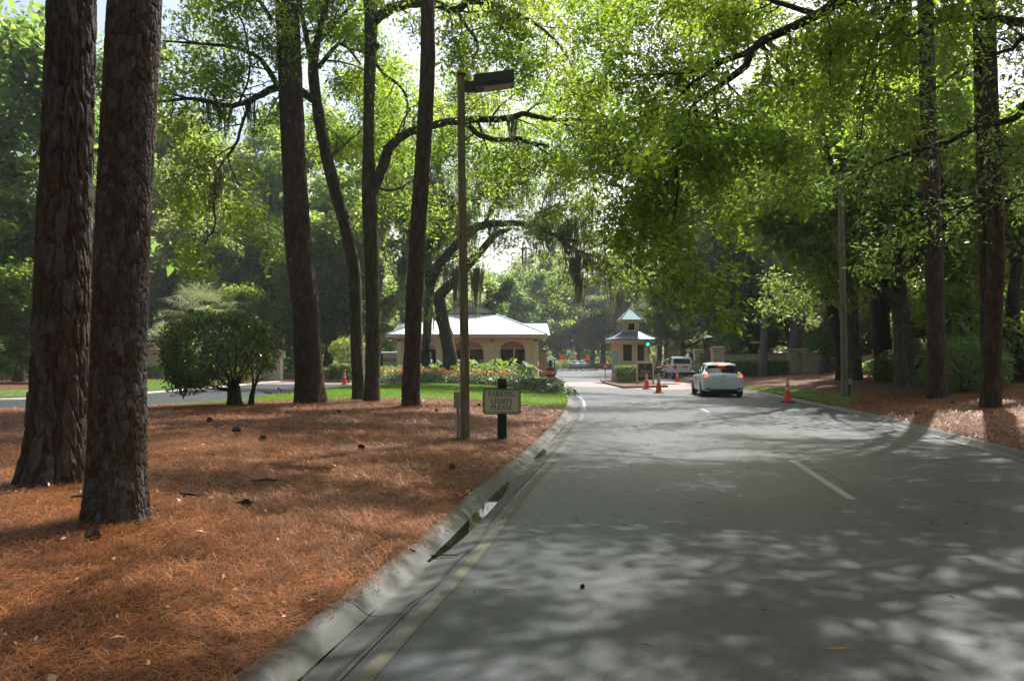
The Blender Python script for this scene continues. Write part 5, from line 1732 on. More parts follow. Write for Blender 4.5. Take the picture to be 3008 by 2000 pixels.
wall_run('long tan stucco wall with capped pillar and arched railings at left', (-44, 52.5), (-26.0, 57.7), 1.85, 0.2, 0.2, pillars=(10.2, 18.3), arches=((5.5, 9.2), (11.8, 17.4)))
wall_run('short tan wall with two capped pillars seen through the round bush', (-19.6, 58.5), (-17.6, 58.5), 1.75, 0.15, 0.15, pillars=(0.2, 1.9))
t = thing('iron_gate', 'dark iron railing gate between the pillars behind the round bush', 'gate')
b = MB()
for k in range(46): b.box((-25.4 + k * 0.125, 58.2, 1.05), (0.025, 0.025, 1.7))
b.build('bars', M['green_metal'], t)
b = MB(); b.box((-22.5, 58.2, 1.85), (5.8, 0.04, 0.05)); b.box((-22.5, 58.2, 0.35), (5.8, 0.04, 0.05)); b.build('rails', M['green_metal'], t)
t = thing('low_wall', 'low pink brick capped wall above the dark hedge', 'wall')
MB().box((-15.4, 63, 0.42), (4.4, 0.35, 1.0)).build('wall_panel', M['stucco'], t); MB().box((-15.4, 63, 0.97), (4.5, 0.5, 0.10)).build('coping', M['brick'], t)
t = thing('gate_shed', 'tan block with dark green door behind the square hedge', 'shed')
MB().box((-12.6, 62.5, 1.0), (1.9, 0.6, 1.9)).build('wall_panel', M['stucco_pale'], t); MB().box((-11.0, 62.4, 1.05), (1.3, 0.12, 2.0)).build('door', M['green_metal'], t)

# ------------------------------------------------------------------ gatehouse
def gatehouse():
    t = thing('gatehouse', 'pale yellow gatehouse with arched windows under a white metal roof', 'building', (-3.55, 62.0, 0.0))
    W2 = 5.4; zt = 3.45; z0 = 0.0; th = 0.28
    opens = [(-3.6, 2.25), (0.0, 2.7), (3.6, 2.1)]
    b = MB()
    edges = [-W2] + sum([[c - w / 2, c + w / 2] for c, w in opens], []) + [W2]
    for i in range(0, len(edges), 2):
        a, c = edges[i], edges[i + 1]
        b.box(((a + c) / 2, th / 2, zt / 2), (c - a, th, zt))
    for c, w in opens:
        n = 14
        for k in range(n):
            u0, u1 = -1 + 2 * k / n, -1 + 2 * (k + 1) / n
            f = lambda u: 2.15 + 0.88 * (1 - abs(u) ** 2.4) ** 0.5
            b.slab([(c + u0 * w / 2, 0, f(u0)), (c + u1 * w / 2, 0, f(u1)), (c + u1 * w / 2, 0, zt), (c + u0 * w / 2, 0, zt)], (0, th, 0))
        b.box((c, th / 2, 0.42), (w, th, 0.84))
    b.build('wall', M['stucco_pale'], t)
    MB().box((0, 4.2, zt / 2), (2 * W2 - 0.1, 7.2, zt - 0.02)).build('inner_wall', M['stucco_pink'], t)
    for i, (c, w) in enumerate(opens):
        f = MB()
        y = 0.55
        hw = w / 2 - 0.05
        for x in (-hw, 0.12, hw): f.box((c + x, y, 1.75), (0.08, 0.06, 1.5))
        for z in (1.02, 2.48): f.box((c, y, z), (w, 0.06, 0.08))
        fr = f.build('window', M['trim'], t)
        MB().box((c - 0.45, y + 0.02, 1.75), (hw - 0.05, 0.03, 1.42)).build('pane', M['glass'], fr)
        MB().box((c + 0.62, y + 0.02, 1.75), (hw - 0.2, 0.03, 1.42)).build('pane', M['glass'], fr)
        # raised stucco arch surround
        s = MB(); n = 16
        for k in range(n):
            u0, u1 = -1 + 2 * k / n, -1 + 2 * (k + 1) / n
            g0, g1 = f_arch(u0), f_arch(u1)
            s.slab([(c + u0 * (w / 2 + 0.0), -0.03, g0), (c + u1 * (w / 2 + 0.0), -0.03, g1), (c + u1 * (w / 2 + 0.12), -0.03, g1 + 0.12), (c + u0 * (w / 2 + 0.12), -0.03, g0 + 0.12)], (0, 0.028, 0))
        s.build('arch_trim', M['stucco_pale'], t)
    for x in (-W2 - 0.02, -1.85, 1.95, W2 + 0.02):
        MB().box((x, -0.06, 1.7), (0.34, 0.14, 3.4)).build('pilaster', M['stucco_pale'], t)
        MB().box((x, -0.16, 3.12), (0.24, 0.32, 0.10)).build('eave_lamp', M['dark_metal'], t)
    # fascia and soffit
    ez = 3.55
    MB().box((0, -0.62, ez - 0.10), (12.9, 0.10, 0.20)).build('fascia', M['trim'], t)
    MB().box((0, 3.2, ez - 0.14), (12.7, 7.4, 0.05)).build('soffit', M['trim'], t)
    # main hip roof
    hx, ry0, ry1 = 6.35, -0.72, 8.5
    gx, gz, gy = 2.0, 5.40, 3.2
    rf = MB()
    rf.slab([(-hx, ry0, ez), (hx, ry0, ez), (gx, gy, gz), (-gx, gy, gz)], (0, 0.0, 0.06))
    rf.slab([(hx, ry0, ez), (hx, ry1, ez), (gx, ry1, gz), (gx, gy, gz)], (0, 0, 0.06))
    rf.slab([(-hx, ry1, ez), (-hx, ry0, ez), (-gx, gy, gz), (-gx, ry1, gz)], (0, 0, 0.06))
    rf.slab([(-gx - 0.25, gy - 0.2, gz), (0, gy - 0.2, 6.45), (0, ry1, 6.45), (-gx - 0.25, ry1, gz)], (0, 0, 0.07))
    rf.slab([(0, gy - 0.2, 6.45), (gx + 0.25, gy - 0.2, gz), (gx + 0.25, ry1, gz), (0, ry1, 6.45)], (0, 0, 0.07))
    roof = rf.build('roof', M['roof'], t)
    # standing seams on the front slope
    for k in range(27):
        x = -5.98 + k * 0.46
        top = min(1.0, (hx - abs(x)) / (hx - gx)) if abs(x) > gx else 1.0
        p0 = np.array([x, ry0, ez + 0.06]); p1 = np.array([x, ry0 + (gy - ry0) * top, ez + (gz - ez) * top + 0.06])
        MB().slab([p0 - (0.012, 0, 0), p0 + (0.012, 0, 0), p1 + (0.012, 0, 0), p1 - (0.012, 0, 0)], (0, -0.01, 0.035)).build('roof_seam', M['roof'], roof)
    for sx in (-1, 1):
        p0 = np.array([sx * hx, ry0, ez + 0.07]); p1 = np.array([sx * gx, gy, gz + 0.07])
        MB().slab([p0 - (0.09, 0, 0), p0 + (0.09, 0, 0), p1 + (0.09, 0, 0), p1 - (0.09, 0, 0)], (0, 0, 0.05)).build('hip_cap', M['roof_blue'], roof)
    # louvred gablet
    MB().slab([(-gx, gy - 0.02, gz + 0.02), (gx, gy - 0.02, gz + 0.02), (0, gy - 0.02, 6.40)], (0, 0.05, 0)).build('gablet', M['stucco_pale'], t)
    for k in range(5):
        z = gz + 0.12 + k * 0.13; hw = (6.2 - z) / (6.4 - gz) * gx * 0.62
        MB().box((0, gy - 0.06, z), (2 * hw, 0.05, 0.035)).build('louvre_slat', M['roof_blue'], t)
    MB().box((0, gy - 0.10, gz + 0.02), (2 * gx + 0.4, 0.08, 0.10)).build('gablet_sill', M['dark_metal'], t)
    for sx in (-1, 1):
        MB().slab([(sx * (gx + 0.25), gy - 0.24, gz - 0.02), (0, gy - 0.24, 6.42), (0, gy - 0.24, 6.54), (sx * (gx + 0.25), gy - 0.24, gz + 0.10)], (0, 0.035, 0)).build('barge_board', M['roof_blue'], t)
    # cross wing roof behind
    wg = MB()
    wg.slab([(-6.4, 1.6, ez), (6.65, 1.6, ez), (6.55, 4.6, 4.68), (-6.1, 4.6, 4.68)], (0, 0, 0.06))
    wg.slab([(-6.1, 4.6, 4.68), (6.55, 4.6, 4.68), (6.65, 7.6, ez), (-6.4, 7.6, ez)], (0, 0, 0.06))
    wg.build('wing_roof', M['roof'], t)
    MB().box((0.2, 4.6, 4.76), (12.8, 0.22, 0.07)).build('wing_ridge', M['roof_blue'], t)
    MB().box((0.0, 4.6, 3.46), (13.0, 5.8, 0.14)).build('wing_fascia', M['trim'], t)
    for sx in (-1, 1):
        for k in range(3):
            MB().slab([(sx * 5.45, 0.4 + k * 2.4, 2.9), (sx * 6.1, 0.4 + k * 2.4, 3.35), (sx * 5.45, 0.4 + k * 2.4, 3.35)], (0, 0.10, 0)).build('eave_bracket', M['trim'], t)
    return t


def f_arch(u):
    return 2.15 + 0.88 * (1 - abs(u) ** 2.4) ** 0.5 if abs(u) < 1 else 2.15


gatehouse()
t = thing('wall', 'narrow pink tan wall with brick courses at the right end of the gatehouse', 'wall')
MB().box((2.55, 64.5, 1.2), (0.65, 0.5, 2.4)).build('wall_panel', M['stucco_pink'], t)
for z in (2.42, 2.56): MB().box((2.55, 64.5, z), (0.8, 0.62, 0.10)).build('coping', M['cap'], t)


# ------------------------------------------------------------------ booth
def booth():
    t = thing('guard_booth', 'small eight sided tan guard booth with lantern roof on the kerbed island', 'booth', (8.30, 54.8, 0.11), R(-16))
    Rb = 1.28; n = 8
    ang = [R(22.5 + 45 * k) for k in range(8)]
    pts = [(Rb * math.cos(a), Rb * math.sin(a)) for a in ang]
    MB().prism(pts, -0.1, 2.86).build('wall', M['stucco'], t)
    MB().prism([(p[0] * 1.05, p[1] * 1.05) for p in pts], -0.05, 0.22).build('plinth', M['stucco'], t)

    def face(k):
        a = R(45 * k)   # outward angle
        return a
    for k, kind in ((6, 'w'), (7, 'w'), (5, 'd'), (4, 'w'), (0, 'w')):
        a = face(k); c, s = math.cos(a), math.sin(a); ap = Rb * math.cos(R(22.5))
        if kind == 'w':
            fr = MB()
            for dx, dz, sx, sz in ((-0.34, 1.95, 0.07, 1.24), (0.34, 1.95, 0.07, 1.24), (0, 1.36, 0.75, 0.08), (0, 2.56, 0.75, 0.08)):
                fr.box((c * (ap + 0.02) - s * dx, s * (ap + 0.02) + c * dx, dz), (0.07, sx, sz), a)
            f = fr.build('window', M['trim'], t)
            MB().box((c * (ap + 0.008), s * (ap + 0.008), 1.96), (0.03, 0.62, 1.12), a).build('pane', M['glass'], f)
        else:
            fr = MB()
            for dx, dz, sx, sz in ((-0.42, 1.1, 0.08, 2.2), (0.42, 1.1, 0.08, 2.2), (0, 2.18, 0.8, 0.08)):
                fr.box((c * (ap + 0.02) - s * dx, s * (ap + 0.02) + c * dx, dz), (0.07, sx, sz), a)
            f = fr.build('door', M['trim'], t)
            MB().box((c * (ap + 0.01), s * (ap + 0.01), 1.35), (0.03, 0.6, 1.5), a).build('pane', M['glass_pale'], f)
    # lower flared roof (square plan)
    def ring(h, z): return [(-h, -h, z), (h, -h, z), (h, h, z), (-h, h, z)]
    b = MB()
    V = ring(1.52, 2.83) + ring(1.52, 2.92) + ring(1.05, 3.12) + ring(0.58, 3.42)
    Fc = [(3, 2, 1, 0)]
    for L_ in range(3):
        for i in range(4): Fc.append((L_ * 4 + i, L_ * 4 + (i + 1) % 4, L_ * 4 + 4 + (i + 1) % 4, L_ * 4 + 4 + i))
    Fc.append((12, 13, 14, 15))
    b.add(V, Fc); b.build('roof', M['roof_blue'], t)
    MB().prism([(-1.45, -1.45), (1.45, -1.45), (1.45, 1.45), (-1.45, 1.45)], 2.68, 2.83).build('fascia', M['trim'], t)
    MB().box((0, 0, 3.75), (1.08, 1.08, 0.74)).build('lantern', M['stucco'], t)
    for a in (0, 1, 2, 3):
        aa = a * math.pi / 2; c, s = math.cos(aa), math.sin(aa)
        fr = MB()
        for dx, dz, sx, sz in ((-0.25, 3.78, 0.06, 0.55), (0.25, 3.78, 0.06, 0.55), (0, 3.52, 0.56, 0.06), (0, 4.04, 0.56, 0.06)):
            fr.box((c * 0.55 - s * dx, s * 0.55 + c * dx, dz), (0.05, sx, sz), aa)
        f = fr.build('lantern_window', M['trim'], t)
        MB().box((c * 0.545, s * 0.545, 3.78), (0.02, 0.46, 0.48), aa).build('pane', M['glass'], f)
    MB().prism([(-0.74, -0.74), (0.74, -0.74), (0.74, 0.74), (-0.74, 0.74)], 4.12, 4.22).build('lantern_fascia', M['trim'], t)
    b = MB(); V = ring(0.82, 4.22) + ring(0.82, 4.27) + [(0, 0, 5.15)]
    b.add(V, [(3, 2, 1, 0)] + [(i, (i + 1) % 4, 4 + (i + 1) % 4, 4 + i) for i in range(4)] + [(4 + i, 4 + (i + 1) % 4, 8) for i in range(4)])
    rf = b.build('spire_roof', M['roof_blue'], t)
    for i in range(4):
        a = R(45 + 90 * i + 0); p0 = np.array([math.cos(a) * 1.16, math.sin(a) * 1.16, 4.28]); p1 = np.array([0, 0, 5.16])
        w = Wood(); w.tube(np.array([p0, p1]), [0.03, 0.02], 5); w.build('hip_cap', M['dark_metal'], rf)
        p0 = np.array([math.cos(a) * 2.15, math.sin(a) * 2.15, 2.93]); p1 = np.array([math.cos(a) * 1.48, math.sin(a) * 1.48, 3.14]); p2 = np.array([math.cos(a) * 0.82, math.sin(a) * 0.82, 3.43])
        w = Wood(); w.tube(np.array([p0, p1, p2]), [0.03, 0.03, 0.025], 5); w.build('hip_cap', M['dark_metal'], t)
    for ch in t.children:
        if ch.name.split('.')[0] in ('roof', 'fascia', 'lantern', 'lantern_window', 'lantern_fascia', 'spire_roof', 'hip_cap'): ch.rotation_euler.z = R(20)
    return t


booth()
t = thing('signal_light', 'lit green lane signal hanging from the booth eave', 'traffic light', tuple(AT(1902, 1011, 53.2)))
MB().box((0, 0, 0), (0.30, 0.2, 0.32)).build('housing', M['black_plastic'], t)
MB().lathe([(0.10, -0.125), (0.10, -0.10)], n=16, axis='y').build('lamp', M['green_lamp'], t)
MB().box((0, 0, 0.22), (0.04, 0.04, 0.16)).build('bracket', M['black_plastic'], t)


# ------------------------------------------------------------------ lettering
def text(body, size, m, parent, loc, rot=(math.pi / 2, 0, 0), bold=0.0, sx=1.0, name='lettering', spacing=1.0):
    c = bpy.data.curves.new(name, 'FONT')
    c.body = body; c.size = size; c.align_x = 'CENTER'; c.align_y = 'CENTER'; c.extrude = 0.002; c.offset = bold
    c.space_character = spacing
    c.materials.append(m)
    o = bpy.data.objects.new(name, c); COL.objects.link(o)
    dg = bpy.context.evaluated_depsgraph_get(); me = bpy.data.meshes.new_from_object(o.evaluated_get(dg))
    me.materials.clear(); me.materials.append(m)
    bpy.data.objects.remove(o); o = bpy.data.objects.new(name, me); COL.objects.link(o)
    o.parent = parent; o.location = loc; o.rotation_euler = rot; o.scale = (sx, 1, 1)
    return o


# serif capitals drawn as strokes on a unit-high grid: (x0, y0, x1, y1, weight) and arcs
TH, TK = 0.075, 0.145


def serif(c):
    s = []; H = TH; K = TK
    def v(x, w, y0=0.0, y1=1.0): s.append((x, y0, x, y1, w))
    def h(x0, x1, y, w=H): s.append((x0, y, x1, y, w))
    def sf(x, y): h(x - 0.13, x + 0.13, y)
    def arc(cx, cy, rx, ry, a0, a1, n=8):
        for i in range(n):
            t0 = R(a0 + (a1 - a0) * i / n); t1 = R(a0 + (a1 - a0) * (i + 1) / n)
            w = H + (K - H) * abs(math.cos((t0 + t1) / 2))
            s.append((cx + rx * math.cos(t0), cy + ry * math.sin(t0), cx + rx * math.cos(t1), cy + ry * math.sin(t1), w))
    if c == 'P': v(0.18, K); sf(0.18, 0.03); h(0.05, 0.4, 0.97); h(0.18, 0.4, 0.47); arc(0.38, 0.72, 0.22, 0.25, -90, 90); W = 0.66
    elif c == 'A': s.append((0.1, 0, 0.42, 1, H)); s.append((0.42, 1, 0.74, 0, K)); h(0.22, 0.62, 0.36); sf(0.1, 0.03); sf(0.74, 0.03); W = 0.84
    elif c == 'R': v(0.18, K); sf(0.18, 0.03); h(0.05, 0.4, 0.97); h(0.18, 0.4, 0.5); arc(0.38, 0.735, 0.2, 0.235, -90, 90); s.append((0.38, 0.5, 0.68, 0.0, K)); sf(0.70, 0.03); W = 0.78
    elif c == 'K': v(0.18, K); sf(0.18, 0.03); sf(0.18, 0.97); s.append((0.2, 0.42, 0.62, 1, H)); s.append((0.34, 0.58, 0.68, 0, K)); sf(0.62, 0.97); sf(0.68, 0.03); W = 0.8
    elif c == 'I': v(0.2, K); sf(0.2, 0.03); sf(0.2, 0.97); W = 0.4
    elif c == 'N': v(0.16, H); v(0.70, H); s.append((0.14, 1, 0.72, 0, K)); sf(0.16, 0.03); sf(0.12, 0.97); sf(0.70, 0.97); W = 0.86
    elif c == 'G': arc(0.44, 0.5, 0.32, 0.47, 45, 315, 14); v(0.70, K, 0.08, 0.42); sf(0.66, 0.42); W = 0.86
    elif c == 'L': v(0.18, K); sf(0.18, 0.97); h(0.05, 0.6, 0.03); v(0.6, H, 0.0, 0.2); W = 0.66
    elif c == 'H': v(0.18, K); v(0.66, K); h(0.18, 0.66, 0.5)
    elif c == 'T': v(0.36, K); h(0.05, 0.67, 0.97); v(0.06, H, 0.8, 1); v(0.66, H, 0.8, 1); sf(0.36, 0.03); W = 0.72
    elif c == 'S':
        arc(0.3, 0.74, 0.2, 0.23, 40, 250, 10); arc(0.3, 0.26, 0.22, 0.24, 70, -140, 10); s.append((0.24, 0.53, 0.38, 0.48, K)); W = 0.6
    elif c == 'E': v(0.18, K); h(0.05, 0.56, 0.97); h(0.05, 0.58, 0.03); h(0.18, 0.48, 0.5); v(0.56, H, 0.78, 1); v(0.58, H, 0, 0.22); v(0.46, H, 0.4, 0.6); W = 0.66
    if c == 'H':
        for x in (0.18, 0.66): sf(x, 0.03); sf(x, 0.97)
        W = 0.84
    return s, W


def serif_word(word, h, cx, cz, y, m, parent):
    tot = sum(serif(c)[1] for c in word) + 0.06 * (len(word) - 1)
    x = cx - tot * h / 2
    for c in word:
        st, W = serif(c); b = MB()
        for i, (x0, y0, x1, y1, w) in enumerate(st):
            dx, dy = x1 - x0, y1 - y0; L = math.hypot(dx, dy) + 1e-6; nx, ny = -dy / L * w / 2, dx / L * w / 2
            q = [(x0 + nx, y0 + ny), (x0 - nx, y0 - ny), (x1 - nx, y1 - ny), (x1 + nx, y1 + ny)]
            off = -0.0008 * (i % 5)
            b.slab([(x + a * h, y + off, cz - h / 2 + c_ * h) for a, c_ in q], (0, -0.003, 0))
        b.build('letter', m, parent)
        x += (W + 0.06) * h


def rrect(w_, h_, r_, n=5):
    P = []
    for cx, cy, a0 in ((w_ / 2 - r_, h_ / 2 - r_, 0), (-w_ / 2 + r_, h_ / 2 - r_, 90), (-w_ / 2 + r_, -h_ / 2 + r_, 180), (w_ / 2 - r_, -h_ / 2 + r_, 270)):
        for k in range(n + 1):
            a = R(a0 + 90 * k / n); P.append((cx + r_ * math.cos(a), cy + r_ * math.sin(a)))
    return P


# ------------------------------------------------------------------ PARKING LIGHTS PLEASE sign
g = G(1475, 1291, None)
D = g.y; k = D / F
t = thing('parking_lights_sign', 'cream sign reading PARKING LIGHTS PLEASE on a dark green post', 'sign', tuple(g))
zt = (1291 - 1113) * k; zc = (1291 - 1178) * k; sx = (1474 - 1475) * k
MB().box((0, 0, zt / 2 - 0.1), (27 * k, 27 * k, zt - 0.0)).build('post', M['post_green'], t, bevel=0.008)
MB().box((0, 0, zt - 0.05), (27.5 * k, 27.5 * k, 0.115)).build('post_cap', M['post_brown'], t, bevel=0.01)
w_, h_ = 108 * k, 73 * k
yb = -27 * k / 2 - 0.001


def plate(name, w2, h2, rr_, y, th, m, parent, cx=0, cz=zc):
    P = rrect(w2, h2, rr_)
    b = MB(); b.slab([(cx + p[0], y, cz + p[1]) for p in P], (0, -th, 0)); return b.build(name, m, parent)


bd = plate('sign_board', w_, h_, 0.045, yb, 0.03, M['sign_cream'], t, sx)


def ringplate(name, w2, h2, r1, wd, y, th, m, parent, cx, cz):
    A = rrect(w2, h2, r1); B_ = rrect(w2 - 2 * wd, h2 - 2 * wd, r1 - wd * 0.8); n = len(A)
    b = MB()
    for i in range(n):
        j = (i + 1) % n
        b.slab([(cx + A[i][0], y, cz + A[i][1]), (cx + A[j][0], y, cz + A[j][1]), (cx + B_[j][0], y, cz + B_[j][1]), (cx + B_[i][0], y, cz + B_[i][1])], (0, -th, 0))
    return b.build(name, m, parent)


ringplate('rim', w_ + 0.016, h_ + 0.016, 0.05, 0.018, yb + 0.002, 0.036, M['sign_green'], t, sx, zc)
ringplate('border_line', w_ - 0.055, h_ - 0.055, 0.035, 0.009, yb - 0.0305, 0.003, M['sign_green'], bd, sx, zc)
for word, py in (('PARKING', 1157), ('LIGHTS', 1177.5), ('PLEASE', 1195)):
    serif_word(word, 14.2 * k, sx - 0.004, (1291 - py) * k, yb - 0.0305, M['sign_green'], bd)

# ------------------------------------------------------------------ lamp post
g = G(1366, 1289, None)
D = g.y; k = D / F
t = thing('lamp_post', 'tall square wooden lamp post with dark box lamp beside the sign', 'lamp post', tuple(g))
H_ = (1289 - 216) * k
b = MB()
wb = 0.155
nseg = 24
V = []; Fc = []
for i in range(nseg + 1):
    f = i / nseg; z = -0.2 + (H_ + 0.2) * f; s = (wb - 0.035 * f) / 2; ox = -0.085 * f + 0.008 * math.sin(f * 6); ca, sa = math.cos(R(14)), math.sin(R(14))
    for a, c in ((-s, -s), (s, -s), (s, s), (-s, s)): V.append((ox + a * ca - c * sa, a * sa + c * ca, z))
for i in range(nseg):
    for j in range(4): Fc.append((i * 4 + j, i * 4 + (j + 1) % 4, i * 4 + 4 + (j + 1) % 4, i * 4 + 4 + j))
Fc.append((3, 2, 1, 0)); Fc.append(tuple(nseg * 4 + j for j in range(4)))
b.add(V, Fc).build('post', M['post_wood'], t)
MB().box((-0.085, 0, H_ + 0.012), (0.165, 0.165, 0.03), R(14)).build('post_cap', M['dark_metal'], t)
MB().box((0.085, 0, H_ - 0.22), (0.22, 0.09, 0.20)).build('arm', M['bronze'], t)
hd = MB()
L0, L1 = 0.17, 0.93
sec = [(-0.22, 0.03), (0.22, 0.03), (0.22, -0.16), (0.20, -0.20), (-0.20, -0.20), (-0.22, -0.16)]
V = [(L0, y, z + H_ - 0.08) for y, z in sec] + [(L1, y, z + H_ + 0.02) for y, z in sec]
hd.add(V, [tuple(range(6))[::-1], tuple(range(6, 12))] + [(i, (i + 1) % 6, (i + 1) % 6 + 6, i + 6) for i in range(6)][::1])
head = hd.build('lamp_head', M['bronze'], t, bevel=0.015)
V = [(L0 + 0.18, -0.15, H_ - 0.262), (L1 - 0.06, -0.15, H_ - 0.193), (L1 - 0.06, 0.15, H_ - 0.193), (L0 + 0.18, 0.15, H_ - 0.262)]
MB().slab(V, (0, 0, -0.012)).build('lens', M['lens'], head)
MB().box((-0.155, -0.01, 1.02 * 0.72), (0.11, 0.10, 0.30)).build('junction_box', M['conduit'], t)
w = Wood(); w.tube(np.array([(-0.135, -0.01, -0.1), (-0.135, -0.01, 0.6)]), [0.028, 0.028], 8); w.build('conduit', M['conduit'], t)

g = G(2482, 1168, None); k = g.y / F
t = thing('lamp_pole', 'tall round grey pole with small box on the right verge', 'pole', tuple(g))
w = Wood(); w.tube(np.array([(0, 0, -0.2), (-0.03, 0, 3), (-0.08, 0, 8.2)]), [0.125, 0.115, 0.10], 16); w.build('pole', M['post_pale'], t)
MB().box((0.16, -0.03, 48 * k), (0.10, 0.10, 0.20)).build('junction_box', M['conduit'], t)
w = Wood(); w.tube(np.array([(0.15, -0.03, -0.1), (0.15, -0.03, 40 * k)]), [0.03, 0.03], 8); w.build('conduit', M['dark_metal'], t)


# ------------------------------------------------------------------ road signs
def regular(n, r_, a0):
    return [(r_ * math.cos(R(a0) + 2 * math.pi * i / n), r_ * math.sin(R(a0) + 2 * math.pi * i / n)) for i in range(n)]


D = 44.0; p = AT(1617, 1095, D)
t = thing('stop_sign', 'red octagonal sign reading STOP on a dark post by the flower bed', 'sign', (p.x, D, 0.1))
MB().box((0.0, 0.06, 0.72), (0.13, 0.09, 1.5)).build('post', M['dark_metal'], t)
zc_ = p.z - 0.1
b = MB(); b.slab([(q[0], 0, zc_ + q[1]) for q in regular(8, 0.345, 22.5)], (0, -0.012, 0)); bd = b.build('sign_plate', M['sign_white'], t)
b = MB(); b.slab([(q[0], -0.0125, zc_ + q[1]) for q in regular(8, 0.328, 22.5)], (0, -0.004, 0)); b.build('red_face', M['sign_red'], bd)
text('STOP', 0.27, M['sign_white'], bd, (0, -0.019, zc_), bold=0.006, sx=0.92)
D = 62.0; p = AT(1778, 1076, D)
t = thing('yield_sign', 'red and white triangular yield sign on a thin post left of the booth', 'sign', (p.x, D, 0))
zc_ = p.z
MB().box((0, 0.04, 0.7), (0.05, 0.05, 1.45)).build('post', M['galv'], t)
b = MB(); b.slab([(q[0] * 1.0, 0, zc_ + q[1]) for q in regular(3, 0.40, -90)], (0, -0.01, 0)); bd = b.build('sign_plate', M['sign_white'], t)
b = MB(); b.slab([(q[0], -0.0105, zc_ + q[1]) for q in regular(3, 0.36, -90)], (0, -0.003, 0)); b.build('red_band', M['sign_red'], bd)
b = MB(); b.slab([(q[0], -0.014, zc_ + q[1] * 1.0 + 0.0) for q in regular(3, 0.19, -90)], (0, -0.003, 0)); b.build('white_centre', M['sign_white'], bd)
text('YIELD', 0.07, M['sign_red'], bd, (0, -0.0185, zc_ + 0.03), bold=0.001)

# lane sign on the island
D = 47.0; a = AT(1869, 1062, D); c = AT(1921, 1062, D)
t = thing('lane_sign', 'dark green lane sign with white arrows in a pale frame on the booth island', 'sign', ((a.x + c.x) / 2, D, 0.11))
ww = c.x - a.x; hh = a.z - 0.11
for s in (-1, 1): MB().box((s * (ww / 2 - 0.05), 0, hh / 2), (0.10, 0.10, hh)).build('post', M['trim'], t)
MB().box((0, 0, hh - 0.05), (ww - 0.21, 0.09, 0.10)).build('top_rail', M['trim'], t)
bd = MB().box((0, 0, 0.25 + (hh - 0.36) / 2), (ww - 0.22, 0.05, hh - 0.37)).build('sign_board', M['sign_green'], t)
text('RESIDENTS AND', 0.085, M['sign_cream'], bd, (0, -0.029, hh * 0.60), sx=0.85)
text('COMMERCIAL PASS', 0.085, M['sign_cream'], bd, (0, -0.029, hh * 0.52), sx=0.82)
MB().lathe([(0.07, -0.03), (0.07, -0.026)], (0, 0, hh * 0.80), 12, axis='y').build('emblem', M['cap_tan'], bd)
for i in range(5):
    x = -0.31 + i * 0.15; z = hh * 0.38; b = MB()
    for s in (-1, 1): b.slab([(x - 0.045, -0.027, z), (x - 0.005, -0.027, z), (x + 0.055, -0.027, z + s * 0.09), (x + 0.015, -0.027, z + s * 0.09)][::s], (0, -0.003 - 0.0005 * s, 0))
    b.build('arrow', M['sign_cream'], bd)


# ------------------------------------------------------------------ traffic cones
def cone(loc, label, s=1.0):
    t = thing('traffic_cone', label, 'traffic cone', loc, random.uniform(0, 1.5), 'orange traffic cones')
    MB().box((0, 0, 0.02), (0.40, 0.40, 0.045)).build('base', M['black_plastic'], t, bevel=0.015)
    rad = lambda z: 0.148 - 0.118 * (z - 0.04) / 0.87
    def seg(z0, z1, name, m, e=0.0):
        MB().lathe([(rad(z0) + e, z0), (rad(z1) + e, z1)], n=20).build(name, m, t, smooth=False)
    MB().lathe([(0.165, 0.042), (0.15, 0.06), (rad(0.10), 0.10), (rad(0.86), 0.86), (0.026, 0.90), (0.012, 0.91)], n=20).build('body', M['cone_orange'], t, smooth=True)
    seg(0.46, 0.58, 'collar', M['reflective'], 0.003); seg(0.66, 0.80, 'collar', M['reflective'], 0.003)
    MB().lathe([(0.036, 0.83), (0.040, 0.86), (0.030, 0.90), (0.01, 0.925)], n=14).build('tip', M['cone_orange'], t, smooth=True)
    t.scale = (s, s, s)
    return t


src_c = cone(tuple(G(1900, 1143)), 'orange cone directly in front of the dark lane sign')
for px, py, z, lab in ((1935, 1154, 0, 'orange cone just right of the lane sign, nearest the booth kerb end'), (1990, 1122, 0, 'orange cone by the puddle in front of the pickup truck'), (2314, 1181, 0, 'orange cone on the right road edge by the strip of lawn'), (1012, 1130, 0.0, 'orange cone at the foot of the clipped hedge at left')):
    c = copy_tree(src_c); c.location = tuple(G(px, py, z)) if True else None; c['label'] = lab; c.rotation_euler.z = random.uniform(0, 1.5)

# small mulch mound and puddle by the gate
b = blob = None
th_ = np.linspace(0, 2 * np.pi, 25)[:-1]
V = [(13.0, 57.0, 0.42)]
for q, h in ((0.5, 0.30), (0.8, 0.12), (1.0, -0.05)):
    for a in th_: V.append((13.0 + 1.25 * q * math.cos(a), 56.2 + 1.9 * q * math.sin(a), h))
T = [(0, 1 + i, 1 + (i + 1) % 24) for i in range(24)]; Q = []
for L_ in range(2):
    for i in range(24): Q.append((1 + L_ * 24 + i, 1 + (L_ + 1) * 24 + i, 1 + (L_ + 1) * 24 + (i + 1) % 24, 1 + L_ * 24 + (i + 1) % 24))
o = fastmesh('mulch_mound', np.array(V), np.array(Q), M['straw_ground'], T=np.array(T), smooth=True); tag(o, kind='structure')
sheet('puddle', [(10.0 + 1.1 * math.cos(a) * (1 + 0.2 * math.sin(3 * a)), 51.2 + 1.0 * math.sin(a)) for a in th_], 0.010, M['water'])


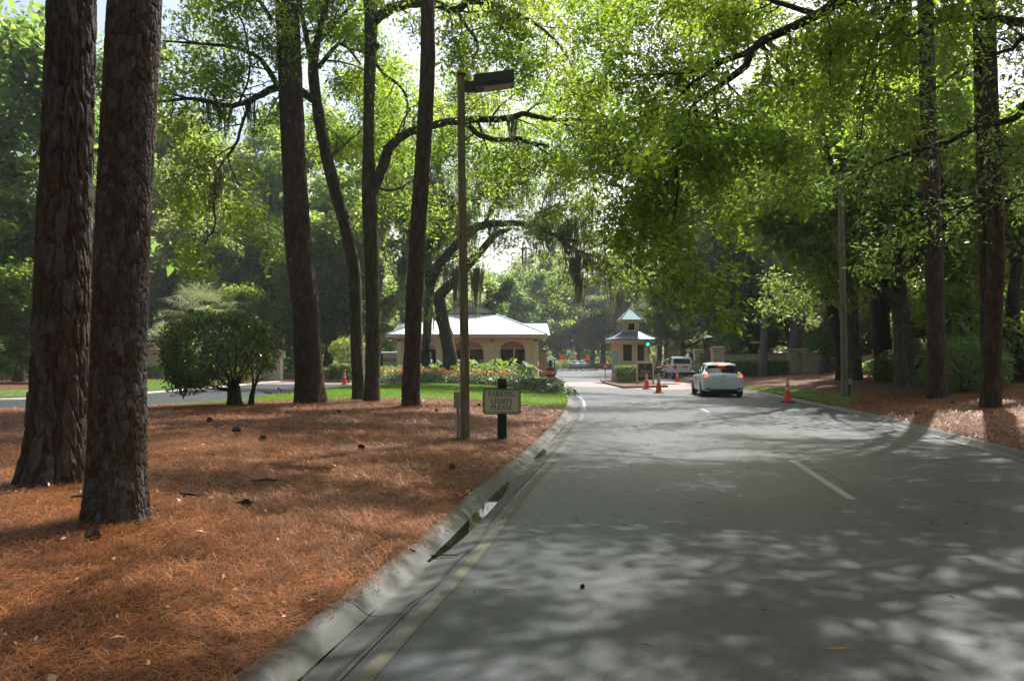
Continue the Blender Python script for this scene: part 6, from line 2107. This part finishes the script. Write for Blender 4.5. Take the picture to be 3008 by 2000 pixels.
# ------------------------------------------------------------------ barriers
def barrier(label, a, b_, z, flags=()):
    a = np.array(a, float); b_ = np.array(b_, float); d = b_ - a; L = np.linalg.norm(d); rz = math.atan2(d[1], d[0])
    t = thing('barrier_arm', label, 'barrier', (a[0], a[1], 0), rz)
    n = max(4, int(L / 0.4))
    for i in range(n):
        MB().box(((i + 0.5) * L / n, 0, z), (L / n - 0.002, 0.05, 0.10)).build('stripe', M['sign_red' if i % 2 else 'sign_white'], t)
    MB().box((-0.2, 0, z / 2 + 0.05), (0.35, 0.35, z + 0.2)).build('motor_box', M['conduit'], t)
    for f in flags:
        MB().box((f, 0, z + 0.65), (0.03, 0.03, 1.2)).build('flag_pole', M['dark_metal'], t)
        MB().slab([(f + 0.02, 0, z + 1.85), (f + 0.30, 0.05, z + 1.45), (f + 0.36, 0.08, z + 1.22), (f - 0.10, 0.0, z + 1.28), (f - 0.16, -0.02, z + 1.5)], (0, 0.01, 0)).build('flag', M['flag'], t)
    return t


barrier('red and white barrier arm across the lane right of the booth', (9.75, 56.5), (12.9, 57.2), 1.05)
barrier('low red and white barrier arm with two orange flags in the distance', (5.2, 90), (10.0, 90.5), 0.35, flags=(0.5, 3.45))
t = thing('notice_kiosk', 'roofed notice kiosk with mint green board in the distance', 'kiosk', ((1613 - 1504) / F * 105, 105, 0))
for s in (-1, 1): MB().box((s * 0.75, 0, 0.85), (0.14, 0.14, 1.7)).build('post', M['post_green'], t)
MB().box((-0.1, 0, 1.05), (1.1, 0.06, 0.62)).build('notice_board', M['board_green'], t)
b = MB(); V = [(-1.0, -0.6, 1.62), (1.0, -0.6, 1.62), (1.0, 0.6, 1.62), (-1.0, 0.6, 1.62), (-0.5, -0.05, 2.08), (0.5, -0.05, 2.08), (0.5, 0.05, 2.08), (-0.5, 0.05, 2.08)]
b.add(V, [(3, 2, 1, 0), (4, 5, 6, 7)] + [(i, (i + 1) % 4, (i + 1) % 4 + 4, i + 4) for i in range(4)]).build('roof', M['shingle'], t)


# ------------------------------------------------------------------ vehicles
def loft(stations, glassf, body_m, parent, name='body'):
    """stations: list of (y, [(x, z)...]) half outlines, bottom to top; glassf(i, j) -> part name or None"""
    n = len(stations[0][1]); Vs = []
    for y, pts in stations:
        for x, z in pts: Vs.append((x, y, z))
        for x, z in pts[::-1]: Vs.append((-x, y, z))
    m_ = 2 * n; groups = {}
    for i in range(len(stations) - 1):
        for j in range(m_ - 1):
            side_ = j if j < n - 1 else m_ - 2 - j
            nm = glassf(i, side_, j >= n) or name
            groups.setdefault(nm, []).append((i * m_ + j, i * m_ + j + 1, (i + 1) * m_ + j + 1, (i + 1) * m_ + j))
        groups[name].append((i * m_ + m_ - 1, i * m_, (i + 1) * m_, (i + 1) * m_ + m_ - 1))
    groups[name].append(tuple(range(m_))[::-1]); k = (len(stations) - 1) * m_; groups[name].append(tuple(range(k, k + m_)))
    V = np.array(Vs)
    for nm, fc in groups.items():
        ids = sorted({i for f in fc for i in f}); mp_ = {q: i for i, q in enumerate(ids)}
        b = MB(); b.add(V[ids], [[mp_[i] for i in f][::-1] for f in fc])
        o = b.build(nm, body_m if nm == name else M['glass'], parent, smooth=True)
        if nm == name:
            md = o.modifiers.new('edge', 'EDGE_SPLIT'); md.split_angle = R(38)


def wheel(parent, x, y, r_=0.32, w_=0.2):
    t = MB().lathe([(r_ * 0.66, x - w_ / 2), (r_ * 0.96, x - w_ / 2), (r_, x - w_ / 2 + 0.03), (r_, x + w_ / 2 - 0.03), (r_ * 0.96, x + w_ / 2), (r_ * 0.66, x + w_ / 2)], (0, y, r_), 24, axis='x').build('tyre', M['rubber'], parent, smooth=False)
    s = 1 if x > 0 else -1
    b = MB()
    xx = x + s * (w_ / 2 - 0.01)
    for i in range(5):
        a = i * 2 * math.pi / 5; b.box((xx, y + math.cos(a) * r_ * 0.34, r_ + math.sin(a) * r_ * 0.34), (0.03, r_ * 0.62, 0.06), rx=a)
    b.lathe([(0.06, xx - 0.02), (0.06, xx + 0.02)], (0, y, r_), 10, axis='x')
    b.lathe([(r_ * 0.67, xx - 0.03), (r_ * 0.60, xx - 0.03), (r_ * 0.60, xx + 0.0), (r_ * 0.67, xx + 0.0)], (0, y, r_), 20, axis='x')
    b.build('rim', M['rim'], t)


def hatchback(label, loc, rz, paint='white_gloss', lit=True, group=None):
    t = thing('parked_car' if not lit else 'hatchback_car', label, 'car', loc, rz, group)
    def st(y, zb, w_, belt, wr, roof, wbelt=None):
        wb_ = wbelt or w_
        return (y, [(w_ * 0.86, zb), (w_ * 0.97, zb + 0.06), (w_, zb + 0.22), (w_ * 0.995, (zb + belt) / 2 + 0.12), (wb_ * 0.97, belt - 0.05), (wb_ * 0.93, belt), (wr + (wb_ * 0.93 - wr) * 0.5, belt + (roof - belt) * 0.5 + 0.02), (wr, roof - 0.05), (wr * 0.88, roof), (0.0, roof + 0.025)])
    S_ = [st(0.00, 0.34, 0.74, 0.80, 0.55, 0.84), st(0.05, 0.24, 0.82, 0.90, 0.62, 0.95), st(0.14, 0.22, 0.865, 0.97, 0.66, 1.00), st(0.30, 0.22, 0.88, 1.00, 0.62, 1.12), st(0.62, 0.22, 0.885, 1.00, 0.575, 1.36),
          st(0.80, 0.22, 0.885, 0.99, 0.565, 1.41), st(1.35, 0.2, 0.885, 0.96, 0.575, 1.45), st(2.0, 0.2, 0.885, 0.94, 0.585, 1.455), st(2.5, 0.2, 0.885, 0.92, 0.575, 1.42), st(3.2, 0.2, 0.88, 0.92, 0.62, 1.05),
          st(3.35, 0.2, 0.88, 0.90, 0.66, 0.95), st(4.0, 0.22, 0.82, 0.78, 0.6, 0.80), st(4.28, 0.28, 0.68, 0.62, 0.5, 0.64)]
    def gf(i, s, right):
        if s in (5, 6) and 4 <= i <= 8: return 'side_window'
        if i in (2, 3) and s in (7, 8): return 'rear_window'
        if i == 8 and s in (7, 8): return 'windscreen'
        if i == 3 and s == 6: return 'rear_window'
    loft(S_, gf, M[paint], t)
    for y in (0.78, 3.38):
        for x in (-0.80, 0.80): wheel(t, x, y)
        MB().box((0, y, 0.34), (1.5, 0.62, 0.5)).build('wheel_well', M['black_plastic'], t)
    for s in (-1, 1):
        b = MB(); b.slab([(s * 0.50, 0.035, 0.84), (s * 0.80, 0.09, 0.80), (s * 0.85, 0.24, 0.87), (s * 0.84, 0.22, 0.96), (s * 0.72, 0.10, 0.955)][::s], (0, -0.025, 0))
        tl = b.build('tail_lamp', M['brake' if lit else 'red_lens'], t)
        if lit: MB().box((s * 0.73, 0.03, 0.885), (0.13, 0.02, 0.06)).build('bulb', M['brake_hot'], tl)
        MB().box((s * 0.66, 0.0, 0.36), (0.16, 0.03, 0.06)).build('reflector', M['red_lens'], t)
        b = MB(); b.slab([(s * 0.58, 0.02, 0.33), (s * 0.80, 0.06, 0.30), (s * 0.82, 0.08, 0.52), (s * 0.79, 0.055, 0.52), (s * 0.76, 0.045, 0.42)][::s], (0, -0.012, 0)); b.build('bumper_vent', M['black_plastic'], t)
        m_ = MB().box((s * 0.97, 2.55, 0.98), (0.2, 0.12, 0.14)).build('door_mirror', M[paint if not lit else 'black_plastic'], t, bevel=0.03)
        for y in (1.75, 2.65): MB().box((s * 0.888, y, 0.86), (0.02, 0.16, 0.03)).build('door_handle', M['rim'], t)
        MB().box((s * 0.884, 2.12, 0.62), (0.012, 0.012, 0.62)).build('door_gap', M['black_plastic'], t)
    b = MB(); b.slab([(-0.62, 0.085, 1.335), (0.62, 0.085, 1.335), (0.60, 0.5, 1.40), (-0.60, 0.5, 1.40)], (0, 0, 0.03))
    b.v[-1][:, 1] += 0.38; b.build('roof_spoiler', M[paint], t, bevel=0.01)
    if lit: MB().box((0, 0.455, 1.342), (0.34, 0.03, 0.04)).build('high_brake_lamp', M['brake_hot'], t)
    MB().box((0, -0.004, 0.27), (1.15, 0.05, 0.13)).build('diffuser', M['black_plastic'], t, bevel=0.02)
    pl = MB().box((0, -0.006, 0.70), (0.31, 0.012, 0.15)).build('number_plate', M['sign_cream'], t)
    MB().box((0, 0.012, 0.80), (0.95, 0.02, 0.035)).build('plate_garnish', M['dark_metal'], t)
    MB().lathe([(0.055, 0.005), (0.055, 0.02)], (0, 0, 0.875), 16, axis='y').build('badge', M['rim'], t)
    MB().box((0.15, 1.0, 1.50), (0.03, 0.1, 0.06)).build('roof_aerial', M['sign_white'], t)
    if lit:
        text('CT 200h', 0.05, M['rim'], t, (0.5, -0.004, 0.76))
    return t


p = G(2118, 1166)
hatchback('white hatchback with lit red brake lamps stopped on the road', (9.05, 33.3, 0), R(-6))
hatchback('silver blue car parked in the distance seen from behind', ((1692 - 1504) / F * 128, 128, 0), 0, 'silver', lit=False)
hatchback('silver car half hidden behind the shrub beside the distant parked car', ((1704 - 1504) / F * 134, 134, 0), R(-20), 'silver', lit=False)

# pickup truck beyond the booth
t = thing('pickup_truck', 'white pickup truck with rear side view beside the gate pillars', 'truck', (13.95, 62.3, 0.0), R(-2))
def cabst(y, w0, wr, roof, belt=1.18): return (y, [(w0 * 0.95, 0.5), (w0, 0.65), (w0, 0.95), (w0 * 0.98, belt), (w0 * 0.95, belt + 0.03), ((w0 + wr) / 2, (belt + roof) / 2), (wr, roof - 0.06), (wr * 0.9, roof), (0, roof + 0.02)])
S_ = [cabst(1.95, 0.92, 0.80, 1.70), cabst(2.10, 0.93, 0.76, 1.82), cabst(2.9, 0.94, 0.76, 1.86), cabst(3.6, 0.94, 0.74, 1.80), cabst(4.25, 0.94, 0.82, 1.28), cabst(4.4, 0.94, 0.8, 1.22), cabst(5.4, 0.92, 0.75, 1.15, 1.05), cabst(5.75, 0.8, 0.7, 1.0, 0.9)]
loft(S_, lambda i, s, rt: 'side_window' if s in (4, 5) and i in (1, 2) else ('windscreen' if i == 3 and s in (6, 7) else None), M['white_gloss'], t, 'cab')
b = MB(); b.box((-0.9, 0.98, 0.86), (0.1, 1.94, 0.66)); b.box((0.9, 0.98, 0.86), (0.1, 1.94, 0.66)); b.box((0, 0.98, 0.6), (1.7, 1.94, 0.08)); b.build('bed', M['white_gloss'], t, bevel=0.015)
MB().box((0, 0.0, 0.88), (1.68, 0.06, 0.58)).build('tailgate', M['white_gloss'], t, bevel=0.015)
MB().box((0, -0.02, 1.02), (0.3, 0.02, 0.06)).build('tailgate_handle', M['black_plastic'], t)
MB().box((0, -0.08, 0.48), (1.8, 0.18, 0.2)).build('rear_bumper', M['black_plastic'], t, bevel=0.02)
MB().box((0, 1.93, 1.46), (1.36, 0.03, 0.40)).build('rear_window', M['glass'], t)
for s in (-1, 1):
    MB().box((s * 0.90, -0.02, 0.98), (0.14, 0.05, 0.36)).build('tail_lamp', M['red_lens'], t)
    MB().box((s * 1.05, 3.75, 1.28), (0.18, 0.1, 0.2)).build('door_mirror', M['black_plastic'], t, bevel=0.02)
    MB().box((s * 0.956, 1.0, 0.55), (0.02, 1.2, 0.0) if False else (0.02, 1.1, 0.02)).build('sill_trim', M['black_plastic'], t)
    for y in (1.0, 4.75): wheel(t, s * 0.84, y, 0.39, 0.24)
MB().box((-0.952, 2.75, 0.98), (0.012, 0.85, 0.22)).build('door_decal', plain('blue decal', (0.04, 0.06, 0.30), 0.4), t)
b = MB(); b.box((0, 2.8, 1.96), (1.0, 0.3, 0.07)); b.box((-0.4, 2.8, 1.91), (0.05, 0.2, 0.06)); b.box((0.4, 2.8, 1.91), (0.05, 0.2, 0.06)); b.build('light_bar', M['dark_metal'], t)
MB().box((0, 3.0, 0.5), (1.5, 4.6, 0.3)).build('chassis', M['black_plastic'], t)

# white van behind the flower bed
D = 82; x = (1146 - 1504) / F * D
t = thing('white_van', 'white boxy van parked left of the gatehouse seen from behind', 'van', (x, D, 0))
MB().box((0, 2.5, 1.42), (2.15, 5.0, 1.95)).build('body', M['white_gloss'], t, bevel=0.12)
for i in range(8): MB().box((-0.80 + i * 0.23, -0.015, 1.55), (0.19, 0.04, 0.42)).build('rear_window', M['glass_pale'], t)
MB().box((0, 2.4, 2.30), (1.7, 3.6, 0.06)).build('roof_rack', M['galv'], t)
MB().box((0, -0.08, 0.52), (2.1, 0.2, 0.25)).build('rear_bumper', M['black_plastic'], t)
for y in (0.9, 4.2):
    for s in (-1, 1): wheel(t, s * 0.95, y, 0.37, 0.22)

# ------------------------------------------------------------------ pine straw, litter, cones, sticks
def straw(name, n, box, L, wd, r, lift=0.03):
    x = r.uniform(box[0], box[1], n); y = box[2] + (box[3] - box[2]) * r.random(n) ** 1.0
    vis = np.abs(x) / np.maximum(y, 0.5) < 0.75
    x, y = x[vis], y[vis]
    sd = np.minimum(poly_sd(x, y, MAIN_P), poly_sd(x, y, EXIT_P))
    k = (sd > KERB_W - 0.19 * r.random(len(x)) ** 2 * (0.4 + vnoise(x, y, 0.35, 3))) & (poly_sd(x, y, np.array(LAWN)) > -0.02)
    x, y = x[k], y[k]; n = len(x)
    z = np.maximum(terrain(x, y), 0.072) + lift * r.random(n) ** 1.5
    flow = 3.0 * vnoise(x, y, 0.8, 12) + r.normal(0, 0.9, n)
    l = L * r.uniform(0.5, 1.3, n); el = r.normal(0.05, 0.22, n)
    d = np.stack([np.cos(flow) * np.cos(el), np.sin(flow) * np.cos(el), np.sin(el)], 1)
    s = np.stack([-np.sin(flow), np.cos(flow), 0 * flow], 1) * (wd * r.uniform(0.6, 1.3, n))[:, None] / 2
    c = np.stack([x, y, z], 1)
    bend = s * (r.normal(0, 6, n))[:, None]
    a = c - d * l[:, None] / 2; b_ = c + d * l[:, None] / 2
    mid = c + bend + np.array([0, 0, 0.012])
    V = np.stack([a, mid + s, b_, mid - s], 1).reshape(-1, 3)
    Q = np.arange(n)[:, None] * 4 + np.array([0, 1, 2, 3])
    o = fastmesh(name, V, Q, M['straw'])
    return tag(o, 'loose orange brown pine straw covering the verges', 'pine straw', kind='stuff')


r = np.random.default_rng(61)
straw('pine_straw', 105000, (-5, 0.6, 3.0, 8.0), 0.15, 0.0036, r, 0.045)
straw('pine_straw', 110000, (-10, 1.5, 7.5, 15.0), 0.16, 0.006, r, 0.04)
straw('pine_straw', 70000, (-16, 2.5, 14.5, 28.0), 0.22, 0.012, r, 0.04)
straw('pine_straw', 90000, (7, 20, 10.0, 30.0), 0.20, 0.011, r, 0.06)

n = 5200
x = r.uniform(-14, 18, n); y = 3 + 25 * r.random(n) ** 1.3
sd = np.minimum(poly_sd(x, y, MAIN_P), poly_sd(x, y, EXIT_P))
k = (sd > KERB_W) & (np.abs(x) / y < 0.75) & (poly_sd(x, y, np.array(LAWN)) > 0)
P = np.stack([x[k], y[k], terrain(x[k], y[k]) + 0.04 + 0.02 * r.random(k.sum())], 1)
leaf_obj('leaf_litter', P, 0.045, M['litter'], None, r, aspect=0.4, droop=0.0)
tag(bpy.context.scene.objects['leaf_litter'], 'scattered dry fallen leaves on the pine straw', 'dry leaves', kind='stuff')
# needles and leaves blown onto the road
n = 260
x = r.uniform(-0.5, 9, n); y = 3.5 + 26 * r.random(n)
k = (poly_sd(x, y, MAIN_P) < -0.3) & (np.abs(x) / y < 0.7)
P = np.stack([x[k], y[k], np.full(k.sum(), 0.012)], 1)
V = leaves_mesh(P, 0.13, r, aspect=0.05, droop=0.0); V[:, 2] = 0.008 + 0.004 * (np.arange(len(V)) % 4)
o = fastmesh('road_litter', V, np.arange(len(V)).reshape(-1, 4), M['straw']); tag(o, 'stray pine needles lying on the road', 'pine needles', kind='stuff')


def pinecone_mesh():
    b = MB(); n = 0
    for L_ in range(9):
        f = L_ / 8; rad = 0.042 * math.sin(math.pi * (0.12 + 0.8 * f)) + 0.006; x = -0.06 + 0.12 * f
        for k in range(9):
            a = 2 * math.pi * (k + 0.5 * (L_ % 2)) / 9
            c = np.array([x, rad * 0.4 * math.cos(a), rad * 0.4 * math.sin(a)]); o_ = np.array([0.012, math.cos(a) * rad, math.sin(a) * rad])
            t_ = np.array([0, -math.sin(a), math.cos(a)]) * rad * 0.32
            b.add([c - t_ * 0.6, c + t_ * 0.6, c + o_ + t_, c + o_ * 1.15 + (0.008, 0, 0), c + o_ - t_], [(0, 1, 2, 3, 4)])
    return b


t0 = pinecone_mesh().build('pine_cone', M['cone_brown'])
CN = [(697, 1272, 'large pine cone lying alone below the round bush'), (1062, 1322, 'pine cone at the end of the lamp post shadow'), (720, 1492, 'dark pine cone in the middle of the straw right of the nearest pine'),
      (268, 1590, 'pine cone at the foot of the nearest pine'), (995, 1213, 'small pine cone near the crest left of the slim pine'), (1282, 1209, 'pine cone on the crest between slim pine and lamp post'),
      (1406, 1192, 'pine cone just behind the green sign post'), (1326, 1380, 'pine cone on the straw below the lamp post'), (770, 1297, 'small pine cone just right of the large one'),
      (2690, 1218, 'pine cone near the straight pine on the right verge'), (2800, 1185, 'pine cone between the two right hand pines'), (2630, 1175, 'pine cone left of the straight right hand pine'),
      (1712, 1727, 'small brown pine cone lying on the bare road'), (190, 1196, 'dark pine cone at the far edge beside the furrowed pine'), (615, 1240, 'pine cone close to the foot of the round bush')]
for i, (px, py, lab) in enumerate(CN):
    o = t0 if i == 0 else t0.copy()
    if i: COL.objects.link(o)
    on_road = 'road' in lab
    g = G(px, py, 0.0 if on_road else None)
    s = 1.25 if i == 0 else random.uniform(0.65, 1.0) * (0.3 if on_road else 1.0)
    o.location = (g.x, g.y, g.z + 0.045 * s); o.scale = (s, s, s); o.rotation_euler = (random.uniform(0, 3), random.uniform(-0.3, 0.3), random.uniform(0, 6))
    tag(o, lab, 'pine cone', 'pine cones')
for px, py, L, a, lab in ((720, 1492, 0.16, 0.1, 'short dark stick on the straw right of the nearest pine'), (560, 1470, 0.30, -0.5, 'grey stick lying on the straw near the nearest pine'), (780, 1425, 0.28, 0.2, 'pale stick on the straw below the large pine cone'), (240, 1475, 0.2, 0.3, 'flat piece of bark between the two left pines'), (2560, 1190, 0.4, 0.1, 'stick on the right verge above the kerb')):
    g = G(px, py, None); w = Wood()
    d = np.array([math.cos(a), math.sin(a), 0]) * L / 2
    w.tube(np.array([-d, d * 0.1 + np.array([0, 0.01, 0.008]), d]), [0.010, 0.016, 0.008], 6, 0.2); o = w.build('stick', M['twig']); o.location = (g.x, g.y, g.z + 0.06)
    tag(o, lab, 'stick')
g = G(1235, 1628, 0.0)
w = Wood(); a = np.array(G(1205, 1612, 0.09)); b_ = np.array(G(1252, 1634, -0.01)); c = np.array(G(1345, 1630, 0.01))
w.tube(*dense(np.array([a, b_ + (0, 0, 0.01), (b_ + c) / 2 + (0, 0, 0.01), c]), np.array([0.006, 0.007, 0.006, 0.004]), 0.03), 6); o = w.build('stick', M['twig']); tag(o, 'thin dark twig lying across the gutter at the end of the puddle', 'stick')
# blue marker flag on the right verge
g = G(2407, 1112, None)
t = thing('marker_flag', 'tiny blue marker flag on the right bank', 'flag', tuple(g))
MB().box((0, 0, 0.15), (0.01, 0.01, 0.3)).build('stake', M['galv'], t); MB().box((0.06, 0, 0.27), (0.12, 0.006, 0.10)).build('flag', plain('blue flag', (0.02, 0.07, 0.5), 0.5), t)

if HAZE > 0:
    hb = MB().box((0, 90, 21), (400, 256, 50)).build('haze', None)
    hb.data.materials.clear()
    hm = bpy.data.materials.new('thin haze'); hm.use_nodes = True; hN = hm.node_tree.nodes; hN.remove(hN['Principled BSDF'])
    pvn = hN.new('ShaderNodeVolumePrincipled'); pvn.inputs['Color'].default_value = (0.88, 0.94, 1.0, 1); pvn.inputs['Density'].default_value = HAZE
    pvn.inputs['Anisotropy'].default_value = 0.3
    hm.node_tree.links.new(pvn.outputs[0], hN['Material Output'].inputs['Volume'])
    hb.data.materials.append(hm)
    tag(hb, 'thin pale haze in the air of the wood', 'haze', kind='stuff')
    S.cycles.volume_bounces = 0

nt_ = sum(len(o.data.polygons) for o in bpy.data.objects if o.type == 'MESH')
print('faces incl. copies', nt_, 'unique', sum(len(m.polygons) for m in bpy.data.meshes))
